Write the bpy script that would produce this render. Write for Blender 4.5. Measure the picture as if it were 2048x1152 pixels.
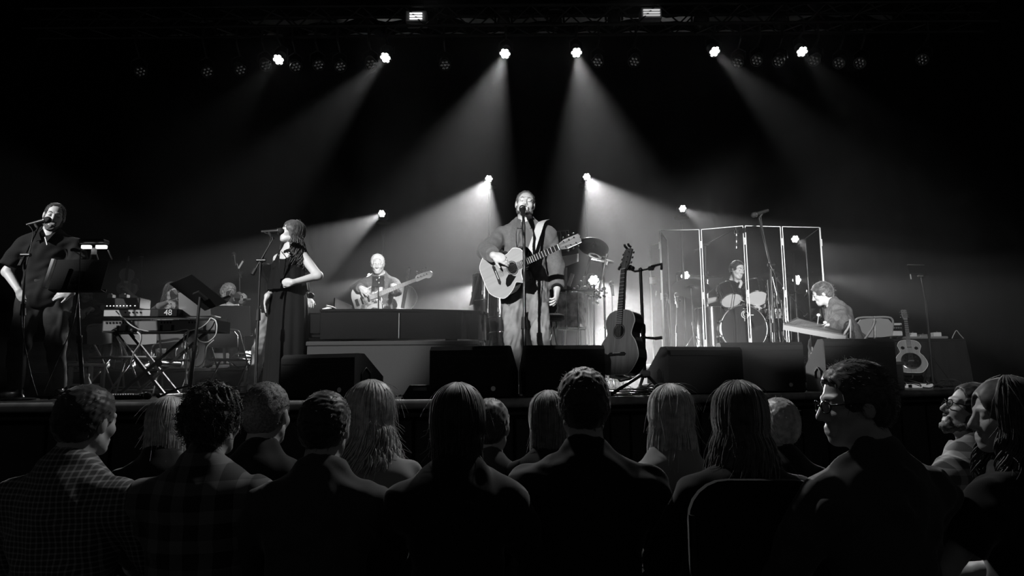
import bpy, math, random
import numpy as np
from mathutils import Vector, Matrix, Euler

for o in list(bpy.data.objects):
    bpy.data.objects.remove(o)
scene = bpy.context.scene
C = scene.collection
R = math.radians
random.seed(7)

# ------------------------------------------------------------------ camera
FPX = 1365.0                     # focal length in pixels of the 2048 x 1152 frame
CAMZ = 1.27
cam_d = bpy.data.cameras.new('camera')
cam_d.sensor_width = 36.0
cam_d.lens = FPX / 2048.0 * 36.0
cam_d.clip_end = 200
cam = bpy.data.objects.new('camera', cam_d)
C.objects.link(cam)
CAM_ROT = Matrix.Rotation(R(90 + 7.75), 4, 'X') @ Matrix.Rotation(R(-0.45), 4, 'Z')
cam.matrix_world = Matrix.Translation((0, 0, CAMZ)) @ CAM_ROT
scene.camera = cam

# ------------------------------------------------------------------ world, exposure
world = bpy.data.worlds.new('world')
scene.world = world
world.use_nodes = True
bg = world.node_tree.nodes.get('Background') or world.node_tree.nodes.new('ShaderNodeBackground')
bg.inputs[0].default_value = (1, 1, 1, 1)
bg.inputs[1].default_value = 0.026
vs = scene.view_settings
vs.view_transform = 'Standard'
vs.look = 'None'
vs.gamma = 1.0
vs.exposure = 0.0
vs.use_curve_mapping = False
cy = scene.cycles
cy.use_denoising = True
cy.max_bounces = 4
cy.diffuse_bounces = 2
cy.glossy_bounces = 2
cy.transmission_bounces = 2
cy.volume_bounces = 0
cy.transparent_max_bounces = 24
cy.sample_clamp_indirect = 3.0
cy.caustics_reflective = False
cy.caustics_refractive = False

STAGE = CAMZ - 0.125             # height of the stage boards above the house floor


def P(px, py, Y):
    """world point seen at pixel (px, py) on the plane y = Y"""
    d = CAM_ROT.to_3x3() @ Vector(((px - 1024) / FPX, -(py - 576) / FPX, -1.0))
    return Vector((0, 0, CAMZ)) + d * (Y / d.y)


def XZ(px, py, Y):
    p = P(px, py, Y)
    return p.x, p.z


# ------------------------------------------------------------------ front-of-house lamps (hung over the audience, out of frame) and added spots
def aim(o, target):
    d = Vector(target) - o.location
    o.rotation_euler = d.to_track_quat('-Z', 'Y').to_euler()


def foh(name, loc, target, watts, deg, blend=0.25, rad=0.06):
    l = bpy.data.lights.new(name, 'SPOT')
    l.energy = watts
    l.spot_size = R(deg)
    l.spot_blend = blend
    l.shadow_soft_size = rad
    o = bpy.data.objects.new(name, l)
    C.objects.link(o)
    o.location = loc
    aim(o, target)
    return o


foh('front_spot', (-3.0, -4.5, 4.0), (0.1, 5.9, 2.25), 7800, 8.5, 0.5)        # lead singer
foh('front_spot', (-5.2, -2.2, 6.0), (-1.75, 6.2, 2.0), 5800, 13.0, 0.45)      # woman singer and the plinth behind her
foh('front_spot', (-7.5, 1.5, 5.2), (-4.0, 6.0, 2.45), 2300, 13.0, 0.6)       # man at the left
foh('front_spot', (1.5, -3.5, 6.0), (-1.72, 8.5, 2.55), 10500, 4.6, 0.6)       # bass player
foh('added_drum_spot', (0.5, -6.0, 3.4), (2.95, 8.8, 2.25), 15000, 10.0, 0.7)      # added unseen low lamp for the drummer and tom undersides
foh('front_spot', (-1.5, -2.5, 6.3), (4.3, 7.6, 2.0), 2700, 9.0, 0.6)          # right of stage
foh('front_spot', (0.5, -2.5, 6.3), (-3.6, 8.4, 2.2), 2600, 10.0, 0.6)         # strings at the left
foh('front_spot', (-3.0, -2.5, 6.0), (0.95, 5.4, 1.9), 950, 7.0, 0.6)         # guitar rack
foh('added_rim_spot', (1.4, 5.4, 4.8), (-2.4, 2.3, 1.15), 440, 62.0, 0.6, 0.12)     # added unseen lamps over the stage edge to rim-light the audience
foh('added_rim_spot', (-0.9, 5.4, 4.8), (2.4, 2.3, 1.15), 440, 62.0, 0.6, 0.12)


# ------------------------------------------------------------------ materials
MATS = {}


def mat(name, col, rough=0.6, metal=0.0, spec=0.5, bump=0.0, bscale=60.0, noise=0.0, nscale=6.0, emit=0.0, sheen=0.0):
    m = bpy.data.materials.new(name)
    m.use_nodes = True
    nt = m.node_tree
    b = nt.nodes['Principled BSDF']
    b.inputs['Base Color'].default_value = (col, col, col, 1)
    b.inputs['Roughness'].default_value = rough
    b.inputs['Metallic'].default_value = metal
    b.inputs['Specular IOR Level'].default_value = spec
    if sheen:
        b.inputs['Sheen Weight'].default_value = sheen
        b.inputs['Sheen Roughness'].default_value = 0.4
    tc = nt.nodes.new('ShaderNodeTexCoord')
    if noise:
        n = nt.nodes.new('ShaderNodeTexNoise')
        n.inputs['Scale'].default_value = nscale
        n.inputs['Detail'].default_value = 4
        nt.links.new(tc.outputs['Object'], n.inputs['Vector'])
        r = nt.nodes.new('ShaderNodeMapRange')
        r.inputs[1].default_value = 0.3
        r.inputs[2].default_value = 0.7
        r.inputs[3].default_value = max(0, col * (1 - noise))
        r.inputs[4].default_value = min(1, col * (1 + noise))
        nt.links.new(n.outputs['Fac'], r.inputs[0])
        nt.links.new(r.outputs[0], b.inputs['Base Color'])
    if bump:
        n2 = nt.nodes.new('ShaderNodeTexNoise')
        n2.inputs['Scale'].default_value = bscale
        n2.inputs['Detail'].default_value = 3
        nt.links.new(tc.outputs['Object'], n2.inputs['Vector'])
        bp = nt.nodes.new('ShaderNodeBump')
        bp.inputs['Strength'].default_value = bump
        bp.inputs['Distance'].default_value = 0.004
        nt.links.new(n2.outputs['Fac'], bp.inputs['Height'])
        nt.links.new(bp.outputs['Normal'], b.inputs['Normal'])
    if emit:
        b.inputs['Emission Color'].default_value = (1, 1, 1, 1)
        b.inputs['Emission Strength'].default_value = emit
    MATS[name] = m
    return m


def plaid(name, base, line, scale, width=0.25, rough=0.85):
    """woven check: two crossed stripe sets on the cloth"""
    m = mat(name, base, rough, sheen=0.3)
    nt = m.node_tree
    b = nt.nodes['Principled BSDF']
    tc = nt.nodes.new('ShaderNodeTexCoord')
    sep = nt.nodes.new('ShaderNodeSeparateXYZ')
    nt.links.new(tc.outputs['Object'], sep.inputs[0])
    outs = []
    for ax in (0, 2):
        a = nt.nodes.new('ShaderNodeMath'); a.operation = 'MULTIPLY'; a.inputs[1].default_value = scale
        nt.links.new(sep.outputs[ax], a.inputs[0])
        f = nt.nodes.new('ShaderNodeMath'); f.operation = 'FRACT'
        nt.links.new(a.outputs[0], f.inputs[0])
        l = nt.nodes.new('ShaderNodeMath'); l.operation = 'LESS_THAN'; l.inputs[1].default_value = width
        nt.links.new(f.outputs[0], l.inputs[0])
        outs.append(l)
    s = nt.nodes.new('ShaderNodeMath'); s.operation = 'ADD'
    nt.links.new(outs[0].outputs[0], s.inputs[0]); nt.links.new(outs[1].outputs[0], s.inputs[1])
    r = nt.nodes.new('ShaderNodeMapRange')
    r.inputs[1].default_value = 0; r.inputs[2].default_value = 2
    r.inputs[3].default_value = base; r.inputs[4].default_value = line
    nt.links.new(s.outputs[0], r.inputs[0])
    nt.links.new(r.outputs[0], b.inputs['Base Color'])
    return m


def wood(name, dark, light, rough=0.4, scale=2.0, axis='Z'):
    m = mat(name, light, rough)
    nt = m.node_tree
    b = nt.nodes['Principled BSDF']
    tc = nt.nodes.new('ShaderNodeTexCoord')
    mp = nt.nodes.new('ShaderNodeMapping')
    mp.inputs['Scale'].default_value = (14, 14, 1) if axis == 'Z' else (1, 14, 14)
    nt.links.new(tc.outputs['Object'], mp.inputs[0])
    n = nt.nodes.new('ShaderNodeTexNoise')
    n.inputs['Scale'].default_value = scale
    n.inputs['Detail'].default_value = 6
    nt.links.new(mp.outputs[0], n.inputs['Vector'])
    r = nt.nodes.new('ShaderNodeMapRange')
    r.inputs[1].default_value = 0.3; r.inputs[2].default_value = 0.7
    r.inputs[3].default_value = dark; r.inputs[4].default_value = light
    nt.links.new(n.outputs['Fac'], r.inputs[0])
    nt.links.new(r.outputs[0], b.inputs['Base Color'])
    return m


mat('black_paint', 0.012, 0.45, spec=0.2)
mat('black_gloss', 0.008, 0.12)
mat('black_matte', 0.012, 0.85, spec=0.15)
mat('black_metal', 0.02, 0.35, 0.3)
mat('black_rubber', 0.01, 0.7)
mat('carpet_box', 0.03, 0.8, bump=0.6, bscale=400, spec=0.2)
mat('grille', 0.022, 0.55, 0.2, bump=0.8, bscale=700)
mat('chrome', 0.75, 0.12, 1.0)
mat('steel', 0.45, 0.3, 1.0)
mat('white_paint', 0.8, 0.4)
mat('white_paper', 0.85, 0.8)
mat('grey_paint', 0.35, 0.5)
mat('grey_cloth', 0.17, 0.9, bump=0.3, bscale=300)
mat('dark_cloth', 0.02, 0.9, bump=0.3, bscale=120, sheen=0.2, spec=0.1)
mat('silver', 0.5, 0.35, 0.6)
mat('cable_white', 0.6, 0.5)
mat('cable_black', 0.015, 0.5)
mat('ivory', 0.8, 0.35)
mat('skin', 0.55, 0.5, bump=0.08, bscale=250)
mat('skin_b', 0.42, 0.5, bump=0.08, bscale=250)
mat('hair_dark', 0.025, 0.5, spec=0.35, noise=0.6, nscale=40, sheen=0.5)
mat('hair_brown', 0.07, 0.5, spec=0.35, noise=0.6, nscale=40, sheen=0.5)
mat('hair_blond', 0.4, 0.45, spec=0.5, noise=0.4, nscale=40, sheen=0.5)
mat('hair_white', 0.75, 0.6, noise=0.2, nscale=60)
mat('hair_short', 0.16, 0.6, noise=0.5, nscale=120, bump=0.5, bscale=250)
mat('beard', 0.09, 0.7, noise=0.6, nscale=150, bump=0.6, bscale=300)
mat('blazer', 0.14, 0.85, bump=0.25, bscale=500, noise=0.12, nscale=60, sheen=0.15, spec=0.2)
mat('shirt_grey', 0.13, 0.85, bump=0.2, bscale=400, spec=0.2)
mat('shirt_black', 0.015, 0.85, bump=0.2, bscale=300, sheen=0.1, spec=0.12)
mat('shirt_white', 0.7, 0.85)
mat('suit_grey', 0.13, 0.9, bump=0.35, bscale=350, noise=0.3, nscale=90, spec=0.15)
mat('denim', 0.22, 0.85, noise=0.35, nscale=9, bump=0.3, bscale=500)
mat('denim_dark', 0.04, 0.85, noise=0.35, nscale=9, bump=0.3, bscale=500, spec=0.2)
mat('denim_light', 0.35, 0.85, noise=0.25, nscale=9, bump=0.3, bscale=500)
mat('dress_black', 0.008, 0.8, sheen=0.05, spec=0.1)
mat('leather', 0.03, 0.4)
mat('sneaker', 0.8, 0.6)
mat('strap', 0.55, 0.7)
mat('audience_dark', 0.02, 0.9, sheen=0.3, spec=0.15)
mat('audience_mid', 0.06, 0.9, sheen=0.3, spec=0.15)
mat('audience_light', 0.25, 0.9, sheen=0.2)
plaid('plaid_small', 0.05, 0.34, 55, 0.3)
plaid('plaid_large', 0.02, 0.16, 11, 0.45)
plaid('plaid_mid', 0.05, 0.3, 16, 0.4)
wood('guitar_top', 0.34, 0.42, 0.35, 3)
wood('guitar_top_grey', 0.2, 0.34, 0.3, 3)
wood('neck_wood', 0.12, 0.2, 0.4, 2)
wood('maple', 0.55, 0.65, 0.3, 2)
wood('cello_wood', 0.16, 0.3, 0.3, 2)
wood('fretboard', 0.02, 0.035, 0.4, 3)
wood('stage_wood', 0.05, 0.09, 0.35, 1.5, 'X')
mat('bass_white', 0.75, 0.2)
mat('tortoise', 0.4, 0.3, noise=0.9, nscale=25)
mat('drum_shell', 0.01, 0.2, spec=0.35)
mat('drum_silver', 0.65, 0.35, 0.5, noise=0.7, nscale=14)
mat('drum_head', 0.8, 0.6)
mat('drum_head_black', 0.015, 0.6, spec=0.2)
mat('cymbal', 0.45, 0.25, 1.0)
mat('cymbal_dark', 0.12, 0.35, 1.0)
mat('led', 0.9, 0.5, emit=6.0)
mat('clip_lamp_light', 0.9, 0.5, emit=1.6)
mat('box_light', 0.9, 0.5, emit=0.5)
mat('box_light_bright', 0.9, 0.5, emit=1.1)
mat('indicator', 0.9, 0.5, emit=0.9)
mat('screen_dark', 0.02, 0.1)
mat('curtain', 0.004, 0.95, spec=0)
mat('plaster', 0.5, 0.9, noise=0.4, nscale=3)
mat('house_floor', 0.02, 0.9, spec=0.1)
mat('fascia', 0.035, 0.6, noise=0.3, nscale=4, spec=0.25)
mat('nosing', 0.32, 0.5, noise=0.4, nscale=8)
mat('plinth_carpet', 0.04, 0.95, bump=0.5, bscale=300, noise=0.15, nscale=200)
mat('acrylic_edge', 0.8, 0.3)  # white colour stands in for light piped into the panel edges
mat('chair_grey', 0.10, 0.4)
mat('chair_beige', 0.38, 0.45)
mat('lens_dark', 0.5, 0.12, 0.9)


def acrylic():
    m = bpy.data.materials.new('acrylic')
    m.use_nodes = True
    nt = m.node_tree
    nt.nodes.clear()
    out = nt.nodes.new('ShaderNodeOutputMaterial')
    tr = nt.nodes.new('ShaderNodeBsdfTransparent')
    tr.inputs[0].default_value = (0.93, 0.93, 0.93, 1)
    gl = nt.nodes.new('ShaderNodeBsdfGlossy')
    gl.inputs['Roughness'].default_value = 0.02
    fr = nt.nodes.new('ShaderNodeFresnel')
    fr.inputs[0].default_value = 1.3
    mx = nt.nodes.new('ShaderNodeMixShader')
    nt.links.new(fr.outputs[0], mx.inputs[0])
    nt.links.new(tr.outputs[0], mx.inputs[1])
    nt.links.new(gl.outputs[0], mx.inputs[2])
    nt.links.new(mx.outputs[0], out.inputs[0])
    MATS['acrylic'] = m


acrylic()
for m_ in ('led', 'clip_lamp_light', 'box_light', 'box_light_bright', 'indicator'):
    MATS[m_].cycles.emission_sampling = 'NONE'

# ------------------------------------------------------------------ mesh building
ROOTM = {}


class MB:
    """collects shapes for ONE mesh object"""

    def __init__(s):
        s.v = []
        s.f = []

    def add(s, verts, faces, M=None):
        o = len(s.v)
        if M is not None:
            verts = [M @ Vector(p) for p in verts]
        s.v.extend([tuple(p) for p in verts])
        s.f.extend([tuple(i + o for i in f) for f in faces])
        return s

    def box(s, c, size, M=None, bev=0.0):
        x, y, z = (d / 2 for d in size)
        cx, cy_, cz = c
        if bev <= 0:
            vs_ = [(cx + a * x, cy_ + b * y, cz + d * z) for a in (-1, 1) for b in (-1, 1) for d in (-1, 1)]
            fs = [(0, 1, 3, 2), (4, 6, 7, 5), (0, 4, 5, 1), (2, 3, 7, 6), (0, 2, 6, 4), (1, 5, 7, 3)]
            return s.add(vs_, fs, M)
        # chamfered box: 24 vertices
        b_ = min(bev, x * .99, y * .99, z * .99)
        vs_ = []
        idx = {}
        for ax in range(3):
            for sx in (-1, 1):
                for sy in (-1, 1):
                    for sz in (-1, 1):
                        p = [sx * (x - b_), sy * (y - b_), sz * (z - b_)]
                        p[ax] = (sx, sy, sz)[ax] * (x, y, z)[ax]
                        idx[(ax, sx, sy, sz)] = len(vs_)
                        vs_.append((cx + p[0], cy_ + p[1], cz + p[2]))
        fs = []
        for sg in (-1, 1):
            fs.append(tuple(idx[(0, sg, a, b)] for a, b in ((-1, -1), (1, -1), (1, 1), (-1, 1))))
            fs.append(tuple(idx[(1, a, sg, b)] for a, b in ((-1, -1), (1, -1), (1, 1), (-1, 1))))
            fs.append(tuple(idx[(2, a, b, sg)] for a, b in ((-1, -1), (1, -1), (1, 1), (-1, 1))))
        for a in (-1, 1):
            for b in (-1, 1):
                fs.append((idx[(0, a, b, -1)], idx[(0, a, b, 1)], idx[(1, a, b, 1)], idx[(1, a, b, -1)]))
                fs.append((idx[(0, a, -1, b)], idx[(0, a, 1, b)], idx[(2, a, 1, b)], idx[(2, a, -1, b)]))
                fs.append((idx[(1, -1, a, b)], idx[(1, 1, a, b)], idx[(2, 1, a, b)], idx[(2, -1, a, b)]))
                for d in (-1, 1):
                    fs.append((idx[(0, a, b, d)], idx[(1, a, b, d)], idx[(2, a, b, d)]))
        return s.add(vs_, fs, M)

    def tube(s, pts, r, n=8, cap=True, M=None):
        pts = [Vector(p) for p in pts]
        rs = r if isinstance(r, (list, tuple)) else [r] * len(pts)
        vs_, fs = [], []
        prev = None
        for i, p in enumerate(pts):
            if i == 0:
                t = pts[1] - p
            elif i == len(pts) - 1:
                t = p - pts[i - 1]
            else:
                t = (pts[i + 1] - p).normalized() + (p - pts[i - 1]).normalized()
            if t.length < 1e-9:
                t = Vector((0, 0, 1))
            t.normalize()
            if prev is None:
                a = t.cross(Vector((0, 0, 1)))
                if a.length < 0.05:
                    a = t.cross(Vector((0, 1, 0)))
                a.normalize()
            else:
                a = prev - t * prev.dot(t)
                if a.length < 1e-6:
                    a = t.orthogonal()
                a.normalize()
            prev = a
            b = t.cross(a)
            for k in range(n):
                w = 2 * math.pi * k / n
                vs_.append(p + (a * math.cos(w) + b * math.sin(w)) * rs[i])
        for i in range(len(pts) - 1):
            for k in range(n):
                k2 = (k + 1) % n
                fs.append((i * n + k, i * n + k2, (i + 1) * n + k2, (i + 1) * n + k))
        if cap:
            fs.append(tuple(range(n))[::-1])
            fs.append(tuple((len(pts) - 1) * n + k for k in range(n)))
        return s.add(vs_, fs, M)

    def cyl(s, a, b, ra, rb=None, n=16, M=None):
        return s.tube([a, b], [ra, ra if rb is None else rb], n, True, M)

    def lathe(s, prof, n=24, M=None, close=False):
        """prof: (radius, z) from bottom to top, around the local Z axis"""
        vs_, fs = [], []
        for r, z in prof:
            for k in range(n):
                w = 2 * math.pi * k / n
                vs_.append((max(r, 1e-4) * math.cos(w), max(r, 1e-4) * math.sin(w), z))
        for i in range(len(prof) - 1):
            for k in range(n):
                k2 = (k + 1) % n
                fs.append((i * n + k, i * n + k2, (i + 1) * n + k2, (i + 1) * n + k))
        if not close:
            fs.append(tuple(range(n))[::-1])
            fs.append(tuple((len(prof) - 1) * n + k for k in range(n)))
        return s.add(vs_, fs, M)

    def ell(s, c, r, n=14, m=9, M=None):
        c = Vector(c)
        vs_, fs = [], []
        for i in range(m + 1):
            t = math.pi * i / m
            for k in range(n):
                w = 2 * math.pi * k / n
                vs_.append((c.x + r[0] * math.sin(t) * math.cos(w), c.y + r[1] * math.sin(t) * math.sin(w), c.z + r[2] * math.cos(t)))
        for i in range(m):
            for k in range(n):
                k2 = (k + 1) % n
                fs.append((i * n + k, (i + 1) * n + k, (i + 1) * n + k2, i * n + k2))
        return s.add(vs_, fs, M)

    def prism(s, poly, y0, y1, M=None):
        """poly in the local XZ plane, extruded along Y"""
        n = len(poly)
        vs_ = [(x, y0, z) for x, z in poly] + [(x, y1, z) for x, z in poly]
        fs = [tuple(range(n)), tuple(range(2 * n - 1, n - 1, -1))]
        for i in range(n):
            j = (i + 1) % n
            fs.append((i, n + i, n + j, j))
        return s.add(vs_, fs, M)

    def torus(s, c, R_, r, n=28, m=8, M=None):
        pts = []
        vs_, fs = [], []
        for i in range(n):
            w = 2 * math.pi * i / n
            for k in range(m):
                u = 2 * math.pi * k / m
                rr = R_ + r * math.cos(u)
                vs_.append((c[0] + rr * math.cos(w), c[1] + rr * math.sin(w), c[2] + r * math.sin(u)))
        for i in range(n):
            for k in range(m):
                i2, k2 = (i + 1) % n, (k + 1) % m
                fs.append((i * m + k, i2 * m + k, i2 * m + k2, i * m + k2))
        return s.add(vs_, fs, M)

    def build(s, name, material, parent=None, world=False, smooth=None, label=None, kind=None):
        v = s.v
        if world and parent is not None:
            Mi = ROOTM[parent.name].inverted()
            v = [tuple(Mi @ Vector(p)) for p in v]
        me = bpy.data.meshes.new(name)
        me.from_pydata(v, [], s.f)
        me.validate()
        me.materials.append(MATS[material])
        return link(name, me, parent, smooth, label, kind)


def link(name, me, parent=None, smooth=None, label=None, kind=None):
    if smooth is not None:
        if smooth is True:
            me.polygons.foreach_set('use_smooth', [True] * len(me.polygons))
        else:
            me.set_sharp_from_angle(angle=R(smooth)) if hasattr(me, 'set_sharp_from_angle') else None
            me.polygons.foreach_set('use_smooth', [True] * len(me.polygons))
    o = bpy.data.objects.new(name, me)
    C.objects.link(o)
    if parent is not None:
        o.parent = parent
        ROOTM[o.name] = ROOTM[parent.name]
    else:
        ROOTM[o.name] = Matrix.Identity(4)
    if label:
        o['label'] = label
    if kind:
        o['kind'] = kind
    return o


def tag(o, label, cat, group=None, kind=None):
    o['label'] = label
    o['category'] = cat
    if group:
        o['group'] = group
    if kind:
        o['kind'] = kind
    return o


def thing(name, label, cat, loc=(0, 0, 0), rotz=0.0, group=None, M=None):
    o = bpy.data.objects.new(name, None)
    o.empty_display_size = 0.1
    C.objects.link(o)
    if M is None:
        M = Matrix.Translation(loc) @ Matrix.Rotation(rotz, 4, 'Z')
    o.matrix_world = M
    ROOTM[o.name] = M.copy()
    return tag(o, label, cat, group)


def dup(root, M, label, group=None):
    """copy of a thing with copies of its parts and sub-parts"""
    def rec(o, parent):
        c = o.copy()
        C.objects.link(c)
        c.parent = parent
        for ch in [x for x in list(bpy.data.objects) if x.parent == o]:
            rec(ch, c)
        return c
    r = rec(root, None)
    r.matrix_world = M
    ROOTM[r.name] = M.copy()
    r['label'] = label
    if group:
        r['group'] = group
    return r


def basis(origin, xdir, zdir):
    """matrix whose local Z points along zdir and local X near xdir"""
    z = Vector(zdir).normalized()
    x = Vector(xdir)
    x = (x - z * x.dot(z)).normalized()
    y = z.cross(x)
    M = Matrix((x, y, z)).transposed().to_4x4()
    M.translation = origin
    return M


def TR(x, y, z, rz=0.0):
    return Matrix.Translation((x, y, z)) @ Matrix.Rotation(rz, 4, 'Z')


def spline(pts, n=8, closed=False):
    """Catmull-Rom through points"""
    pts = [Vector(p) for p in pts]
    out = []
    N = len(pts)
    for i in range(N if closed else N - 1):
        p1, p2 = pts[i], pts[(i + 1) % N]
        p0 = pts[(i - 1) % N] if (closed or i > 0) else p1
        p3 = pts[(i + 2) % N] if (closed or i + 2 < N) else p2
        for k in range(n):
            t = k / n
            out.append(0.5 * ((2 * p1) + (p2 - p0) * t + (2 * p0 - 5 * p1 + 4 * p2 - p3) * t * t + (3 * p1 - p0 - 3 * p2 + p3) * t ** 3))
    if not closed:
        out.append(pts[-1])
    return out


# ------------------------------------------------------------------ the setting
def struct(o):
    o['kind'] = 'structure'
    return o


struct(MB().box((0, 3, -0.05), (24, 26, 0.1)).build('floor', 'house_floor'))

# stage apron: a gently bowed front edge
EDGE = [(-11, 4.75), (-5, 4.72), (-2, 4.74), (-0.7, 4.84), (0.15, 4.95), (1.1, 5.45), (2.6, 6.2), (4.5, 7.05), (7.0, 7.9), (11, 8.6)]
edge = spline([(x, y, 0) for x, y in EDGE], 6)
poly = [(p.x, p.y) for p in edge] + [(11, 12.6), (-11, 12.6)]
n = len(poly)
mb = MB()
mb.add([(x, y, STAGE) for x, y in poly] + [(x, y, STAGE - 0.04) for x, y in poly],
       [tuple(range(n)), tuple(range(2 * n - 1, n - 1, -1))] + [(i, n + i, n + (i + 1) % n, (i + 1) % n) for i in range(n)])
stage = struct(mb.build('floor_stage', 'stage_wood'))

# rounded wooden nosing along the edge and recessed fascia panels below it
mb = MB()
mb.tube([(p.x, p.y - 0.012, STAGE - 0.03) for p in edge], 0.034, 10)
struct(mb.build('trim_1', 'nosing', smooth=True))
mb = MB()
mb.tube([(p.x, p.y + 0.02, STAGE - 0.105) for p in edge], 0.016, 8)
struct(mb.build('trim_2', 'fascia', smooth=True))
fas = struct(MB().add([(p.x, p.y + 0.09, z) for p in edge for z in (0.0, STAGE - 0.05)],
                      [(2 * i, 2 * i + 2, 2 * i + 3, 2 * i + 1) for i in range(len(edge) - 1)]).build('wall_stage_front', 'black_matte'))
for i in range(len(edge) - 1):
    a, b = edge[i], edge[i + 1]
    L = (b - a).length
    k = max(1, round(L / 0.55))
    for j in range(k):
        p, q = a.lerp(b, j / k), a.lerp(b, (j + 1) / k)
        mid = (p + q) / 2
        M = basis((mid.x, mid.y + 0.06, (STAGE - 0.13) / 2), q - p, (0, 0, 1))
        MB().box((0, 0, 0), ((q - p).length - 0.025, 0.03, STAGE - 0.16), M, 0.008).build('panel', 'fascia', fas)


def curtain(name, x0, x1, y, z0, z1, pitch=0.32, depth=0.09, axis='x'):
    mb = MB()
    m = max(4, int(abs(x1 - x0) / pitch * 8))
    vs_, fs = [], []
    rows = 5
    for j in range(rows + 1):
        for i in range(m + 1):
            t = i / m
            x = x0 + (x1 - x0) * t
            ph = 2 * math.pi * (x / pitch) + 0.9 * math.sin(x * 1.7)
            d = depth * (math.sin(ph) + 0.35 * math.sin(ph * 0.5 + 1)) * (0.75 + 0.25 * j / rows)
            z = z1 + (z0 - z1) * j / rows
            vs_.append((x, y + d, z) if axis == 'x' else (y + d, x, z))
    for j in range(rows):
        for i in range(m):
            a = j * (m + 1) + i
            fs.append((a, a + 1, a + m + 2, a + m + 1))
    mb.add(vs_, fs)
    return mb.build(name, 'curtain', smooth=True)


struct(curtain('wall_back', -11.5, 11.5, 12.2, STAGE, 9.6, 0.55, 0.02))
struct(curtain('wall_left', 4.6, 12.0, -10.6, STAGE, 9.6, axis='y'))
struct(curtain('wall_right', 7.9, 12.0, 10.6, STAGE, 9.6, axis='y'))
struct(MB().box((0, 5.0, 9.7), (24, 22, 0.12)).build('ceiling', 'black_matte'))

# pale plaster beam high at the back, with the swagged black border in front of it
struct(MB().box((0, 11.4, P(1024, 42, 11.4).z), (13.5, 0.2, 0.36)).build('trim_3', 'plaster'))
mb = MB()
xs = np.linspace(-7.4, 7.4, 120)
low = []
rb = random.Random(5)
swag = [rb.uniform(0.0, 0.26) for _ in range(24)]
for x in xs:
    t = (x + 7.4) / 14.8 * 23
    k = int(min(22, t)); fr = t - k
    low.append(P(1024, 53, 9.85).z + 0.6 * (swag[k] * (1 - fr) + swag[k + 1] * fr))
vs_, fs = [], []
for x, z in zip(xs, low):
    dy = 0.05 * math.sin(x * 9)
    vs_ += [(x, 9.85 + dy, P(1024, 66, 9.85).z), (x, 9.85 + dy, z)]
for i in range(len(xs) - 1):
    fs.append((2 * i, 2 * i + 2, 2 * i + 3, 2 * i + 1))
mb.add(vs_, fs)
o = mb.build('border_curtain', 'curtain', smooth=True)
tag(o, 'black swagged border cloth hung across the top of the stage', 'curtain')
mb = MB()
mb.add([(x, 9.7 + 0.06 * math.sin(x * 11), z) for x in np.linspace(-7.6, 7.6, 100) for z in (P(1024, 35, 9.7).z, 9.6)],
       [(2 * i, 2 * i + 2, 2 * i + 3, 2 * i + 1) for i in range(99)])
o = mb.build('top_border_curtain', 'curtain', smooth=True)
tag(o, 'black border cloth hanging from the ceiling above the pale beam', 'curtain')

# low risers and the plinth under the piano
RISER = STAGE + 0.30


def platform(name, x0, x1, y0, y1, z0, z1, top, side, lab):
    t = thing(name, lab, 'platform', ((x0 + x1) / 2, y0, z0))
    MB().box(((x0 + x1) / 2, (y0 + y1) / 2, (z0 + z1 - 0.04) / 2), (x1 - x0 - 0.02, y1 - y0 - 0.02, z1 - 0.04 - z0), None, 0.006).build('skirt', side, t, True)
    MB().box(((x0 + x1) / 2, (y0 + y1) / 2, z1 - 0.02), (x1 - x0, y1 - y0, 0.04), None, 0.008).build('deck', top, t, True)
    return t


platform('riser', -5.6, -1.95, 7.95, 11.2, STAGE, RISER, 'fascia', 'black_matte', 'low black riser that carries the string players')
platform('riser', 1.55, 4.25, 7.45, 11.0, STAGE, RISER, 'fascia', 'black_matte', 'low black riser under the drum kit')
pl = platform('plinth', -1.83, -0.30, 6.05, 7.8, STAGE, STAGE + 0.485, 'plinth_carpet', 'plinth_carpet', 'grey carpeted plinth under the black piano')

# ------------------------------------------------------------------ truss and stage lamps
def truss(name, x0, x1, y, z, lab, s=0.3):
    t = thing(name, lab, 'truss', ((x0 + x1) / 2, y, z))
    for dy in (-s / 2, s / 2):
        for dz in (-s / 2, s / 2):
            MB().cyl((x0, y + dy, z + dz), (x1, y + dy, z + dz), 0.024, n=8).build('chord', 'black_metal', t, True, smooth=40)
    mb = MB()
    k = int((x1 - x0) / s)
    for i in range(k):
        xa, xb = x0 + (x1 - x0) * i / k, x0 + (x1 - x0) * (i + 1) / k
        sg = 1 if i % 2 else -1
        for dy in (-s / 2, s / 2):
            mb.cyl((xa, y + dy, z - sg * s / 2), (xb, y + dy, z + sg * s / 2), 0.012, n=5)
        for dz in (-s / 2, s / 2):
            mb.cyl((xa, y - sg * s / 2, z + dz), (xb, y + sg * s / 2, z + dz), 0.012, n=5)
    mb.build('lacing', 'black_metal', t, True)
    return t


TR_Y = 9.35
tz = P(1024, 95, TR_Y).z + 0.42
truss('lighting_truss', -7.0, 7.0, TR_Y, tz, 'black box truss that carries the overhead row of stage lamps')


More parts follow.
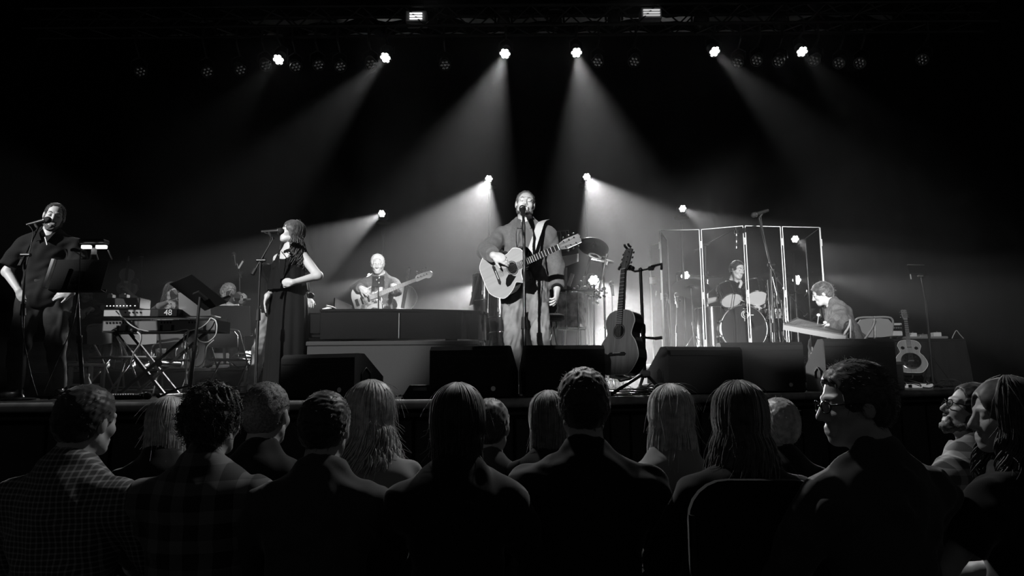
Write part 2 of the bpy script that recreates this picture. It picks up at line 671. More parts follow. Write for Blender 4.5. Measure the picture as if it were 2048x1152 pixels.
def lamp(name, pos, target, watts, deg, lab, group, blend=0.6, r=0.085, lit=True, hang='up', led='led', rad=None):
    pos = Vector(pos)
    d = (Vector(target) - pos).normalized()
    M = basis(pos, Vector((1, 0, 0)) if abs(d.x) < 0.95 else Vector((0, 1, 0)), -d)      # local -Z is the beam
    t = thing(name, lab, 'stage light', group=group, M=M)
    L = 2.2 * r
    MB().lathe([(r * 0.55, L), (r * 0.8, L * 0.92), (r * 1.0, L * 0.45), (r * 1.18, 0.004), (r * 1.18, -0.012), (r * 1.08, -0.012), (r * 1.06, 0.004)], 20, close=True).build('housing', 'black_metal', t, smooth=40)
    plate = MB().lathe([(r * 1.1, 0.0), (r * 1.1, 0.006)], 20).build('lens_plate', 'black_gloss', t)
    for k in range(7):
        a = math.pi / 3 * k
        cx, cy_ = (0, 0) if k == 6 else (math.cos(a) * r * 0.66, math.sin(a) * r * 0.66)
        MB().lathe([(r * 0.30, -0.001), (r * 0.36, -0.006), (r * 0.30, -0.012), (r * 0.1, -0.015)], 12, Matrix.Translation((cx, cy_, 0))).build('lens', led if lit else 'lens_dark', plate, smooth=True)
    # yoke: a bracket from the housing sides to a clamp above or a foot below (in world up/down)
    up = Vector((0, 0, 1 if hang == 'up' else -1))
    side = M.to_3x3() @ Vector((1, 0, 0))
    side = (side - up * side.dot(up)).normalized()
    c = M @ Vector((0, 0, L * 0.45))
    mb = MB()
    w = r * 1.3
    tp = c + up * (r * 2.6)
    mb.tube([c - side * w, c - side * w + up * r * 1.6, tp, c + side * w + up * r * 1.6, c + side * w], 0.012, 6)
    mb.build('yoke', 'black_metal', t, True)
    if hang == 'up':
        hk = Vector((tp.x, TR_Y - 0.15, tz - 0.135))
        MB().tube([tp - up * 0.02, Vector((tp.x, hk.y, max(tp.z, hk.z - 0.25))), hk], 0.018, 8).build('clamp', 'black_metal', t, True)
    elif hang == 'down':
        MB().lathe([(0.12, 0), (0.12, 0.015), (0.03, 0.03), (0.03, 0.06)], 14, Matrix.Translation((tp.x, tp.y, tp.z - 0.02))).build('foot', 'black_metal', t, True)
    if lit:
        l = bpy.data.lights.new(name + '_beam', 'SPOT')
        l.energy = watts
        l.spot_size = R(deg)
        l.spot_blend = blend
        l.shadow_soft_size = rad if rad else r * 0.6
        lo = bpy.data.objects.new('beam_light', l)
        C.objects.link(lo)
        lo.parent = t
        lo.location = (0, 0, -0.04)
    return t


GU = 'overhead row of stage lamps'
UP = [(557, 119, (400, 300), 22, 22, 'lit overhead stage lamp, leftmost of the bright overhead row'),
      (771, 115, (600, 300), 230, 19, 'lit overhead stage lamp, second from left, beam falling left'),
      (1010, 107, (930, 330), 540, 26, 'lit overhead stage lamp high above the lead singer, left one of the central pair'),
      (1153, 105, (1200, 330), 500, 26, 'lit overhead stage lamp, right one of the central pair, beam falling straight down'),
      (1429, 103, (1620, 290), 210, 19, 'lit overhead stage lamp above the drum shield, beam falling right'),
      (1604, 103, (1760, 290), 22, 22, 'lit overhead stage lamp, rightmost of the bright overhead row')]
for px, py, tg, w, deg, lab in UP:
    lamp('par_lamp', P(px, py, TR_Y - 0.05), P(tg[0], tg[1], 7.6), w, deg, lab, GU, r=0.076, blend=0.8)


def tower(pos, lab):
    """lamp stand: tripod, pole and a crossbar the lamp foot is bolted to"""
    x, y, z = pos
    t = thing('lamp_stand', lab, 'lamp stand', (x, y, STAGE))
    MB().cyl((x, y, STAGE + 0.03), (x, y, z), 0.022, n=10).build('pole', 'black_metal', t, True, smooth=40)
    for k in range(3):
        a = R(90 + 120 * k)
        MB().cyl((x, y, STAGE + 0.55), (x + 0.45 * math.cos(a), y + 0.45 * math.sin(a), STAGE + 0.012), 0.014, n=6).build('leg', 'black_metal', t, True)
    MB().cyl((x, y, STAGE + 0.5), (x, y, STAGE + 0.62), 0.032, n=10).build('collar', 'black_metal', t, True)
    return t


MID = [(764, 427, 10.6, (585, 535), 950, 20, 'lit back lamp on a tall stand behind the bass player, beam fanning left'),
       (978, 357, 10.6, (885, 560), 1500, 34, 'bright back lamp on a tall stand just left of the lead singer'),
       (1173, 353, 10.6, (1290, 545), 1500, 34, 'bright back lamp on a tall stand just right of the lead singer'),
       (1365, 417, 10.6, (1530, 510), 380, 20, 'small lit back lamp on a tall stand above the drum shield'),
       (1590, 478, 10.6, (1730, 560), 180, 20, 'small lit back lamp seen through the right end of the drum shield'),
       (742, 556, 10.8, (540, 630), 700, 14, 'back lamp hidden behind the bass player, beam sweeping left'),
       (1370, 552, 10.8, (1640, 600), 320, 18, 'round white back lamp glaring through the drum shield left of the cymbals'),
       (1593, 560, 10.8, (1900, 585), 220, 18, 'round back lamp behind the drum shield with a visible dot pattern'),
       (1638, 550, 10.6, (1950, 620), 360, 20, 'round white back lamp at the right edge of the drum shield'),
       (1187, 560, 10.2, (1300, 690), 1500, 32, 'glaring lamp behind the percussion stands'),
       (962, 566, 10.2, (830, 690), 1300, 30, 'back lamp hidden behind the conga and guitar, beam going left'),
       (1212, 667, 10.4, (1330, 735), 1400, 60, 'low glaring lamp beside the grey guitar body'),
       (497, 712, 10.4, (280, 740), 260, 30, 'low round lamp glaring beside the pianist trouser leg')]
for i, (px, py, Y, tg, w, deg, lab) in enumerate(MID):
    p = P(px, py, Y)
    low_ = p.z < STAGE + 1.0
    lamp('back_lamp', p, P(tg[0], tg[1], 8.2), w, deg, lab, 'back lamps at the rear of the stage', r=0.08 if i > 4 else 0.058, hang='down', blend=0.3)
    tower((p.x, Y + 0.12, p.z - 0.20), ['black stand of the back lamp behind the bass player', 'black stand of the bright lamp left of the lead singer',
          'black stand of the bright lamp right of the lead singer', 'black stand of the small lamp above the drum shield',
          'black stand of the small lamp at the right end of the drum shield', 'black lamp stand hidden behind the bass player',
          'black stand of the round lamp left of the cymbals', 'black stand of the dotted round lamp behind the shield',
          'black stand of the round lamp at the right edge of the shield', 'black lamp stand behind the percussion', 'black lamp stand behind the conga',
          'short black stand of the low lamp beside the grey guitar', 'short black stand of the low lamp beside the pianist leg'][i]) if not low_ else None

# unlit lamps of the overhead truss, their glass cups catching stray light
UN = ['leftmost of all', 'second from the left', 'third from the left', 'just left of the leftmost lit lamp', 'just right of the leftmost lit lamp', 'second to the right of the leftmost lit lamp', 'third to the right of the leftmost lit lamp', 'just left of the second lit lamp', 'alone left of the central lit pair', 'just right of the central lit pair', 'second to the right of the central lit pair', 'just right of the fifth lit lamp', 'second to the right of the fifth lit lamp', 'just left of the rightmost lit lamp', 'just right of the rightmost lit lamp', 'second to the right of the rightmost lit lamp', 'third to the right of the rightmost lit lamp', 'rightmost of all']
for k, (px, py) in enumerate([(281, 144), (415, 144), (481, 140), (532, 131), (592, 134), (637, 130), (681, 133), (742, 128), (890, 130), (1195, 124), (1268, 123), (1475, 125), (1513, 121), (1557, 123), (1628, 121), (1678, 126), (1720, 126), (1845, 119)]):
    p = P(px, py, TR_Y - 0.05)
    lamp('unlit_par_lamp', p, p + Vector((-0.25 * p.x, -1.0, -1.3)), 0, 20, 'unlit stage lamp under the overhead truss, ' + UN[k], 'unlit lamps under the overhead truss', r=0.075, lit=False)

# two lit boxes up in the grid and rounded moving heads seen against the beam
for px, py, m, lab in ((832, 32, 'box_light_bright', 'small box with a glowing white strip high above the left of the stage'),
                       (1303, 25, 'box_light', 'small box with dim glowing louvres high above the right of the stage')):
    p = P(px, py, 9.2)
    t = thing('light_box', lab, 'light box', p)
    MB().box((p.x, p.y + 0.1, p.z), (0.30, 0.2, 0.17), None, 0.01).build('housing', 'grey_paint', t, True)
    for k in range(3):
        MB().box((p.x, p.y - 0.01, p.z - 0.045 + 0.04 * k), (0.18 if m == 'box_light_bright' else 0.24, 0.02, 0.014)).build('louvre', m, t, True)
for px, py, ml in ((862, 40, 'right of the bright glowing box'), (1007, 46, 'above the left lamp of the central pair'), (1111, 43, 'above the gap of the central lamp pair'), (1228, 40, 'left of the dim glowing box'), (1400, 42, 'right of the dim glowing box'), (1560, 44, 'rightmost of its row')):
    p = P(px, py, 9.45)
    t = thing('moving_head', 'dark moving head lamp against the pale beam, ' + ml, 'stage light', p, group='moving heads against the beam')
    MB().ell(p, (0.10, 0.10, 0.13)).build('head', 'black_metal', t, True, smooth=True)
    MB().tube([p + Vector((-0.12, 0, 0)), p + Vector((-0.12, 0, 0.14)), p + Vector((0.12, 0, 0.14)), p + Vector((0.12, 0, 0))], 0.018, 6).build('yoke', 'black_metal', t, True)
    MB().box(p + Vector((0, 0, 0.2)), (0.2, 0.16, 0.12), None, 0.01).build('base', 'black_metal', t, True)
# unseen fill lights, added to brighten the plaster beam
for x in (-2.2, 2.6):
    l = bpy.data.lights.new('beam_fill_light', 'SPOT')
    l.energy = 3
    l.spot_size = R(110)
    l.shadow_soft_size = 0.1
    lo = bpy.data.objects.new('beam_fill_light', l)
    C.objects.link(lo)
    lo.location = (x, 10.5, 7.3)
    aim(lo, (x * 0.9, 11.4, 7.65))


# ------------------------------------------------------------------ smooth-blended bodies: distance fields turned into meshes
class Field:
    """list of rounded cones / ellipsoids blended smoothly, polygonised by surface nets"""

    def __init__(s):
        s.p = []

    def cap(s, a, b, ra, rb=None, k=0.03, flat=False, sub=False):
        s.p.append(('c', np.array(a, float), np.array(b, float), ra, ra if rb is None else rb, k, flat, sub))
        return s

    def ell(s, c, r, k=0.03, rot=None, sub=False):
        s.p.append(('e', np.array(c, float), np.array(r, float), rot if rot is not None else np.eye(3), k, sub))
        return s

    def sph(s, c, r, k=0.02, sub=False):
        return s.ell(c, (r, r, r), k, None, sub)

    def mesh(s, vox, fold=0.0, foldscale=1.0, seed=0, clip=None, blur=False):
        lo = np.full(3, 1e9); hi = -lo
        for q in s.p:
            if q[-1]:
                continue
            if q[0] == 'c':
                rr = max(q[3], q[4]) + 0.01
                lo = np.minimum(lo, np.minimum(q[1], q[2]) - rr); hi = np.maximum(hi, np.maximum(q[1], q[2]) + rr)
            else:
                ext = np.sqrt(((q[3] * q[2][None, :]) ** 2).sum(1)) + 0.01
                lo = np.minimum(lo, q[1] - ext); hi = np.maximum(hi, q[1] + ext)
        lo -= 3 * vox + fold; hi += 3 * vox + fold
        n = np.ceil((hi - lo) / vox).astype(int) + 1
        F = np.full(n, 0.2, np.float32)
        ax = [lo[i] + vox * np.arange(n[i]) for i in range(3)]
        for q in s.p:
            if q[0] == 'c':
                rr = max(q[3], q[4]); k = q[5]
                a, b = np.minimum(q[1], q[2]) - rr, np.maximum(q[1], q[2]) + rr
            else:
                ext = np.sqrt(((q[3] * q[2][None, :]) ** 2).sum(1)); k = q[4]
                a, b = q[1] - ext, q[1] + ext
            m = k + 3 * vox + fold
            i0 = np.clip(np.floor((a - m - lo) / vox).astype(int), 0, n - 1)
            i1 = np.clip(np.ceil((b + m - lo) / vox).astype(int) + 1, 1, n)
            if np.any(i1 <= i0):
                continue
            X = ax[0][i0[0]:i1[0], None, None]; Y = ax[1][None, i0[1]:i1[1], None]; Z = ax[2][None, None, i0[2]:i1[2]]
            if q[0] == 'c':
                A, B = q[1], q[2]
                ba = B - A; L2 = max(ba @ ba, 1e-9); L = math.sqrt(L2)
                px, py, pz = X - A[0], Y - A[1], Z - A[2]
                h = (px * ba[0] + py * ba[1] + pz * ba[2]) / L2
                hc = np.clip(h, 0, 1)
                if q[6]:
                    hh = np.maximum(h, 0)
                    d = np.sqrt((px - hh * ba[0]) ** 2 + (py - hh * ba[1]) ** 2 + (pz - hh * ba[2]) ** 2) - (q[3] + (q[4] - q[3]) * hc)
                    d = np.maximum(d, (h - 1) * L)
                else:
                    d = np.sqrt((px - hc * ba[0]) ** 2 + (py - hc * ba[1]) ** 2 + (pz - hc * ba[2]) ** 2) - (q[3] + (q[4] - q[3]) * hc)
            else:
                c, r, Rm = q[1], q[2], q[3]
                dx, dy, dz = X - c[0], Y - c[1], Z - c[2]
                u = [(Rm[0, i] * dx + Rm[1, i] * dy + Rm[2, i] * dz) for i in range(3)]
                k0 = np.sqrt((u[0] / r[0]) ** 2 + (u[1] / r[1]) ** 2 + (u[2] / r[2]) ** 2)
                k1 = np.sqrt((u[0] / r[0] ** 2) ** 2 + (u[1] / r[1] ** 2) ** 2 + (u[2] / r[2] ** 2) ** 2) + 1e-9
                d = k0 * (k0 - 1) / k1
            sl = (slice(i0[0], i1[0]), slice(i0[1], i1[1]), slice(i0[2], i1[2]))
            f = F[sl]
            kk = max(k, 1e-4)
            if q[-1]:
                h = np.clip(0.5 - 0.5 * (f + d) / kk, 0, 1)
                F[sl] = f + (-d - f) * h + kk * h * (1 - h)
            else:
                h = np.clip(0.5 + 0.5 * (f - d) / kk, 0, 1)
                F[sl] = f + (d - f) * h - kk * h * (1 - h)
        if fold:
            rs = np.random.RandomState(seed)
            W = np.zeros(n, np.float32)
            X = ax[0][:, None, None]; Y = ax[1][None, :, None]; Z = ax[2][None, None, :]
            for _ in range(5):
                v = rs.normal(size=3); v /= np.linalg.norm(v)
                w = rs.uniform(35, 90) * foldscale
                ph = rs.uniform(0, 6.28)
                W += np.sin((v[0] * X + v[1] * Y + v[2] * Z) * w + ph + 1.3 * np.sin((X - Z * 0.6 + Y * 0.3) * w * 0.35 + ph))
            F += (fold * 0.45) * W
        if clip is not None:
            for (pt, nr) in clip:      # keep the side the normal points away from
                X = ax[0][:, None, None]; Y = ax[1][None, :, None]; Z = ax[2][None, None, :]
                dd = (X - pt[0]) * nr[0] + (Y - pt[1]) * nr[1] + (Z - pt[2]) * nr[2]
                F = np.maximum(F, dd.astype(np.float32))
        return nets(F, lo, vox)


def nets(F, lo, vox):
    ins = F < 0
    a = ins[:-1, :-1, :-1]
    cnt = np.zeros(a.shape, np.int8)
    for i in (0, 1):
        for j in (0, 1):
            for k in (0, 1):
                cnt += ins[i:ins.shape[0] - 1 + i, j:ins.shape[1] - 1 + j, k:ins.shape[2] - 1 + k]
    act = (cnt > 0) & (cnt < 8)
    idx = np.argwhere(act)
    if len(idx) == 0:
        return np.zeros((0, 3)), np.zeros((0, 4), int)
    vid = np.full(act.shape, -1, np.int32)
    vid[act] = np.arange(len(idx))
    acc = np.zeros((len(idx), 3)); num = np.zeros(len(idx))
    cor = [(i, j, k) for i in (0, 1) for j in (0, 1) for k in (0, 1)]
    vals = {c: F[idx[:, 0] + c[0], idx[:, 1] + c[1], idx[:, 2] + c[2]] for c in cor}
    for c in cor:
        for axx in range(3):
            if c[axx] == 0:
                e = list(c); e[axx] = 1; e = tuple(e)
                v0, v1 = vals[c], vals[e]
                cr = (v0 < 0) != (v1 < 0)
                t = np.where(cr, v0 / np.where(np.abs(v0 - v1) < 1e-9, 1e-9, v0 - v1), 0)
                pt = np.tile(np.array(c, float), (len(idx), 1)); pt[:, axx] += t
                acc += np.where(cr[:, None], pt, 0); num += cr
    V = lo + (idx + acc / num[:, None]) * vox
    Q = []
    for axx in range(3):
        s0 = [slice(None)] * 3; s1 = [slice(None)] * 3
        s0[axx] = slice(0, -1); s1[axx] = slice(1, None)
        A, B = ins[tuple(s0)], ins[tuple(s1)]
        cr = A != B
        b, c = [x for x in range(3) if x != axx]
        e = np.argwhere(cr)
        ok = (e[:, b] > 0) & (e[:, c] > 0) & (e[:, b] < F.shape[b] - 1) & (e[:, c] < F.shape[c] - 1)
        e = e[ok]
        fl = A[e[:, 0], e[:, 1], e[:, 2]]
        def g(db, dc):
            w = e.copy(); w[:, b] += db; w[:, c] += dc
            return vid[w[:, 0], w[:, 1], w[:, 2]]
        q = np.stack([g(-1, -1), g(0, -1), g(0, 0), g(-1, 0)], 1)
        flip = fl if axx != 1 else ~fl
        q[~flip] = q[~flip][:, ::-1]
        Q.append(q)
    Q = np.concatenate(Q)
    Q = Q[(Q >= 0).all(1)]
    return V, Q


def np_obj(name, parts, material, parent, label=None):
    """several (V, Q) shells joined into one mesh object"""
    vs_, qs, o = [], [], 0
    for V, Q in parts:
        if len(V) == 0:
            continue
        vs_.append(V); qs.append(np.asarray(Q) + o); o += len(V)
    V = np.concatenate(vs_); Q = np.concatenate(qs)
    me = bpy.data.meshes.new(name)
    me.vertices.add(len(V)); me.vertices.foreach_set('co', V.astype(np.float32).ravel())
    me.loops.add(len(Q) * 4); me.loops.foreach_set('vertex_index', Q.astype(np.int32).ravel())
    me.polygons.add(len(Q)); me.polygons.foreach_set('loop_start', np.arange(0, len(Q) * 4, 4, dtype=np.int32))
    me.polygons.foreach_set('loop_total', np.full(len(Q), 4, np.int32))
    me.update(calc_edges=True)
    me.polygons.foreach_set('use_smooth', [True] * len(Q))
    me.materials.append(MATS[material])
    return link(name, me, parent, None, label)


def strands(curves, r0, r1, n=3):
    """thin tapered hair strands -> (V, Q)"""
    V, Q = [], []
    o = 0
    for pts in curves:
        pts = np.asarray(pts, float)
        m = len(pts)
        t = np.gradient(pts, axis=0); t /= (np.linalg.norm(t, axis=1, keepdims=True) + 1e-9)
        ref = np.array([0.31, 0.87, 0.38])
        a = np.cross(t, ref); a /= (np.linalg.norm(a, axis=1, keepdims=True) + 1e-9)
        b = np.cross(t, a)
        rr = (r0 + (r1 - r0) * np.linspace(0, 1, m))[:, None]
        for k in range(n):
            w = 2 * math.pi * k / n
            V.append(pts + (a * math.cos(w) + b * math.sin(w)) * rr)
        for i in range(m - 1):
            for k in range(n):
                k2 = (k + 1) % n
                Q.append((o + k * m + i, o + k * m + i + 1, o + k2 * m + i + 1, o + k2 * m + i))
        o += n * m
    return np.concatenate(V), np.array(Q)


def unit(v):
    v = np.array(v, float)
    return v / (np.linalg.norm(v) + 1e-9)


def ik(a, b, l1, l2, pole):
    """middle joint of a two-bone limb from a to b bending towards pole; returns joint, end"""
    a, b = np.array(a, float), np.array(b, float)
    d = b - a; L = np.linalg.norm(d)
    if L > (l1 + l2) * 0.995:
        b = a + d / L * (l1 + l2) * 0.995; d = b - a; L = np.linalg.norm(d)
    u = d / L
    x = (l1 * l1 - l2 * l2 + L * L) / (2 * L)
    h = math.sqrt(max(l1 * l1 - x * x, 0))
    p = np.array(pole, float); p = p - u * (p @ u); p = unit(p)
    return a + u * x + p * h, b


def rotm(yaw, pitch, roll):
    """head frame columns: right, forward, up in the body's local space (body faces -Y)"""
    E = Matrix.Rotation(R(yaw), 3, 'Z') @ Matrix.Rotation(R(pitch), 3, 'X') @ Matrix.Rotation(R(roll), 3, 'Y')
    M = np.array(E)
    # base: right = -X? the person faces -Y: forward = (0,-1,0), up = z, local x kept as world x
    B = np.array([[1, 0, 0], [0, -1, 0], [0, 0, 1]], float).T
    return M @ B


class Person:
    """pose in local metres: x to the viewer's right when facing the viewer, -y forwards, z up"""

    def __init__(s, label, loc, yaw=0.0, H=1.8, name='person', group=None, seated=False, hips=None, lean=(0, 0), twist=0.0, width=1.0,
                 head=(0, 0, 0), headoff=(0, 0, 0), armscale=1.0):
        s.k = k = H / 1.8
        s.root = thing(name, label, 'person', loc, R(yaw), group)
        s.M = ROOTM[s.root.name]
        s.w = width
        s.seated = hips is not None
        pz = 0.95 * k if hips is None else hips[2]
        s.pel = np.array([0, 0, pz]) if hips is None else np.array(hips, float)
        lx, ly = lean
        up = unit((lx, -ly, 1.0))
        s.up = up
        tw = R(twist)
        rt = np.array([math.cos(tw), math.sin(tw), 0]); rt = unit(rt - up * (rt @ up))
        s.rt = rt
        s.fw = np.cross(up, rt) * -1.0        # forward (-y)
        s.T = np.stack([rt, -s.fw, up], 1)    # torso frame: x right, y back, z up
        T = lambda x, y, z: s.pel + s.T @ (np.array([x, y, z]) * k)
        s.Tp = T
        s.neck = T(0, 0.012, 0.57)
        s.sh = {+1: T(0.182 * width, 0.01, 0.435), -1: T(-0.182 * width, 0.01, 0.435)}
        s.hip = {+1: T(0.09 * width, 0, -0.03), -1: T(-0.09 * width, 0, -0.03)}
        s.HM = rotm(*head)
        s.hc = T(0, -0.015, 0.57) + np.array([0, 0, 0]) + s.HM @ (np.array([0, 0.02, 0.135]) * k) + np.array(headoff) * k
        s.arm = {}
        s.leg = {}
        s.hand = {}
        s.hs = k
        for sd in (1, -1):
            s.setarm(sd, s.sh[sd] + np.array([sd * 0.06, 0.0, -0.54]) * k, (sd * 0.4, 1, 0))
            if hips is None:
                s.setleg(sd, s.hip[sd] + np.array([sd * 0.03, 0.0, 0]) * k + np.array([0, 0, -s.hip[sd][2] + 0.08 * k]), (0, -1, 0))

    def L(s, p):
        q = s.M.inverted() @ Vector(p)
        return np.array(q)

    def setarm(s, sd, wrist, pole, hdir=None, palm=None, curl=0.25, thumb=0.6, spread=0.0, fan=None):
        e, w = ik(s.sh[sd], wrist, 0.285 * s.k, 0.255 * s.k, pole)
        s.arm[sd] = (e, w)
        hd = unit(w - e) if hdir is None else unit(hdir)
        pn = np.array((-sd, 0, 0), float) if palm is None else np.array(palm, float)
        pn = unit(pn - hd * (pn @ hd))
        s.hand[sd] = (hd, pn, curl, thumb, spread, fan)

    def setleg(s, sd, ankle, pole, toe=(0, -1, 0)):
        kn, an = ik(s.hip[sd], ankle, 0.43 * s.k, 0.417 * s.k, pole)
        s.leg[sd] = (kn, an, unit(toe))

    # ---------------------------------------------------------- primitive sets
    def torso(s, F, t=0.0, female=False, kk=0.07):
        k, T = s.k, s.Tp
        w = s.w
        rot = s.T
        F.ell(T(0, 0.01, 0.0), np.array([0.165 * w, 0.115, 0.12]) * k + t, kk, rot)
        F.ell(T(0, 0.005, 0.15), np.array([0.138 * w, 0.1, 0.15]) * k + t, kk, rot)
        F.ell(T(0, 0.0, 0.35), np.array([0.165 * w, 0.112, 0.17]) * k + t, kk, rot)
        if female:
            for sd in (1, -1):
                F.ell(T(sd * 0.07, -0.085, 0.33), np.array([0.062, 0.06, 0.062]) * k + t, 0.05, rot)
        for sd in (1, -1):
            F.cap(T(sd * 0.02, 0.018, 0.50), T(sd * 0.165 * w, 0.012, 0.437), 0.056 * k + t, 0.046 * k + t, kk)
        F.cap(T(0, 0.02, 0.44), T(0, 0.015, 0.56), 0.085 * k + t, 0.055 * k + t * 0.5, kk)
        return F

    def arms(s, F, t=0.0, frac=2.0, sides=(1, -1), flat=False, kk=0.03, puff=0.0):
        """frac 0..2: 1 = elbow, 2 = wrist"""
        k = s.k
        for sd in sides:
            e, w = s.arm[sd]
            a = s.sh[sd]
            fr = frac[sd] if isinstance(frac, dict) else frac
            if fr <= 1.0:
                F.cap(a, a + (e - a) * fr, 0.050 * k + t, 0.047 * k + t + puff, kk, flat)
            else:
                F.cap(a, e, 0.050 * k + t, 0.043 * k + t, kk)
                F.cap(e, e + (w - e) * (fr - 1), 0.043 * k + t, 0.027 * k + t + puff, kk * 0.8, flat)
        return F

    def legs(s, F, t=0.0, frac=2.0, flare=0.0, kk=0.04, flat=False):
        k = s.k
        for sd in (1, -1):
            if sd not in s.leg:
                continue
            kn, an, toe = s.leg[sd]
            a = s.hip[sd]
            F.cap(a, kn, 0.088 * k * s.w + t, 0.058 * k + t, kk)
            b = kn + (an - kn) * (frac - 1)
            F.cap(kn, b, 0.058 * k + t, 0.042 * k + t + flare, kk, flat)
        return F

    def feet(s, F, t=0.0):
        k = s.k
        for sd in (1, -1):
            if sd not in s.leg:
                continue
            kn, an, toe = s.leg[sd]
            heel = an + np.array([0, 0, -0.035 * k]) - toe * 0.025 * k
            F.cap(an, heel, 0.036 * k + t, 0.038 * k + t, 0.02)
            F.cap(heel, an + toe * 0.12 * k + np.array([0, 0, -0.05 * k]), 0.036 * k + t, 0.032 * k + t, 0.02)
            F.cap(an + toe * 0.09 * k + np.array([0, 0, -0.05 * k]), an + toe * 0.16 * k + np.array([0, 0, -0.055 * k]), 0.034 * k + t, 0.026 * k + t, 0.02)
        return F

    def headpts(s, x, y, z):
        return s.hc + s.HM @ (np.array([x, y, z], float) * s.hs)

    def headprims(s, F, jaw=1.0, eyes='closed', mouth=0.0, female=False):
        h, k = s.headpts, s.hs
        rot = s.HM
        E = lambda x, y, z, rx, ry, rz, kk, sub=False: F.ell(h(x, y, z), np.array([rx, ry, rz]) * k, kk, rot, sub)
        E(0, -0.014, 0.032, 0.075, 0.096, 0.086, 0.02)
        E(0, 0.026, -0.035, 0.058 * jaw, 0.062, 0.076, 0.03)
        F.sph(h(0, 0.066, -0.098), 0.021 * k, 0.03)
        for sd in (1, -1):
            F.cap(h(sd * 0.05 * jaw, 0.0, -0.06), h(sd * 0.022, 0.058, -0.096), 0.020 * k, 0.016 * k, 0.025)
            E(sd * 0.04, 0.055, -0.026, 0.024, 0.026, 0.024, 0.02)
            E(sd * 0.031, 0.098, 0.006, 0.021, 0.018, 0.013, 0.012, True)
            E(sd * 0.031, 0.0705, 0.003, 0.0165, 0.0165, 0.0145, 0.003)
            E(sd * 0.077, -0.008, -0.008, 0.011, 0.020, 0.033, 0.008)
            F.cap(h(sd * 0.012, 0.084, 0.024), h(sd * 0.046, 0.070, 0.024), 0.009 * k, 0.008 * k, 0.012)
            F.sph(h(sd * 0.0125, 0.090, -0.036), 0.0095 * k, 0.006)
        F.cap(h(0, 0.083, 0.018), h(0, 0.106, -0.030), 0.0085 * k, 0.0125 * k, 0.010)
        F.cap(h(-0.02, 0.082, -0.064), h(0.02, 0.082, -0.064), 0.0085 * k, None, 0.010)
        F.cap(h(-0.015, 0.082, -0.077), h(0.015, 0.082, -0.077), 0.0095 * k, None, 0.010)
        if mouth > 0:
            E(0, 0.092, -0.072, 0.018, 0.02, 0.004 + mouth, 0.004, True)
        else:
            F.cap(h(-0.021, 0.0935, -0.0705), h(0.021, 0.0935, -0.0705), 0.003 * k, None, 0.003, sub=True)
        F.cap(s.neck, h(0, -0.022, -0.075), 0.063 * k * (0.82 if female else 1.0), 0.058 * k * (0.80 if female else 1.0), 0.03)
        return F

    def handprims(s, F, sd, k=None):
        k = k or s.k
        hd, pn, curl, th, spread, fan = s.hand[sd]
        e, w = s.arm[sd]
        lat = np.cross(hd, pn)            # lateral axis across the palm
        if sd < 0:
            lat = -lat                    # index-finger side
        F.cap(e + (w - e) * 0.75, w, 0.031 * k, 0.0265 * k, 0.02)
        F.cap(w, w + hd * 0.05 * k, 0.025 * k, 0.022 * k, 0.02)
        pc = w + hd * 0.05 * k
        Rm = np.stack([lat, hd, pn], 1)
        F.ell(pc, np.array([0.043, 0.057, 0.0195]) * k, 0.012, Rm)
        for i, (off, ln, r) in enumerate([(0.031, 0.072, 0.0098), (0.0105, 0.080, 0.010), (-0.0105, 0.075, 0.0096), (-0.030, 0.058, 0.0085)]):
            c = curl[i] if isinstance(curl, (list, tuple)) else curl
            b = w + hd * (0.092 - 0.006 * abs(i - 1)) * k + lat * off * k
            d = unit(hd + lat * spread * (1.5 - i) * 0.3)
            p = b - hd * 0.01 * k
            ang = 0
            for sg, fr in enumerate((0.46, 0.30, 0.24)):
                ang += c * (70, 80, 50)[sg]
                dd = d * math.cos(R(ang)) + pn * math.sin(R(ang))
                q = p + dd * ln * fr * k
                F.cap(p, q, r * k * (1 - 0.06 * sg), r * k * (0.94 - 0.06 * sg), 0.004)
                p = q
        tb = w + hd * 0.025 * k + lat * 0.028 * k
        td = unit(hd * 0.75 + lat * (0.75 * th) + pn * 0.35)
        t1 = tb + td * 0.042 * k
        t2 = t1 + unit(td * 0.9 + hd * 0.35 + pn * 0.15) * 0.035 * k
        F.cap(tb, t1, 0.0135 * k, 0.0105 * k, 0.012)
        F.cap(t1, t2, 0.0105 * k, 0.008 * k, 0.004)
        return F

    # ---------------------------------------------------------- finished meshes
    def body(s, material='skin', vox=0.009, hvox=0.0042, female=False, hands=(1, -1), mouth=0.0, legs=True, handvox=None, jaw=1.0, feet=True, under=True):
        F = Field()
        s.torso(F, -0.02 if under else -0.003, female)
        s.arms(F)
        F.cap(s.neck, s.headpts(0, -0.022, -0.06), 0.054 * s.k, 0.048 * s.k, 0.04)
        if legs:
            s.legs(F, -0.014)
            if feet:
                s.feet(F, -0.004)
        shells = [F.mesh(vox)]
        F = Field()
        s.headprims(F, mouth=mouth, female=female, jaw=jaw)
        shells.append(F.mesh(hvox))
        for sd in hands:
            F = Field()
            s.handprims(F, sd)
            shells.append(F.mesh(handvox or hvox))
        return np_obj('body', shells, material, s.root)

    def shirt(s, name, material, t=0.016, sleeve=2.0, hem=-0.02, neckcut=0.05, vox=0.009, fold=0.004, seed=1, front=None, flarehem=0.0, sides=(1, -1), label=None, female=False, collar=False, puff=0.0, vneck=None, extra=None):
        F = Field()
        k, T = s.k, s.Tp
        s.torso(F, t, female)
        if hem < -0.02:
            w = s.w
            F.ell(T(0, 0.005, hem + 0.06), np.array([(0.165 + flarehem) * w, 0.125 + flarehem, 0.12]) * k + t, 0.06, s.T)
        if sleeve > 0:
            s.arms(F, t + 0.004, sleeve, sides, flat=True, puff=puff)
        if extra:
            extra(F)
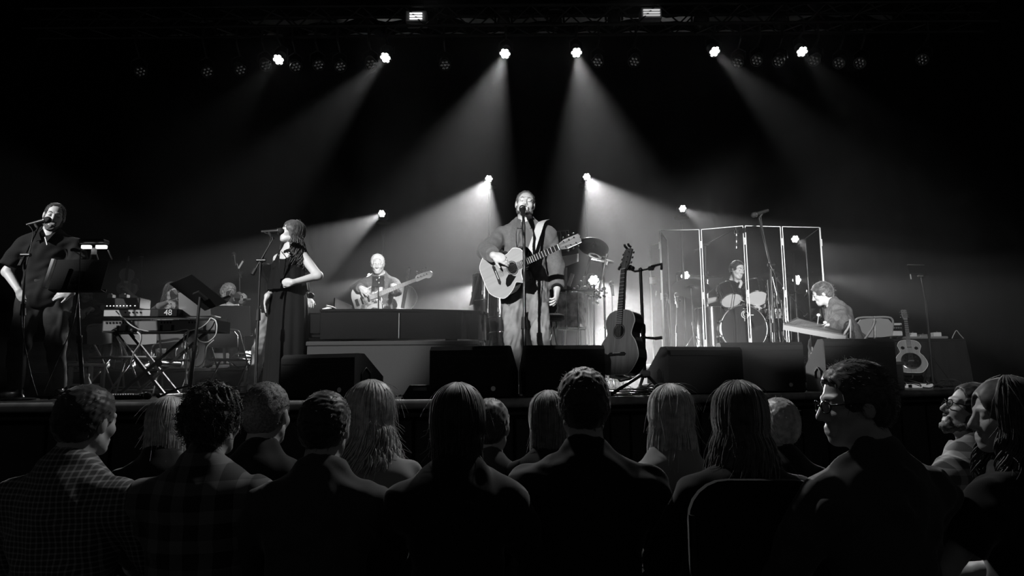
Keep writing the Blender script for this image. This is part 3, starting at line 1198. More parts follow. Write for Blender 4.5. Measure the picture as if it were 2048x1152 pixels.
        if collar:
            F.cap(T(0, 0.014, 0.525), T(0, 0.006, 0.575), 0.070 * k, 0.068 * k, 0.02, flat=True)
        hd = s.headpts(0, 0.0, -0.05)
        nk = T(0, -0.005, 0.60)
        F.cap(T(0, -0.02, 0.555), nk + (hd - nk) * 1.3 + s.up * 0.1, neckcut * k, neckcut * 1.6 * k, 0.006, sub=True)
        if vneck:
            F.cap(T(0, -0.155, 0.555 - vneck), T(0, -0.075, 0.60), 0.012, 0.085 * k, 0.008, sub=True)
        if front:
            front(F)
        clip = [(T(0, 0, hem - 0.05), -s.up)]
        V, Q = F.mesh(vox, fold, 1.0, seed, clip)
        return np_obj(name, [(V, Q)], material, s.root, label)

    def trousers(s, material, t=0.014, vox=0.009, fold=0.005, seed=3, flare=0.0, name='trousers', top=0.10, frac=1.97):
        F = Field()
        k, T = s.k, s.Tp
        if s.seated:
            top = 0.24
        F.ell(T(0, 0.01, 0.0), np.array([0.165 * s.w, 0.115, 0.12]) * k + t - 0.008, 0.05, s.T)
        F.ell(T(0, 0.005, 0.10), np.array([0.145 * s.w, 0.104, 0.10]) * k + t - 0.008, 0.05, s.T)
        s.legs(F, t, frac, flare, flat=True)
        V, Q = F.mesh(vox, fold, 1.25, seed, [(T(0, 0, top), np.array([0, 0, 1.0]))])
        return np_obj(name, [(V, Q)], material, s.root)

    def shoes(s, material, vox=0.008, t=0.008):
        for sd in (1, -1):
            if sd not in s.leg:
                continue
            keep = {q: s.leg[q] for q in s.leg}
            s.leg = {sd: keep[sd]}
            F = Field()
            s.feet(F, t)
            kn, an, toe = s.leg[sd]
            np_obj('shoe', [F.mesh(vox, clip=[(an + np.array([0, 0, -0.072 * s.k]), np.array([0, 0, -1.0]))])], material, s.root)
            s.leg = keep

    def cap_hair(s, material, t=0.012, line=(0.055, 0.055), back=-0.07, vox=0.005, fold=0.0016, bald=0.0, fuzz=250, fuzzlen=0.018, seed=1, name='hair', side=-0.03, extra=None, fuzzr=0.0011, curl=0.0, flat=0.55):
        """short hair: the skull grown by t, cut along the hair line; fuzz of short strands on top"""
        h, k = s.headpts, s.hs
        F = Field()
        F.ell(h(0, -0.016, 0.034), (np.array([0.075, 0.096, 0.086])) * k + t, 0.02, s.HM)
        F.ell(h(0, -0.045, -0.01), (np.array([0.066, 0.062, 0.07])) * k + t * 0.9, 0.03, s.HM)
        # face opening
        F.ell(h(0, 0.115, -0.045), np.array([0.072 + side * 0, 0.095, 0.075 + line[0]]) * k, 0.008, s.HM, True)
        F.ell(h(0, 0.098, 0.025), np.array([0.076, 0.075, 0.018 + line[1]]) * k, 0.01, s.HM, True)
        for sd in (1, -1):
            F.ell(h(sd * 0.085, 0.02, -0.065), np.array([0.035, 0.062, 0.058]) * k, 0.006, s.HM, True)
        F.ell(h(0, -0.02, -0.155), np.array([0.2, 0.2, 0.085 - (0.07 + back)]) * k, 0.006, s.HM, True)
        if bald:
            F.ell(h(0, 0.0, 0.15), np.array([0.07, 0.09, 0.05 + bald]) * k, 0.01, s.HM, True)
        if extra:
            extra(F)
        shells = [F.mesh(vox, fold, 4.0, seed)]
        if fuzz and len(shells[0][0]):
            rs = np.random.RandomState(seed)
            V = shells[0][0]
            ids = rs.randint(0, len(V), fuzz)
            cs = []
            c0 = h(0, -0.02, 0.0)
            for i in ids:
                nrm = unit(V[i] - c0)
                dirn = unit(nrm * flat + rs.normal(size=3) * 0.35 + s.HM @ np.array([0, -0.55, -0.45]))
                l = fuzzlen * rs.uniform(0.4, 1.2)
                p = [V[i] + dirn * l * u + (np.cross(dirn, nrm) * math.sin(u * 4) * curl * l if curl else 0) for u in (0, 0.35, 0.7, 1.0)]
                cs.append(p)
            shells.append(strands(cs, fuzzr, fuzzr * 0.3))
        return np_obj(name, shells, material, s.root)

    def long_hair(s, material, length=0.38, t=0.016, count=300, vox=0.006, seed=2, wave=0.012, spreadx=0.02, part=0.0, rad=0.0042, front=0.5, flyaway=120, name='hair', back_only=False, line=0.05, drop=None, arc=None):
        """cap plus many strands falling from the crown over back and sides"""
        h, k = s.headpts, s.hs
        rs = np.random.RandomState(seed)
        F = Field()
        F.ell(h(0, -0.016, 0.034), (np.array([0.075, 0.096, 0.086])) * k + t, 0.02, s.HM)
        F.ell(h(0, -0.04, -0.035), (np.array([0.070, 0.066, 0.085])) * k + t, 0.03, s.HM)
        F.ell(h(0, 0.118, -0.04), np.array([0.062, 0.095, 0.072 + line]) * k, 0.008, s.HM, True)
        shells = [F.mesh(vox, 0.001, 2.0, seed)]
        cs = []
        for i in range(count):
            a = rs.uniform(-1, 1) * R(arc if arc else (128 if not back_only else 105))       # around the head, 0 = back
            sx, sy = math.sin(a), -math.cos(a)
            el = rs.uniform(0.05, 0.9)
            g = t / k + rs.uniform(-0.003, 0.005)
            hp = []
            for fi in (82, 55, 25, -12, -42):
                cf, sf = math.cos(R(fi)), math.sin(R(fi))
                if fi < 0:
                    cf = 1.0 - 0.06 * (fi < -20)
                hp.append(h(part * (fi > 60) + sx * (0.075 + g) * cf, -0.016 + sy * (0.096 + g) * cf, 0.034 + (0.086 + g) * sf))
            ln = length * rs.uniform(0.75, 1.08)
            h2 = hp[-1].copy()
            m = 7
            out = s.HM @ np.array([sx, sy, 0])
            ph = rs.uniform(0, 6.28)
            dn = np.array([0, 0, -1.0]) if drop is None else np.array(drop)
            for j in range(1, m + 1):
                u = j / m
                q2 = h2 + dn * ln * u + out * spreadx * u + np.array([math.sin(ph + u * 7), math.cos(ph * 1.3 + u * 6), 0]) * wave * (0.3 + u)
                hp.append(q2)
            sp = np.array(spline([tuple(x) for x in hp], 3))
            cs.append(sp)
        shells.append(strands(cs, rad, rad * 0.5, 4))
        fc = []
        for i in range(flyaway):
            c = cs[rs.randint(0, len(cs))]
            j = rs.randint(0, len(c) - 6)
            off = rs.normal(size=3) * 0.012
            seg = c[j:j + 8] + np.linspace(0, 1, len(c[j:j + 8]))[:, None] * off * 2
            fc.append(seg)
        if fc:
            shells.append(strands(fc, 0.0011, 0.0005, 3))
        return np_obj(name, shells, material, s.root)

    def beard(s, material='beard', t=0.0025, vox=0.0045, moustache=True, seed=4, full=0.0):
        h, k = s.headpts, s.hs
        F = Field()
        for sd in (1, -1):
            F.cap(h(sd * 0.062, 0.012, -0.035), h(sd * 0.05, 0.012, -0.075), 0.013 * k + t, 0.018 * k + t, 0.02)
            F.cap(h(sd * 0.05, 0.012, -0.075), h(sd * 0.02, 0.062, -0.100 - full), 0.018 * k + t, 0.020 * k + t, 0.02)
        F.sph(h(0, 0.070, -0.102 - full), 0.024 * k + t, 0.03)
        if moustache:
            for sd in (1, -1):
                F.cap(h(0, 0.094, -0.052), h(sd * 0.026, 0.082, -0.062), 0.006 * k, 0.005 * k, 0.004)
                F.cap(h(sd * 0.026, 0.082, -0.062), h(sd * 0.028, 0.07, -0.088), 0.006 * k, 0.008 * k, 0.01)
        F.cap(h(0, 0.080, -0.083), h(0, 0.080, -0.098), 0.011 * k, 0.014 * k, 0.008)
        F.ell(h(0, 0.098, -0.069), np.array([0.016, 0.022, 0.0045]) * k, 0.003, s.HM, True)
        return np_obj('beard', [F.mesh(vox, 0.0025, 3.0, seed)], material, s.root)

    def brows(s, material='hair_dark', lash=True):
        h, k = s.headpts, s.hs
        F = Field()
        for sd in (1, -1):
            F.cap(h(sd * 0.014, 0.0905, 0.022), h(sd * 0.030, 0.0865, 0.030), 0.0035 * k, 0.0042 * k, 0.002)
            F.cap(h(sd * 0.030, 0.0865, 0.030), h(sd * 0.048, 0.074, 0.024), 0.0042 * k, 0.003 * k, 0.002)
            if lash:
                F.cap(h(sd * 0.020, 0.0855, -0.004), h(sd * 0.031, 0.0875, -0.0065), 0.0024 * k, None, 0.001)
                F.cap(h(sd * 0.031, 0.0875, -0.0065), h(sd * 0.043, 0.0815, -0.003), 0.0024 * k, None, 0.001)
        return np_obj('eyebrows', [F.mesh(0.0022)], material, s.root)

    def glasses(s, material='black_gloss'):
        h, k = s.headpts, s.hs
        mb = MB()
        for sd in (1, -1):
            c = np.array([sd * 0.032, 0.100, 0.0])
            pts = [h(c[0] + 0.026 * math.cos(a), c[1] - 0.006 * abs(math.cos(a)) * (1 if sd * math.cos(a) > 0 else 0), c[2] + 0.018 * math.sin(a)) for a in np.linspace(0, 2 * math.pi, 17)]
            mb.tube(pts, 0.0022, 5)
            mb.tube([h(sd * 0.058, 0.094, 0.006), h(sd * 0.082, 0.04, 0.008), h(sd * 0.084, -0.02, 0.004), h(sd * 0.08, -0.035, -0.015)], 0.0024, 5)
        mb.tube([h(-0.008, 0.104, 0.004), h(0.008, 0.104, 0.004)], 0.0022, 5)
        return mb.build('glasses', material, s.root, smooth=True)


def loft(rings, n=72, folds=0, amp=0.0, seed=0):
    """closed-tube garment from (cx, cy, z, rx, ry); vertical folds grow downwards"""
    rs = random.Random(seed)
    ph = [rs.uniform(0, 6.28) for _ in range(4)]
    V, Q = [], []
    m = len(rings)
    for i, (cx, cy_, z, rx, ry) in enumerate(rings):
        u = i / (m - 1)
        for k in range(n):
            w = 2 * math.pi * k / n
            f = 1 + amp * u * (math.sin(folds * w + ph[0] + 0.6 * math.sin(2 * w + ph[1])) + 0.5 * math.sin((folds * 1.7) // 1 * w + ph[2]))
            V.append((cx + rx * f * math.cos(w), cy_ + ry * f * math.sin(w), z))
    for i in range(m - 1):
        for k in range(n):
            k2 = (k + 1) % n
            Q.append((i * n + k, (i + 1) * n + k, (i + 1) * n + k2, i * n + k2))
    return np.array(V), np.array(Q)


# ------------------------------------------------------------------ guitars: local Z up the neck, face towards -Y, origin at the tail end
def guitar_outline(L=0.50, lower=0.20, waist=0.122, upper=0.146, cut=False, n=7):
    right = [(0.0, 0.0), (lower * 0.6, 0.012), (lower * 0.97, 0.105), (lower, 0.17), (lower * 0.82, 0.255), (waist, 0.31), (upper * 0.93, 0.375), (upper, 0.415), (upper * 0.8, 0.475), (0.06, L), (0.028, L)]
    left = [(-x, z) for x, z in reversed(right)]
    if cut:
        right = right[:6] + [(waist * 1.02, 0.335), (upper * 0.98, 0.375), (upper * 1.0, 0.392), (upper * 0.78, 0.388), (0.052, 0.405), (0.03, 0.44), (0.028, L)]
    pts = spline([(x, 0, z) for x, z in right], n) + spline([(x, 0, z) for x, z in left], n)
    out = []
    for p in pts:
        if not out or (abs(p.x - out[-1][0]) + abs(p.z - out[-1][1])) > 1e-4:
            out.append((p.x, p.z))
    if abs(out[0][0] - out[-1][0]) + abs(out[0][1] - out[-1][1]) < 1e-4:
        out.pop()
    return out


def acoustic_guitar(name, label, M, top='guitar_top', side='black_gloss', cut=False, pick=True, resonator=False, board='fretboard', fretm='ivory', head='black_gloss', capo=False):
    t = thing(name, label, 'guitar', M=M)
    ol = guitar_outline(cut=cut)
    MB().prism(ol, -0.045, 0.055).build('body', side, t, smooth=40)
    MB().prism([(x * 0.985, 0.004 + z * 0.985) for x, z in ol], -0.0475, -0.045).build('soundboard', top, t)
    mb = MB()
    bd = [Vector((x, -0.0445, z)) for x, z in ol]
    mb.tube(bd + [bd[0]], 0.0035, 5)
    mb.build('binding', 'ivory' if not cut else 'white_paint', t, smooth=True)
    HX = Matrix.Rotation(R(90), 4, 'X')
    if not resonator:
        MB().lathe([(0.049, 0.0), (0.049, 0.001)], 28, Matrix.Translation((0, -0.0478, 0.335)) @ HX).build('soundhole', 'black_matte', t)
        MB().torus((0, 0, 0), 0.056, 0.0035, 32, 5, Matrix.Translation((0, -0.0478, 0.335)) @ HX).build('rosette', 'fretboard', t)
        BR = MB().prism([(-0.088, 0.158), (-0.075, 0.146), (0, 0.150), (0.075, 0.146), (0.088, 0.158), (0.07, 0.172), (-0.07, 0.172)], -0.056, -0.047).build('bridge', 'fretboard', t)
        MB().box((0, -0.058, 0.166), (0.075, 0.006, 0.004)).build('saddle', 'ivory', BR)
        if pick:
            pg = [(0.045, 0.30), (0.062, 0.315), (0.075, 0.34), (0.098, 0.30), (0.125, 0.25), (0.128, 0.215), (0.10, 0.21), (0.06, 0.235), (0.035, 0.275)]
            MB().prism([(x, z) for x, z in pg], -0.0495, -0.047).build('pickguard', 'black_gloss', t)
    else:
        MB().lathe([(0.128, 0), (0.126, 0.008), (0.118, 0.011), (0.05, 0.006), (0.01, 0.012)], 36, Matrix.Translation((0, -0.047, 0.175)) @ HX).build('cover_plate', 'chrome', t, smooth=40)
        MB().torus((0, 0, 0), 0.120, 0.005, 36, 6, Matrix.Translation((0, -0.052, 0.175)) @ HX).build('plate_rim', 'chrome', t, smooth=True)
        for k in range(8):
            a = 2 * math.pi * k / 8
            MB().lathe([(0.015, 0.0), (0.015, 0.002)], 12, Matrix.Translation((0.08 * math.cos(a), -0.058, 0.175 + 0.08 * math.sin(a))) @ HX).build('sound_port', 'black_matte', t)
        for sx in (-1, 1):
            MB().lathe([(0.024, 0.0), (0.024, 0.003)], 18, Matrix.Translation((sx * 0.085, -0.0478, 0.375)) @ HX).build('screen_hole', 'chrome', t)
        MB().box((0, -0.064, 0.175), (0.07, 0.014, 0.016), None, 0.003).build('bridge', 'steel', t)
    # neck
    mb = MB()
    mb.add([(-0.028, -0.05, 0.42), (0.028, -0.05, 0.42), (0.022, -0.05, 0.83), (-0.022, -0.05, 0.83), (-0.02, -0.018, 0.44), (0.02, -0.018, 0.44), (0.016, -0.028, 0.83), (-0.016, -0.028, 0.83)],
           [(0, 1, 2, 3), (7, 6, 5, 4), (0, 3, 7, 4), (1, 5, 6, 2), (0, 4, 5, 1), (3, 2, 6, 7)])
    mb.build('neck', 'neck_wood', t)
    FB = MB().add([(-0.0285, -0.0565, 0.385), (0.0285, -0.0565, 0.385), (0.022, -0.0565, 0.83), (-0.022, -0.0565, 0.83), (-0.0285, -0.047, 0.385), (0.0285, -0.047, 0.385), (0.022, -0.047, 0.83), (-0.022, -0.047, 0.83)],
             [(0, 1, 2, 3), (7, 6, 5, 4), (0, 3, 7, 4), (1, 5, 6, 2), (0, 4, 5, 1), (3, 2, 6, 7)]).build('fretboard', board, t)
    for k in range(1, 20):
        z = 0.83 - (0.83 - 0.18) * (1 - 2 ** (-k / 12.0))
        w = 0.022 + (0.0285 - 0.022) * (0.83 - z) / 0.445
        MB().box((0, -0.0575, z), (2 * w, 0.003, 0.0035)).build('fret', fretm, FB)
    MB().box((0, -0.058, 0.832), (0.046, 0.006, 0.006)).build('nut', 'ivory', t)
    tilt = Matrix.Translation((0, -0.04, 0.835)) @ Matrix.Rotation(R(-13), 4, 'X')
    HS = MB().prism([(-0.024, 0), (0.024, 0), (0.038, 0.05), (0.036, 0.175), (0.012, 0.185), (0, 0.178), (-0.012, 0.185), (-0.036, 0.175), (-0.038, 0.05)], -0.008, 0.008, tilt).build('headstock', head, t)
    for sx in (-1, 1):
        for k in range(3):
            z = 0.05 + 0.045 * k
            o = MB().cyl((sx * 0.022, -0.012, z), (sx * 0.022, -0.022, z), 0.005, n=8, M=tilt).cyl((sx * 0.034, 0.002, z), (sx * 0.05, 0.002, z), 0.003, n=6, M=tilt).ell((sx * 0.055, 0.002, z), (0.008, 0.005, 0.011), 8, 6, tilt)
            o.build('tuning_peg', 'chrome', HS, smooth=40)
    for k in range(6):
        x = (k - 2.5)
        MB().tube([(x * 0.0105, -0.060, 0.168), (x * 0.0068, -0.0615, 0.832), tilt @ Vector(((-0.022 if k < 3 else 0.022), -0.018, 0.05 + 0.045 * (2 - abs(k - 2.5) + 0.5)))], 0.0008, 4).build('string', 'steel', t)
    if capo:
        MB().box((0, -0.066, 0.79), (0.065, 0.012, 0.014), None, 0.004).build('capo', 'black_metal', t)
    return t


def bass_guitar(name, label, M):
    t = thing(name, label, 'bass guitar', M=M)
    pts = [(0.0, 0.0), (0.10, 0.0), (0.165, 0.05), (0.17, 0.13), (0.135, 0.20), (0.125, 0.26), (0.16, 0.33), (0.175, 0.385), (0.15, 0.41), (0.11, 0.375), (0.045, 0.33), (0.03, 0.34), (-0.035, 0.345), (-0.05, 0.35), (-0.10, 0.44), (-0.135, 0.50), (-0.165, 0.49), (-0.165, 0.42), (-0.13, 0.33), (-0.125, 0.25), (-0.165, 0.16), (-0.18, 0.09), (-0.15, 0.03), (-0.08, 0.0)]
    ol = [(p.x, p.z) for p in spline([(x, 0, z) for x, z in pts], 4, True)]
    MB().prism(ol, -0.022, 0.022).build('body', 'bass_white', t, smooth=40)
    pg = [(p.x, p.z) for p in spline([(x, 0, z) for x, z in [(-0.03, 0.34), (-0.10, 0.36), (-0.11, 0.28), (-0.09, 0.2), (0.0, 0.15), (0.06, 0.1), (0.12, 0.05), (0.13, 0.11), (0.09, 0.19), (0.08, 0.27), (0.09, 0.33), (0.04, 0.33)]], 4, True)]
    MB().prism(pg, -0.025, -0.021).build('pickguard', 'tortoise', t)
    for z in (0.14, 0.235):
        MB().box((0, -0.03, z), (0.09, 0.012, 0.022), None, 0.004).build('pickup', 'black_paint', t)
    MB().box((0, -0.028, 0.065), (0.085, 0.012, 0.05), None, 0.003).build('bridge', 'chrome', t)
    for k in range(3):
        MB().cyl((0.105 + 0.004 * k, -0.022, 0.05 + 0.032 * k), (0.105 + 0.004 * k, -0.04, 0.05 + 0.032 * k), 0.011, n=12).build('control_knob', 'black_paint', t, smooth=40)
    MB().add([(-0.031, -0.034, 0.26), (0.031, -0.034, 0.26), (0.02, -0.034, 0.93), (-0.02, -0.034, 0.93), (-0.025, -0.008, 0.33), (0.025, -0.008, 0.33), (0.016, -0.012, 0.93), (-0.016, -0.012, 0.93)],
             [(0, 1, 2, 3), (7, 6, 5, 4), (0, 3, 7, 4), (1, 5, 6, 2), (0, 4, 5, 1), (3, 2, 6, 7)]).build('neck', 'maple', t)
    for k in range(1, 21):
        z = 0.93 - 0.86 * (1 - 2 ** (-k / 12.0))
        w = 0.02 + 0.011 * (0.93 - z) / 0.67
        MB().box((0, -0.0345, z), (2 * w, 0.003, 0.003)).build('fret', 'steel', t)
    hs = [(p.x, p.z) for p in spline([(x, 0, z) for x, z in [(-0.02, 0.93), (-0.045, 0.955), (-0.05, 1.0), (-0.046, 1.10), (-0.035, 1.15), (0.0, 1.165), (0.03, 1.14), (0.035, 1.10), (0.02, 1.06), (0.022, 0.98), (0.02, 0.93)]], 4, True)]
    MB().prism(hs, -0.022, -0.006).build('headstock', 'maple', t)
    for k in range(4):
        z = 0.975 + 0.042 * k
        MB().cyl((-0.02, -0.022, z), (-0.02, -0.036, z), 0.007, n=10).cyl((-0.045, -0.014, z), (-0.075, -0.014, z), 0.004, n=6).ell((-0.085, -0.014, z), (0.014, 0.004, 0.013), 8, 6).build('tuning_peg', 'chrome', t, smooth=40)
    for k in range(4):
        x = k - 1.5
        MB().tube([(x * 0.019, -0.038, 0.07), (x * 0.011, -0.038, 0.93), (-0.02, -0.032, 0.975 + 0.042 * k)], 0.0013, 4).build('string', 'steel', t)
    return t


# ------------------------------------------------------------------ microphones and stands
def microphone_parts(t, tip, direction, world=True, ball=0.030, body=0.16, matn='black_metal', ballm='grille'):
    """vocal microphone with its ball at tip, handle running away along direction"""
    d = Vector(direction).normalized()
    M = basis(tip, Vector((1, 0, 0)) if abs(d.x) < 0.9 else Vector((0, 0, 1)), d)
    mic_ = MB().lathe([(ball * 0.8, ball * 0.7), (ball * 0.72, ball * 1.3), (ball * 0.5, body)], 12, M).build('microphone', matn, t, world, smooth=40)
    MB().ell((0, 0, 0), (ball, ball, ball * 1.08), 14, 10, M).build('microphone_head', ballm, mic_, world, smooth=True)
    MB().torus((0, 0, ball * 0.72), ball * 0.86, 0.004, 18, 6, M).build('microphone_ring', 'steel', mic_, world, smooth=True)
    return M


def mic_stand(label, base, top, tip, hdir, boom=None, kind='round', name='microphone_stand', group=None, mic=True, thin=0.011, cable=None, clutch=0.55, counter=0.25):
    """base: floor point, top: end of the pole, boom: optional end of a boom arm; tip: microphone ball, hdir: its handle direction"""
    base, top, tip = Vector(base), Vector(top), Vector(tip)
    t = thing(name, label, 'microphone stand', base, group=group)
    if kind == 'round':
        MB().lathe([(0.13, 0), (0.13, 0.012), (0.1, 0.022), (0.03, 0.028), (0.02, 0.05)], 24, Matrix.Translation(base)).build('base', 'black_metal', t, True, smooth=40)
    else:
        for k in range(3):
            a = R(25 + 120 * k)
            MB().tube([base + Vector((0, 0, 0.14)), base + Vector((0.30 * math.cos(a), 0.30 * math.sin(a), 0.014))], 0.009, 6).build('leg', 'black_metal', t, True, smooth=True)
            MB().ell(base + Vector((0.30 * math.cos(a), 0.30 * math.sin(a), 0.012)), (0.016, 0.016, 0.012), 8, 6).build('foot', 'black_rubber', t, True, smooth=True)
        MB().cyl(base + Vector((0, 0, 0.10)), base + Vector((0, 0, 0.18)), 0.02, n=10).build('hub', 'black_metal', t, True, smooth=40)
    mid = base.lerp(top, clutch)
    MB().cyl(base + Vector((0, 0, 0.03)), mid, thin * 1.25, n=10).build('lower_tube', 'black_metal', t, True, smooth=40)
    MB().cyl(mid, top, thin * 0.85, n=10).build('upper_tube', 'black_metal', t, True, smooth=40)
    u = (top - base).normalized()
    MB().cyl(mid - u * 0.05, mid + u * 0.045, thin * 2.0, thin * 1.6, n=12).build('clutch', 'black_rubber', t, True, smooth=40)
    end = top
    if boom is not None:
        boom = Vector(boom)
        d = (boom - top).normalized()
        MB().cyl(top - d * counter, boom, thin * 0.75, n=8).build('boom_arm', 'black_metal', t, True, smooth=40)
        MB().cyl(top - Vector((0.03, 0, 0)), top + Vector((0.045, 0, 0)), 0.017, n=10).build('boom_clamp', 'black_metal', t, True, smooth=40)
        MB().cyl(top - d * counter, top - d * (counter + 0.06), 0.016, n=8).build('counterweight', 'black_rubber', t, True, smooth=40)
        end = boom
    if mic:
        hd = Vector(hdir).normalized()
        microphone_parts(t, tip, hd)
        q = tip + hd * 0.10
        MB().tube([end, (end + q) / 2 + Vector((0, 0, -0.006)), q], 0.011, 8).build('microphone_clip', 'black_rubber', t, True, smooth=True)
    if cable:
        MB().tube(spline([tip + Vector(hdir).normalized() * 0.15] + [Vector(c) for c in cable], 8), 0.0035, 6).build('cable', 'cable_black', t, True, smooth=True)
    return t


def music_stand(label, base, desk_c, xdir, updir, w=0.5, h=0.34, group=None, name='music_stand'):
    """black solid desk on a pole; desk face normal = xdir x updir"""
    base, c = Vector(base), Vector(desk_c)
    t = thing(name, label, 'music stand', base, group=group)
    M = basis(c, xdir, updir)
    dk = MB().box((0, 0, 0), (w, 0.006, h), M, 0.002).build('desk', 'black_matte', t, True)
    MB().box((0, -0.03, -h / 2), (w, 0.06, 0.005), M, 0.002).build('shelf', 'black_paint', dk, True)
    MB().box((0, -0.06, -h / 2 + 0.012), (w, 0.004, 0.026), M).build('lip', 'black_paint', dk, True)
    back = M @ Vector((0, 0.02, -0.03))
    MB().box((0, 0.012, -0.03), (0.09, 0.02, 0.11), M, 0.004).build('bracket', 'black_matte', t, True)
    top = Vector((base.x, base.y, 0)) * 0 + base.lerp(back, 0.93)
    MB().tube([base + Vector((0, 0, 0.05)), base.lerp(back, 0.5)], 0.016, 10).build('lower_tube', 'black_metal', t, True, smooth=40)
    MB().tube([base.lerp(back, 0.48), top, back], 0.0125, 10).build('upper_tube', 'black_metal', t, True, smooth=40)
    MB().cyl(base.lerp(back, 0.46), base.lerp(back, 0.52), 0.022, n=10).build('clutch', 'black_rubber', t, True, smooth=40)
    for k in range(3):
        a = R(80 + 120 * k)
        e = base + Vector((0.24 * math.cos(a), 0.24 * math.sin(a), 0.01))
        MB().tube([base + Vector((0, 0, 0.11)), base + Vector((0.12 * math.cos(a), 0.12 * math.sin(a), 0.07)), e], 0.010, 6).build('leg', 'black_metal', t, True, smooth=True)
    return t, M


# ------------------------------------------------------------------ floor wedges: local box with the speaker face sloping away (+Y) from the audience
def wedge(label, loc, rz, w=0.66, h=0.40, d=0.52, group='stage monitor wedges'):
    t = thing('monitor_wedge', label, 'stage monitor', loc, rz, group)
    # profile in YZ: the back (towards the audience) is nearly upright, the grille slopes up and back
    prof = [(0.0, 0.012), (0.03, 0.0), (d, 0.0), (d, h * 0.5), (0.12, h), (0.03, h), (0.0, h - 0.03)]
    M = Matrix.Rotation(R(90), 4, 'Z')
    mb = MB()
    n_ = len(prof)
    vs_ = [(-w / 2, y, z) for y, z in prof] + [(w / 2, y, z) for y, z in prof]
    mb.add(vs_, [tuple(range(n_)), tuple(range(2 * n_ - 1, n_ - 1, -1))] + [(i, n_ + i, n_ + (i + 1) % n_, (i + 1) % n_) for i in range(n_)])
    mb.build('cabinet', 'carpet_box', t)
    a, b = Vector((0, d - 0.008, h * 0.5 + 0.01)), Vector((0, 0.13, h - 0.008))
    mid = (a + b) / 2
    Mg = basis(mid + Vector((0, 0.008, 0.008)), (1, 0, 0), b - a)
    MB().box((0, 0, 0), (w - 0.06, 0.02, (b - a).length * 0.96), Mg, 0.006).build('grille', 'grille', t)
    for sx in (-1, 1):
        hd = MB()
        y0, z0 = 0.14, 0.13
        pts = [(y0 - 0.055, z0), (y0 - 0.055, z0 + 0.06), (y0, z0 + 0.10), (y0 + 0.055, z0 + 0.06), (y0 + 0.055, z0)]
        hd.add([(sx * (w / 2 + 0.002), y, z) for y, z in pts], [tuple(range(5))])
        hd.build('handle_cup', 'black_matte', t)
        MB().tube([(sx * (w / 2 + 0.006), y, z) for y, z in pts], 0.006, 6).build('handle_rim', 'black_rubber', t, smooth=True)
    for sx in (-1, 1):
        for yy in (0.06, d - 0.06):
            MB().cyl((sx * (w / 2 - 0.06), yy, -0.0), (sx * (w / 2 - 0.06), yy, 0.004), 0.02, n=10).build('rubber_foot', 'black_rubber', t)
    MB().box((0, 0.0, h - 0.075), (w - 0.02, 0.006, 0.006)).build('seam_strip', 'black_metal', t)
    MB().lathe([(0.018, 0), (0.018, 0.01)], 12, Matrix.Translation((w * 0.32, -0.002, 0.07)) @ Matrix.Rotation(R(90), 4, 'X')).build('cable_socket', 'steel', t)
    return t


# ------------------------------------------------------------------ folding chair: faces local -Y
def folding_chair(label, M, m='chair_grey', group='folding chairs on the stage', name='folding_chair'):
    t = thing(name, label, 'chair', group=group, M=M)
    w = 0.21
    MB().box((0, -0.02, 0.445), (0.40, 0.40, 0.025), None, 0.01).build('seat', m, t)
    pts = [(-w + 0.02, 0.185, 0.60), (-w + 0.02, 0.20, 0.74), (-w + 0.06, 0.21, 0.795), (0, 0.222, 0.805), (w - 0.06, 0.21, 0.795), (w - 0.02, 0.20, 0.74), (w - 0.02, 0.185, 0.60)]
    vs_ = []
    bp = [(x, y + 0.012 * (1 - (x / w) ** 2), z) for x, y, z in [(-0.19, 0.19, 0.60), (-0.19, 0.2, 0.74), (-0.15, 0.205, 0.79), (-0.07, 0.21, 0.80), (0.07, 0.21, 0.80), (0.15, 0.205, 0.79), (0.19, 0.2, 0.74), (0.19, 0.19, 0.60), (0.07, 0.19, 0.585), (-0.07, 0.19, 0.585)]]
    n_ = len(bp)
    MB().add(bp + [(x, y + 0.012, z) for x, y, z in bp], [tuple(range(n_)), tuple(range(2 * n_ - 1, n_ - 1, -1))] + [(i, n_ + i, n_ + (i + 1) % n_, (i + 1) % n_) for i in range(n_)]).build('backrest', m, t, smooth=40)
    for sx in (-1, 1):
        MB().tube(spline([(sx * w, -0.24, 0.012), (sx * w, -0.02, 0.42), (sx * w, 0.17, 0.70), (sx * w * 0.93, 0.205, 0.79), (sx * w * 0.6, 0.212, 0.815), (0, 0.212, 0.815)], 5), 0.011, 8).build('front_leg', m, t, smooth=True)
        MB().tube([(sx * w * 0.92, 0.22, 0.012), (sx * w * 0.92, -0.1, 0.435)], 0.011, 8).build('rear_leg', m, t, smooth=True)
        for yy in (-0.24, 0.22):
            MB().cyl((sx * w * (1 if yy < 0 else 0.92), yy, 0), (sx * w * (1 if yy < 0 else 0.92), yy, 0.03), 0.014, n=8).build('rubber_foot', 'black_rubber', t)
    MB().cyl((-w, -0.19, 0.10), (w, -0.19, 0.10), 0.008, n=6).build('cross_bar', m, t)
    MB().cyl((-w * 0.92, 0.18, 0.07), (w * 0.92, 0.18, 0.07), 0.008, n=6).build('cross_bar', m, t)
    return t


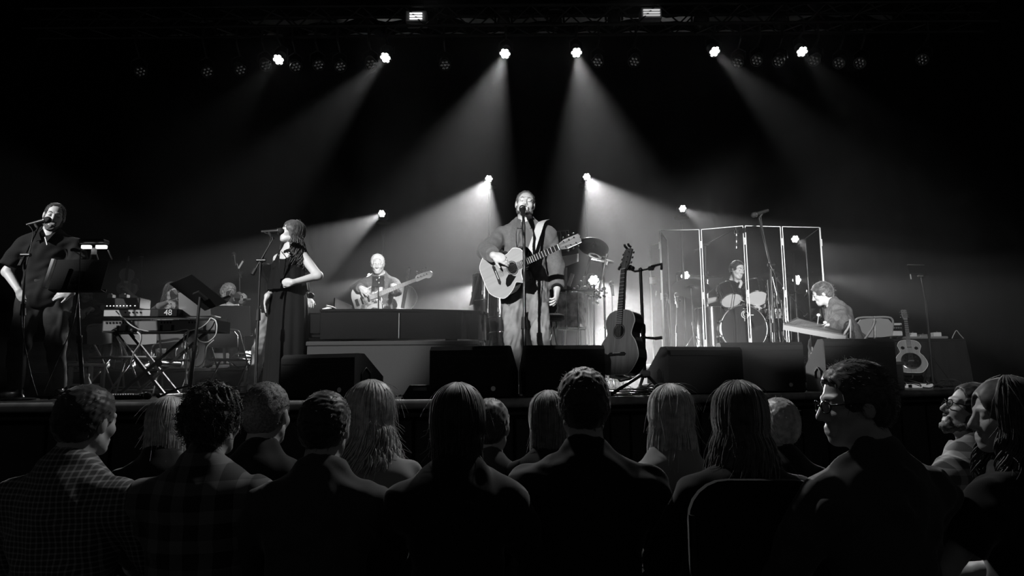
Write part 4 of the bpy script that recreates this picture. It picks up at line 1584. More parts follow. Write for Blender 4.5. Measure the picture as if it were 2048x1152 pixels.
# ------------------------------------------------------------------ drums: local Z is the drum axis
def drum_parts(t, r, h, M, shell='drum_shell', head='drum_head', lugs=8, under='drum_head', hoop='chrome', world=True, n=36):
    MB().lathe([(r, 0), (r, h)], n, M).build('shell', shell, t, world, smooth=40)
    MB().lathe([(r * 0.985, h), (r * 0.985, h + 0.004)], n, M).build('batter_head', head, t, world)
    MB().lathe([(r * 0.985, -0.004), (r * 0.985, 0.0)], n, M).build('resonant_head', under, t, world)
    for z in (0.0, h):
        MB().torus((0, 0, z), r + 0.006, 0.008, n, 8, M).build('hoop', hoop, t, world, smooth=True)
    for k in range(lugs):
        a = 2 * math.pi * (k + 0.5) / lugs
        x, y = math.cos(a) * (r + 0.012), math.sin(a) * (r + 0.012)
        mb = MB().cyl((x, y, 0), (x, y, h), 0.0035, n=6, M=M).cyl((x, y, h * 0.5 - 0.025), (x, y, h * 0.5 + 0.025), 0.010, n=8, M=M)
        for z in (0, h):
            mb.cyl((x, y, z - 0.016), (x, y, z + 0.016), 0.008, n=8, M=M)
        mb.build('tension_lug', 'chrome', t, world, smooth=40)


def cymbal_parts(t, c, nrm, r, m='cymbal'):
    M = basis(c, (1, 0, 0), nrm)
    MB().lathe([(r, 0.0), (r * 0.98, 0.004), (r * 0.5, 0.014), (r * 0.2, 0.022), (r * 0.17, 0.034), (r * 0.08, 0.046), (0.006, 0.048), (0.006, 0.044), (r * 0.07, 0.042), (r * 0.16, 0.030), (r * 0.2, 0.019), (r * 0.5, 0.011), (r * 0.98, 0.001)], 40, M, close=True).build('cymbal', m, t, True, smooth=True)
    MB().cyl(Vector(c) + Vector(nrm).normalized() * 0.03, Vector(c) + Vector(nrm).normalized() * 0.075, 0.012, 0.007, n=8).build('wing_nut', 'chrome', t, True)


def cymbal_stand(label, base, c, nrm, r, m='cymbal', boom=False, group='cymbals of the drum kit'):
    base, c = Vector(base), Vector(c)
    t = thing('cymbal_stand', label, 'cymbal', base, group=group)
    cymbal_parts(t, c, nrm, r, m)
    top = c + Vector((0, 0, -0.0))
    if boom:
        el = Vector((base.x, base.y, base.z + (c.z - base.z) * 0.8))
        MB().cyl(base + Vector((0, 0, 0.15)), el, 0.013, n=8).build('pole', 'chrome', t, True, smooth=40)
        MB().cyl(el - (top - el).normalized() * 0.15, top, 0.008, n=8).build('boom_arm', 'chrome', t, True, smooth=40)
        MB().ell(el, (0.025, 0.025, 0.025), 8, 6).build('tilter', 'chrome', t, True, smooth=True)
    else:
        MB().cyl(base + Vector((0, 0, 0.15)), base.lerp(top, 0.55), 0.014, n=8).build('lower_tube', 'chrome', t, True, smooth=40)
        MB().cyl(base.lerp(top, 0.5), top, 0.009, n=8).build('upper_tube', 'chrome', t, True, smooth=40)
        MB().cyl(base.lerp(top, 0.52), base.lerp(top, 0.57), 0.022, n=8).build('clutch', 'chrome', t, True, smooth=40)
    for k in range(3):
        a = R(30 + 120 * k)
        MB().tube([base + Vector((0, 0, 0.42)), base + Vector((0.27 * math.cos(a), 0.27 * math.sin(a), 0.014))], 0.008, 6).build('leg', 'chrome', t, True, smooth=True)
    return t


def text_obj(name, body, size, M, material, parent, extrude=0.0008):
    cu = bpy.data.curves.new(name, 'FONT')
    cu.body = body
    cu.size = size
    cu.extrude = extrude
    cu.align_x = 'CENTER'
    cu.align_y = 'CENTER'
    tmp = bpy.data.objects.new(name, cu)
    C.objects.link(tmp)
    dg = bpy.context.evaluated_depsgraph_get()
    me = bpy.data.meshes.new_from_object(tmp.evaluated_get(dg))
    bpy.data.objects.remove(tmp)
    me.transform(ROOTM[parent.name].inverted() @ M)
    me.materials.clear()
    me.materials.append(MATS[material])
    return link(name, me, parent)


# ================================================================== performers and their gear
def strip(pts, w, th, side):
    """flat band (strap) along points; side: width direction"""
    pts = [Vector(p) for p in pts]
    s_ = Vector(side).normalized()
    vs_, fs = [], []
    for i, p in enumerate(pts):
        t_ = (pts[min(i + 1, len(pts) - 1)] - pts[max(i - 1, 0)]).normalized()
        a = (s_ - t_ * s_.dot(t_)).normalized()
        b = t_.cross(a)
        for u, v in ((-1, -1), (1, -1), (1, 1), (-1, 1)):
            vs_.append(p + a * (u * w / 2) + b * (v * th / 2))
    for i in range(len(pts) - 1):
        for k in range(4):
            k2 = (k + 1) % 4
            fs.append((i * 4 + k, i * 4 + k2, i * 4 + 4 + k2, i * 4 + 4 + k))
    fs += [(3, 2, 1, 0), tuple(len(pts) * 4 - 4 + k for k in range(4))]
    return MB().add(vs_, fs)


# ------------------------------------------------------------------ lead singer with acoustic guitar
Yl = 5.95
x0 = P(1053, 720, Yl).x
ld = Person('man in grey blazer and jeans singing with an acoustic guitar at centre stage', (x0, Yl, STAGE), 0, H=P(1050, 380, Yl).z - STAGE + 0.015, head=(2, -7, 6), headoff=(-0.012, 0, -0.004), width=1.06)
ld.setarm(-1, ld.L(P(987, 511, 5.54)), (-1, 0.5, -0.35), hdir=(0.80, -0.12, -0.32), palm=(0.1, 1, -0.2), curl=[0.25, 0.32, 0.36, 0.42], thumb=0.9)
ld.setarm(1, ld.L(P(1114, 578, 5.90)), (0.35, 1, 0), hdir=(-0.10, -0.12, -1), palm=(-1, 0.35, 0), curl=[0.22, 0.34, 0.42, 0.5], thumb=0.5)
ld.setleg(-1, np.array([-0.115, 0.02, 0.085]), (-0.2, -1, 0), (-0.25, -1, 0))
ld.setleg(1, np.array([0.125, 0.0, 0.085]), (0.2, -1, 0), (0.35, -1, 0))
ld.body('skin', hvox=0.0036, jaw=1.08)
ld.shirt('shirt', 'shirt_grey', 0.012, 0, 0.06, 0.058, vneck=0.11, fold=0.003, seed=5)


def open_front(F):
    T = ld.Tp
    F.cap(T(0.0, -0.17, 0.60), T(-0.005, -0.185, 0.12), 0.075, 0.085, 0.01, sub=True)
    F.cap(T(-0.005, -0.185, 0.12), T(0.0, -0.26, -0.22), 0.085, 0.235, 0.01, sub=True)


ld.shirt('blazer', 'blazer', 0.028, 1.92, -0.20, 0.070, vox=0.008, fold=0.0045, seed=9, front=open_front, flarehem=0.012, puff=0.004)
e_, w_ = ld.arm[1]
F = Field()
F.cap(e_ + (w_ - e_) * 0.84, e_ + (w_ - e_) * 0.97, 0.052, 0.050, 0.005, flat=True)
np_obj('cuff', [F.mesh(0.006)], 'black_matte', ld.root, 'black sleeve cuff')
# lapels and collar points
for sd in (-1, 1):
    T = ld.Tp
    pts = [ld.M @ Vector(T(sd * 0.062, -0.035, 0.555)), ld.M @ Vector(T(sd * 0.10, -0.128, 0.46)), ld.M @ Vector(T(sd * 0.105, -0.158, 0.33)), ld.M @ Vector(T(sd * 0.083, -0.165, 0.17))]
    strip(spline(pts, 4), 0.05, 0.006, (sd * 1, -0.25, 0.2)).build('lapel', 'blazer', ld.root, True, smooth=40)
    strip(spline([ld.M @ Vector(T(sd * 0.05, -0.03, 0.565)), ld.M @ Vector(T(sd * 0.058, -0.09, 0.52)), ld.M @ Vector(T(sd * 0.055, -0.125, 0.465))], 4), 0.035, 0.006, (sd, -0.3, 0)).build('collar', 'shirt_grey', ld.root, True, smooth=40)
ld.trousers('denim', 0.016, vox=0.008, fold=0.007, seed=11)
ld.shoes('leather')
ld.cap_hair('hair_short', 0.007, (0.055, 0.045), fuzz=500, fuzzlen=0.012, seed=3, side=0)
ld.beard('beard', 0.0015)
ld.brows('hair_short')

dz = (P(1124, 492, 5.27) - P(974, 560, 5.80)).normalized()
gM = basis(P(974, 560, 5.80), (0.45, 0, -0.87), dz)
gt = acoustic_guitar('acoustic_guitar', 'pale topped cutaway acoustic guitar with black sides worn by the lead singer', gM, 'guitar_top', 'black_gloss', cut=True, fretm='white_paint', head='neck_wood')
strip(spline([P(1092, 440, 6.0), P(1082, 446, 5.83), P(1074, 468, 5.76), P(1066, 492, 5.70), P(1056, 520, 5.72)], 5), 0.065, 0.004, (1, 0, 0.2)).build('strap', 'strap', gt, True, smooth=40)
lead_mic = mic_stand('straight black microphone stand in front of the lead singer', (P(1049, 700, 5.36).x, 5.36, STAGE), P(1048, 450, 5.42), P(1045, 417, 5.66), (0.02, -0.78, -0.55), name='microphone_stand', thin=0.014, clutch=0.42,
          cable=[P(1044, 462, 5.36), P(1050, 520, 5.34), P(1046, 600, 5.33), P(1052, 700, 5.32), P(1046, 792, 5.25)])

# ------------------------------------------------------------------ woman singer in black
Yw = 6.2
wm = Person('woman with long wavy hair in a black sleeveless outfit singing at a microphone', (P(573, 720, Yw).x, Yw, STAGE), -20, H=P(578, 436, Yw).z - STAGE, width=0.86, head=(-36, -14, 0), headoff=(0.0, 0, -0.01))
wm.setarm(1, wm.L(P(585, 565, 5.98)), (0.9, 0.3, -0.4), hdir=(-0.95, -0.25, 0.05), palm=(0.1, 1, 0), curl=0.75, thumb=0.3)
wm.setarm(-1, wm.L(P(535, 592, 6.10)), (-0.3, 1, 0), hdir=(-0.18, -0.1, -1), palm=(0.9, 0.4, 0), curl=[0.05, 0.12, 0.16, 0.2], thumb=0.8, spread=0.6)
wm.body('skin', hvox=0.0038, female=True, under=False)


def armholes(F):
    for sd in (1, -1):
        F.sph(wm.sh[sd] + np.array([sd * 0.025, 0, 0.02]), 0.088, 0.008, sub=True)
    F.cap(wm.Tp(0, -0.1, 0.51), wm.Tp(0, -0.16, 0.56), 0.095, 0.12, 0.006, sub=True)


wm.shirt('blouse_top', 'dress_black', 0.010, 0, 0.12, 0.085, fold=0.002, seed=2, female=True, front=armholes)
k_ = wm.k
pz = wm.pel[2]
np_obj('blouse_flounce', [loft([(0, -0.01, pz + 0.40 * k_, 0.152, 0.125), (0, -0.012, pz + 0.30 * k_, 0.168, 0.142), (0, -0.012, pz + 0.20 * k_, 0.180, 0.150), (0, -0.01, pz + 0.10 * k_, 0.196, 0.160)], 90, 11, 0.055, 3)], 'dress_black', wm.root)
np_obj('trousers', [loft([(0, 0, pz + 0.16 * k_, 0.135, 0.11), (0, 0, pz + 0.02, 0.178, 0.135), (0, 0, pz - 0.12, 0.190, 0.145), (0, 0, 0.5, 0.198, 0.15), (0, 0, 0.25, 0.205, 0.155), (0, 0, 0.03, 0.212, 0.16)], 110, 9, 0.05, 6)], 'dress_black', wm.root, 'wide black trousers')
wm.shoes('leather')
wm.long_hair('hair_brown', 0.28, 0.018, 560, seed=5, wave=0.026, spreadx=0.07, rad=0.0042, flyaway=300, line=0.05, arc=106)
wm.brows('hair_dark', True)
MB().tube(spline([wm.M @ Vector(wm.Tp(-0.05, -0.09, 0.5)), P(559, 508, 5.98), P(557, 540, 5.97)], 5), 0.004, 6).build('necklace', 'chrome', wm.root, True)
mic_stand('black microphone stand with short boom in front of the woman singer', (P(509, 800, 5.75).x, 5.75, STAGE), P(521, 521, 5.75), P(561, 462, 5.88), (-0.95, -0.25, -0.1), boom=P(546, 478, 5.80), clutch=0.6, counter=0.08,
          cable=[P(541, 472, 5.8), P(538, 490, 5.78), P(524, 530, 5.76), P(516, 640, 5.74), P(512, 790, 5.7)])

# ------------------------------------------------------------------ man at the left
Ym = 6.0
mn = Person('bearded man in a black short-sleeved shirt singing at the far left', (P(78, 720, Ym).x, Ym, STAGE), 14, H=P(95, 402, Ym).z - STAGE + 0.01, width=1.1, head=(18, 8, 9), headoff=(0.01, 0, -0.012))
mn.setarm(-1, mn.L(P(38, 582, 5.86)), (-1, 0.45, 0), hdir=(0.5, -0.1, -0.9), palm=(0.5, 1, 0), curl=0.2)
mn.setarm(1, mn.L(P(143, 585, 5.85)), (1, 0.7, 0), hdir=(-0.9, -0.3, -0.25), palm=(0, 0.9, -0.4), curl=[0.2, 0.3, 0.35, 0.4], thumb=0.8)
mn.setleg(-1, np.array([-0.16, 0.0, 0.085]), (-0.1, -1, 0), (-0.4, -1, 0))
mn.setleg(1, np.array([0.15, 0.05, 0.085]), (0.1, -1, 0), (0.5, -1, 0))
mn.body('skin', hvox=0.004)
mn.shirt('shirt', 'shirt_black', 0.020, 0.80, -0.12, 0.06, fold=0.005, seed=7, vneck=0.10, puff=0.02, flarehem=0.005)
for sd in (-1, 1):
    T = mn.Tp
    strip(spline([mn.M @ Vector(T(sd * 0.06, -0.02, 0.575)), mn.M @ Vector(T(sd * 0.066, -0.10, 0.52)), mn.M @ Vector(T(sd * 0.03, -0.14, 0.44))], 4), 0.04, 0.006, (sd, -0.3, 0)).build('collar', 'shirt_black', mn.root, True, smooth=40)
MB().box((0, 0, 0), (0.007, 0.006, 0.075), basis(P(92, 482, 5.83), (1, 0, 0), (-0.35, 0, 1))).build('collar_trim', 'white_paint', mn.root, True)
mn.trousers('denim_dark', 0.018, fold=0.008, seed=13, vox=0.008)
mn.shoes('leather')
mn.cap_hair('hair_dark', 0.007, (0.06, 0.06), fuzz=300, fuzzlen=0.012, seed=8)
mn.beard('beard', 0.003, full=0.012)
mn.brows('hair_dark')
mic_stand('black boom microphone stand in front of the bearded man at the far left', (P(40, 800, 5.55).x, 5.55, STAGE), P(50, 510, 5.55), P(95, 440, 5.72), (-0.85, -0.2, -0.3), boom=P(76, 456, 5.66), clutch=0.62, counter=0.05,
          cable=[P(66, 465, 5.6), P(60, 500, 5.55), P(48, 560, 5.53), P(44, 650, 5.52), P(60, 740, 5.5), P(75, 792, 5.45)])
# his music stand with a clip-on lamp
ms, Mms = music_stand('black music stand beside the bearded man, a glowing clip lamp on top', (P(166, 790, 5.62).x, 5.62, STAGE), P(158, 549, 5.55), (-1, 0.10, -0.02), (0.05, 0.25, 1), 0.47, 0.27)
bk = MB().box((0, 0, 0), (0.03, 0.03, 0.25), basis(P(99, 547, 5.45), (1, 0, 0), (0.09, 0.2, 1)), 0.004).build('music_folder', 'white_paper', None)
tag(bk, 'pale edge of a music folder standing on the left music stand', 'folder')
t = thing('clip_lamp', 'clip-on music lamp glowing white above the left music stand', 'lamp', P(188, 516, 5.52))
MB().box(P(188, 484, 5.50), (0.21, 0.09, 0.035), None, 0.008).build('hood', 'black_metal', t, True)
for px in (173, 203):
    MB().box(P(px, 494, 5.46), (0.085 if px > 190 else 0.075, 0.03, 0.028), None, 0.004).build('light_tube', 'clip_lamp_light', t, True)
MB().box(P(188, 503, 5.50), (0.04, 0.02, 0.06), None, 0.004).build('arm', 'grey_paint', t, True)
for px in (183, 193):
    MB().cyl(P(px, 508, 5.5), P(px - 3 if px < 188 else px + 3, 519, 5.53), 0.006, n=6).build('clip_prong', 'silver', t, True)
MB().tube(spline([P(163, 494, 5.48), P(160, 520, 5.5), P(158, 570, 5.5), P(145, 650, 5.5), P(115, 720, 5.5), P(85, 790, 5.45)], 8), 0.004, 6).build('cord', 'cable_black', t, True, smooth=True)
MB().tube([P(216, 500, 5.52), P(224, 519, 5.54)], 0.006, 6).build('side_rod', 'silver', t, True)

# ------------------------------------------------------------------ keyboards on the X stand
Yk = 6.35
t = thing('keyboard_stand', 'black X-shaped keyboard stand at the left of the stage', 'keyboard stand', (P(320, 790, Yk).x, Yk, STAGE))
for dy in (-0.13, 0.13):
    zf = STAGE + 0.02
    A = P(252, 790, Yk); A.z = zf; A.y = Yk + dy
    B = P(402, 662, Yk); B.y = Yk + dy
    A2 = P(348, 790, Yk); A2.z = zf; A2.y = Yk + dy - 0.03
    B2 = P(246, 662, Yk); B2.y = Yk + dy - 0.03
    MB().box((0, 0, 0), (0.035, 0.025, (B - A).length), basis((A + B) / 2, (0, 1, 0), B - A), 0.004).build('strut', 'black_paint', t, True)
    MB().box((0, 0, 0), (0.035, 0.025, (B2 - A2).length), basis((A2 + B2) / 2, (0, 1, 0), B2 - A2), 0.004).build('strut', 'black_paint', t, True)
for p in ((252, 790), (348, 790)):
    q = P(p[0], p[1], Yk)
    MB().cyl((q.x, Yk - 0.26, STAGE + 0.02), (q.x, Yk + 0.26, STAGE + 0.02), 0.017, n=10).build('foot_bar', 'black_paint', t, True, smooth=40)
    for s_ in (-0.26, 0.26):
        MB().cyl((q.x, Yk + s_ - 0.02, STAGE + 0.02), (q.x, Yk + s_ + 0.02, STAGE + 0.02), 0.02, n=10).build('end_cap', 'black_rubber', t, True)
c1 = P(318, 727, Yk - 0.17)
MB().cyl(c1, c1 + Vector((0, 0.36, 0)), 0.03, n=14).build('pivot', 'black_metal', t, True, smooth=40)


def rot_to(px0, py0, px1, py1, Y):
    return P(px0, py0, Y), P(px1, py1, Y)


# lower keyboard: its rear panel faces the audience
a, b = rot_to(205, 650, 433, 653, Yk - 0.14)
w = (b - a).length
M = basis((a + b) / 2 + Vector((0, 0.17, 0)), b - a, (0, 0, 1))
t = thing('stage_keyboard', 'long dark stage keyboard lying on the X stand, rear sockets facing out', 'keyboard', M=M)
MB().prism([(-w / 2, -0.055), (w / 2, -0.055), (w / 2, 0.05), (-w / 2, 0.05)], -0.17, 0.13, None).build('case', 'black_paint', t)
MB().box((0, -0.1725, 0.0), (w * 0.98, 0.006, 0.085)).build('rear_panel', 'grey_cloth', t)
for k in range(8):
    MB().box((-w * 0.46 + 0.03 * k, -0.178, 0.03), (0.014, 0.008, 0.016)).build('socket', 'black_matte', t)
    MB().box((w * 0.02 + 0.028 * k + (0.14 if k > 3 else 0), -0.178, 0.028), (0.012, 0.008, 0.016)).build('socket', 'black_matte', t)
for xx in (-0.36, -0.28, 0.02, 0.12, 0.33, 0.40):
    MB().box((w * xx, -0.178, -0.02), (0.022, 0.008, 0.05)).build('vent', 'black_matte', t)
for k in range(36):
    MB().box((-w * 0.44 + k * w * 0.88 / 36, 0.07, 0.056), (w * 0.88 / 36 - 0.002, 0.11, 0.012)).build('key', 'ivory', t)
# upper module with the figures 48
a, b = rot_to(207, 624, 356, 628, Yk - 0.12)
w2 = (b - a).length
M2 = basis((a + b) / 2 + Vector((0, 0.12, 0)), b - a, (0, 0, 1))
t = thing('sound_module', 'flat dark sound module marked 48 on top of the stage keyboard', 'sound module', M=M2)
MB().box((0, 0, 0), (w2, 0.24, 0.075), None, 0.006).build('case', 'black_paint', t)
MB().box((-w2 * 0.18, -0.122, 0.0), (w2 * 0.62, 0.004, 0.055)).build('rear_panel', 'grey_paint', t)
MB().box((w2 * 0.36, -0.122, 0.0), (w2 * 0.25, 0.004, 0.06)).build('name_panel', 'screen_dark', t)
text_obj('model_figures', '48', 0.075, M2 @ Matrix.Translation((w2 * 0.37, -0.126, 0)) @ Matrix.Rotation(R(90), 4, 'X'), 'white_paint', t)
for k in range(5):
    MB().cyl((-w2 * 0.2 + k * 0.035, -0.12, 0.005), (-w2 * 0.2 + k * 0.035, -0.13, 0.005), 0.008, n=8).build('socket', 'black_matte', t)
# small amplifier with a row of lights
a, b = rot_to(209, 607, 279, 608, Yk - 0.02)
w3 = (b - a).length
M3 = basis((a + b) / 2 + Vector((0, 0.1, 0.005)), b - a, (0, 0, 1))
t = thing('amplifier_head', 'small black amplifier with a row of white indicator lights', 'amplifier', M=M3)
MB().box((0, 0, 0), (w3, 0.2, 0.105), None, 0.008).build('case', 'black_paint', t)
for k in range(9):
    MB().ell((-w3 * 0.42 + k * w3 * 0.095 + (0.012 if k == 8 else 0), -0.102, -0.025), (0.0075, 0.004, 0.006), 8, 6).build('indicator_light', 'indicator', t)
for px in (223, 249):
    q = P(px, 593, Yk + 0.1)
    tt = thing('effects_pedal', 'small pale box on top of the amplifier, %s' % ('left one' if px < 240 else 'right one'), 'effects pedal', q, group='pale boxes on the amplifier')
    MB().box(q, (0.075 if px > 240 else 0.05, 0.06, 0.035), None, 0.004).build('case', 'silver', tt, True)
    MB().box(q + Vector((0, -0.02, 0.021)), (0.03, 0.02, 0.008), None, 0.002).build('switch', 'white_paint', tt, True)
# laptop, its pale lid facing the audience
a, b = rot_to(360, 632, 421, 633, Yk - 0.02)
M4 = basis((a + b) / 2, b - a, (0, 0, 1))
t = thing('laptop', 'open laptop with a pale grey lid behind the tilted music stand', 'laptop', M=M4)
wl = (b - a).length * 1.05
Ml = Matrix.Rotation(R(12), 4, 'X')
MB().box((0, 0, 0.11), (wl, 0.008, 0.22), Ml, 0.003).build('lid', 'silver', t)
MB().box((0, 0.11, 0.004), (wl, 0.21, 0.014), None, 0.003).build('base', 'silver', t)
MB().box((0, 0.006, 0.11), (wl * 0.94, 0.002, 0.2), Ml).build('screen', 'screen_dark', t)
# white cables hanging from the keyboard
cabs = [[(232, 622), (246, 636), (270, 655), (300, 663), (345, 663), (372, 659), (377, 662)],
        [(421, 636), (414, 646), (400, 656), (385, 660), (377, 662)],
        [(422, 636), (431, 641), (434, 655), (430, 672), (415, 684), (400, 682), (392, 672)],
        [(428, 680), (414, 694), (411, 712), (405, 727), (395, 734), (388, 732)],
        [(377, 662), (369, 670), (367, 690), (372, 712), (372, 740), (371, 768)],
        [(378, 662), (374, 680), (376, 705), (372, 735), (374, 768)],
        [(390, 672), (397, 690), (396, 706), (388, 724)],
        [(275, 664), (282, 672), (279, 690), (268, 706), (261, 730)]]
labs = ['white cable drooping along the front of the stage keyboard', 'white cable rising to the right end of the stage keyboard', 'white cable looping under the right end of the stage keyboard',
        'white cable hanging in a long curve right of the tilted music stand', 'white cable hanging straight down left of the tilted music stand', 'white cable hanging down beside its twin left of the music stand',
        'short white cable behind the tilted music stand pole', 'white cord curling down behind the X stand']
for c, lab in zip(cabs, labs):
    o = MB().tube(spline([P(x, y, Yk - 0.2 - 0.01 * (i % 3)) for i, (x, y) in enumerate(c)], 6), 0.0055 if c[0][0] != 275 else 0.008, 6).build('cable', 'cable_white', None, smooth=True)
    tag(o, lab, 'cable', 'white cables at the keyboards')
# tilted music stand in front of the laptop
music_stand('black music stand with a tilted desk in front of the laptop', (P(379, 785, 5.85).x, 5.85, STAGE), P(397, 586, 5.80), (-0.28, 0.2, -0.05), (-0.21, -0.24, 0.21), 0.35, 0.38)
# things on the floor at the left
o = MB().box(P(225, 792, 5.55), (0.30, 0.10, 0.05), None, 0.006)
t = thing('pedal_keyboard', 'low pale keyboard pedal lying at the stage edge under the X stand', 'pedal', (P(285, 793, 5.6).x, 5.6, STAGE))
q0, q1 = P(197, 791, 5.6), P(290, 792, 5.6)
MB().box(((q0.x + q1.x) / 2, 5.6, STAGE + 0.02), (q1.x - q0.x, 0.16, 0.035), None, 0.006).build('case', 'black_paint', t, True)
MB().box((q0.x + 0.05, 5.52, STAGE + 0.032), (0.09, 0.05, 0.04), None, 0.006).build('end_block', 'white_paint', t, True)
for k in range(12):
    MB().box((q0.x + 0.12 + k * 0.02, 5.55, STAGE + 0.042), (0.014, 0.08, 0.01)).build('key', 'ivory', t, True)
t = thing('floor_microphone', 'handheld microphone lying on the stage floor beside the pedal', 'microphone', (P(300, 793, 5.55).x, 5.55, STAGE))
microphone_parts(t, (P(296, 790, 5.55).x, 5.55, STAGE + 0.03), (-1, 0.3, -0.02))
t = thing('water_bottle', 'small clear water bottle on the floor behind the left music stand', 'bottle', (P(172, 790, 5.9).x, 5.9, STAGE))
xb = P(172, 790, 5.9).x
MB().lathe([(0.032, 0), (0.034, 0.01), (0.034, 0.14), (0.014, 0.18), (0.013, 0.2)], 16, Matrix.Translation((xb, 5.9, STAGE))).build('bottle', 'silver', t, True, smooth=40)
MB().lathe([(0.016, 0.195), (0.016, 0.215)], 12, Matrix.Translation((xb, 5.9, STAGE))).build('cap', 'white_paint', t, True)
MB().lathe([(0.035, 0.06), (0.035, 0.12)], 16, Matrix.Translation((xb, 5.9, STAGE))).build('wrapper', 'white_paper', t, True)
# grey stool or case frame behind the left music stand
t = thing('step_stool', 'small pale step stool behind the left music stand', 'stool', (P(155, 790, 6.55).x, 6.55, STAGE))
xa, xb2 = P(138, 740, 6.55).x, P(186, 740, 6.55).x
zt = P(160, 730, 6.55).z
MB().box(((xa + xb2) / 2, 6.65, zt), (xb2 - xa, 0.26, 0.03), None, 0.006).build('step', 'grey_paint', t, True)
for xx in (xa + 0.02, xb2 - 0.02):
    for yy in (6.55, 6.75):
        MB().box((xx, yy, (zt + STAGE) / 2), (0.035, 0.03, zt - STAGE), None, 0.004).build('leg', 'chair_beige', t, True)
MB().box(((xa + xb2) / 2, 6.6, STAGE + 0.12), (xb2 - xa - 0.04, 0.2, 0.02)).build('lower_step', 'grey_paint', t, True)

# ------------------------------------------------------------------ string players on the left riser
def seated(label, px, ytop, Y, H, yaw, floor, female=False, head=(0, 0, 0), lean=(0, 0.05), width=1.0, legw=0.14):
    k = H / 1.8
    top = P(px, ytop, Y).z
    hipz = top - 0.845 * k - floor
    p = Person(label, (P(px, 700, Y).x, Y, floor), yaw, H=H, hips=(0, 0.0, hipz), lean=lean, head=head, width=width)
    for sd in (1, -1):
        p.setleg(sd, np.array([sd * legw, -0.47 * k, 0.085]), (sd * 0.15, -1, 0.9))
    return p, hipz


def violin(label, M, name='violin'):
    t = thing(name, label, 'violin', M=M)
    ol = [(p.x, p.z) for p in spline([(x, 0, z) for x, z in [(0, 0), (0.07, 0.01), (0.103, 0.07), (0.09, 0.13), (0.058, 0.16), (0.056, 0.20), (0.078, 0.235), (0.083, 0.29), (0.05, 0.345), (0, 0.355), (-0.05, 0.345), (-0.083, 0.29), (-0.078, 0.235), (-0.056, 0.20), (-0.058, 0.16), (-0.09, 0.13), (-0.103, 0.07), (-0.07, 0.01)]], 4, True)]
    MB().prism(ol, -0.018, 0.018).build('body', 'cello_wood', t, smooth=40)
    MB().box((0, -0.02, 0.40), (0.026, 0.02, 0.16), None, 0.005).build('neck', 'neck_wood', t)
    MB().box((0, -0.032, 0.33), (0.03, 0.008, 0.27)).build('fingerboard', 'black_gloss', t)
    MB().box((0, -0.036, 0.185), (0.045, 0.006, 0.03)).build('bridge', 'maple', t)
    MB().torus((0, 0, 0), 0.014, 0.008, 14, 6, Matrix.Translation((0, -0.016, 0.51)) @ Matrix.Rotation(R(90), 4, 'Y')).cyl((0, -0.02, 0.47), (0, -0.016, 0.50), 0.012, n=8).build('scroll', 'neck_wood', t, smooth=True)
    return t


def bow(label, a, b):
    a, b = Vector(a), Vector(b)
    t = thing('violin_bow', label, 'violin bow', a)
    MB().tube([a, a.lerp(b, 0.5) + Vector((0, 0, 0.008)), b], [0.005, 0.004, 0.003], 6).build('stick', 'neck_wood', t, True, smooth=True)
    MB().tube([a + Vector((0, 0, -0.015)), b + Vector((0, 0, -0.008))], 0.002, 4).build('horsehair', 'white_paint', t, True)
    MB().box(a + Vector((0, 0, -0.008)), (0.012, 0.012, 0.018)).build('frog', 'black_paint', t, True)
    return t


Ys = 8.6
v1, hz1 = seated('woman violinist with long hair and bare arms seated behind the keyboards', 330, 563, Ys, 1.66, 18, RISER, True, head=(28, 16, 10), width=0.86)
v1.setarm(1, v1.L(P(362, 597, Ys - 0.40)), (0.5, -0.2, -1), hdir=(0.4, -0.5, 0.4), palm=(-0.3, 0, 1), curl=0.6)
v1.setarm(-1, v1.L(P(338, 603, Ys - 0.42)), (-1, 0.1, -0.2), hdir=(0.7, -0.4, -0.2), palm=(0, 0, -1), curl=0.5)
v1.body('skin', hvox=0.0052, female=True, under=False)
v1.shirt('dress_top', 'tortoise', 0.008, 0, -0.10, 0.09, fold=0.002, female=True)
v1.trousers('dress_black', 0.012)
v1.shoes('leather')
v1.long_hair('hair_brown', 0.22, 0.012, 110, seed=9, wave=0.015, spreadx=0.02)
v1.brows()
zb = unit(np.array([0.75, -0.6, -0.1]))
violin('brown violin under the chin of the long-haired violinist', basis(P(345, 596, Ys - 0.14), (0.3, 0.3, -0.9), zb))
bow('violin bow held by the long-haired violinist', P(336, 601, Ys - 0.42), P(385, 585, Ys - 0.5))
folding_chair('grey folding chair under the long-haired violinist', TR(P(330, 700, Ys).x, Ys + 0.05, RISER, R(18)), 'chair_grey')

v2, hz2 = seated('fair-haired violinist seated behind the tilted music stand', 441, 563, Ys + 0.1, 1.66, 25, RISER, True, head=(30, 22, 12), width=0.88)
v2.setarm(1, v2.L(P(485, 600, Ys - 0.35)), (0.5, -0.2, -1), hdir=(0.4, -0.5, 0.4), palm=(-0.3, 0, 1), curl=0.6)
v2.setarm(-1, v2.L(P(452, 606, Ys - 0.32)), (-1, 0.1, -0.2), hdir=(0.7, -0.4, -0.2), palm=(0, 0, -1), curl=0.5)
v2.body('skin', hvox=0.0055, female=True)
v2.shirt('top', 'shirt_black', 0.012, 1.6, -0.10, 0.08, fold=0.002, female=True)
v2.trousers('dress_black', 0.012)
v2.shoes('leather')
v2.cap_hair('hair_blond', 0.014, (0.045, 0.035), fuzz=120, seed=5)
violin('pale lit violin played by the fair-haired violinist', basis(P(457, 596, Ys - 0.05), (0.3, 0.3, -0.9), zb))
bow('raised violin bow beside the fair-haired violinist', P(452, 604, Ys - 0.36), P(467, 572, Ys - 0.40))
folding_chair('grey folding chair under the fair-haired violinist', TR(P(441, 700, Ys).x, Ys + 0.15, RISER, R(25)), 'chair_grey')

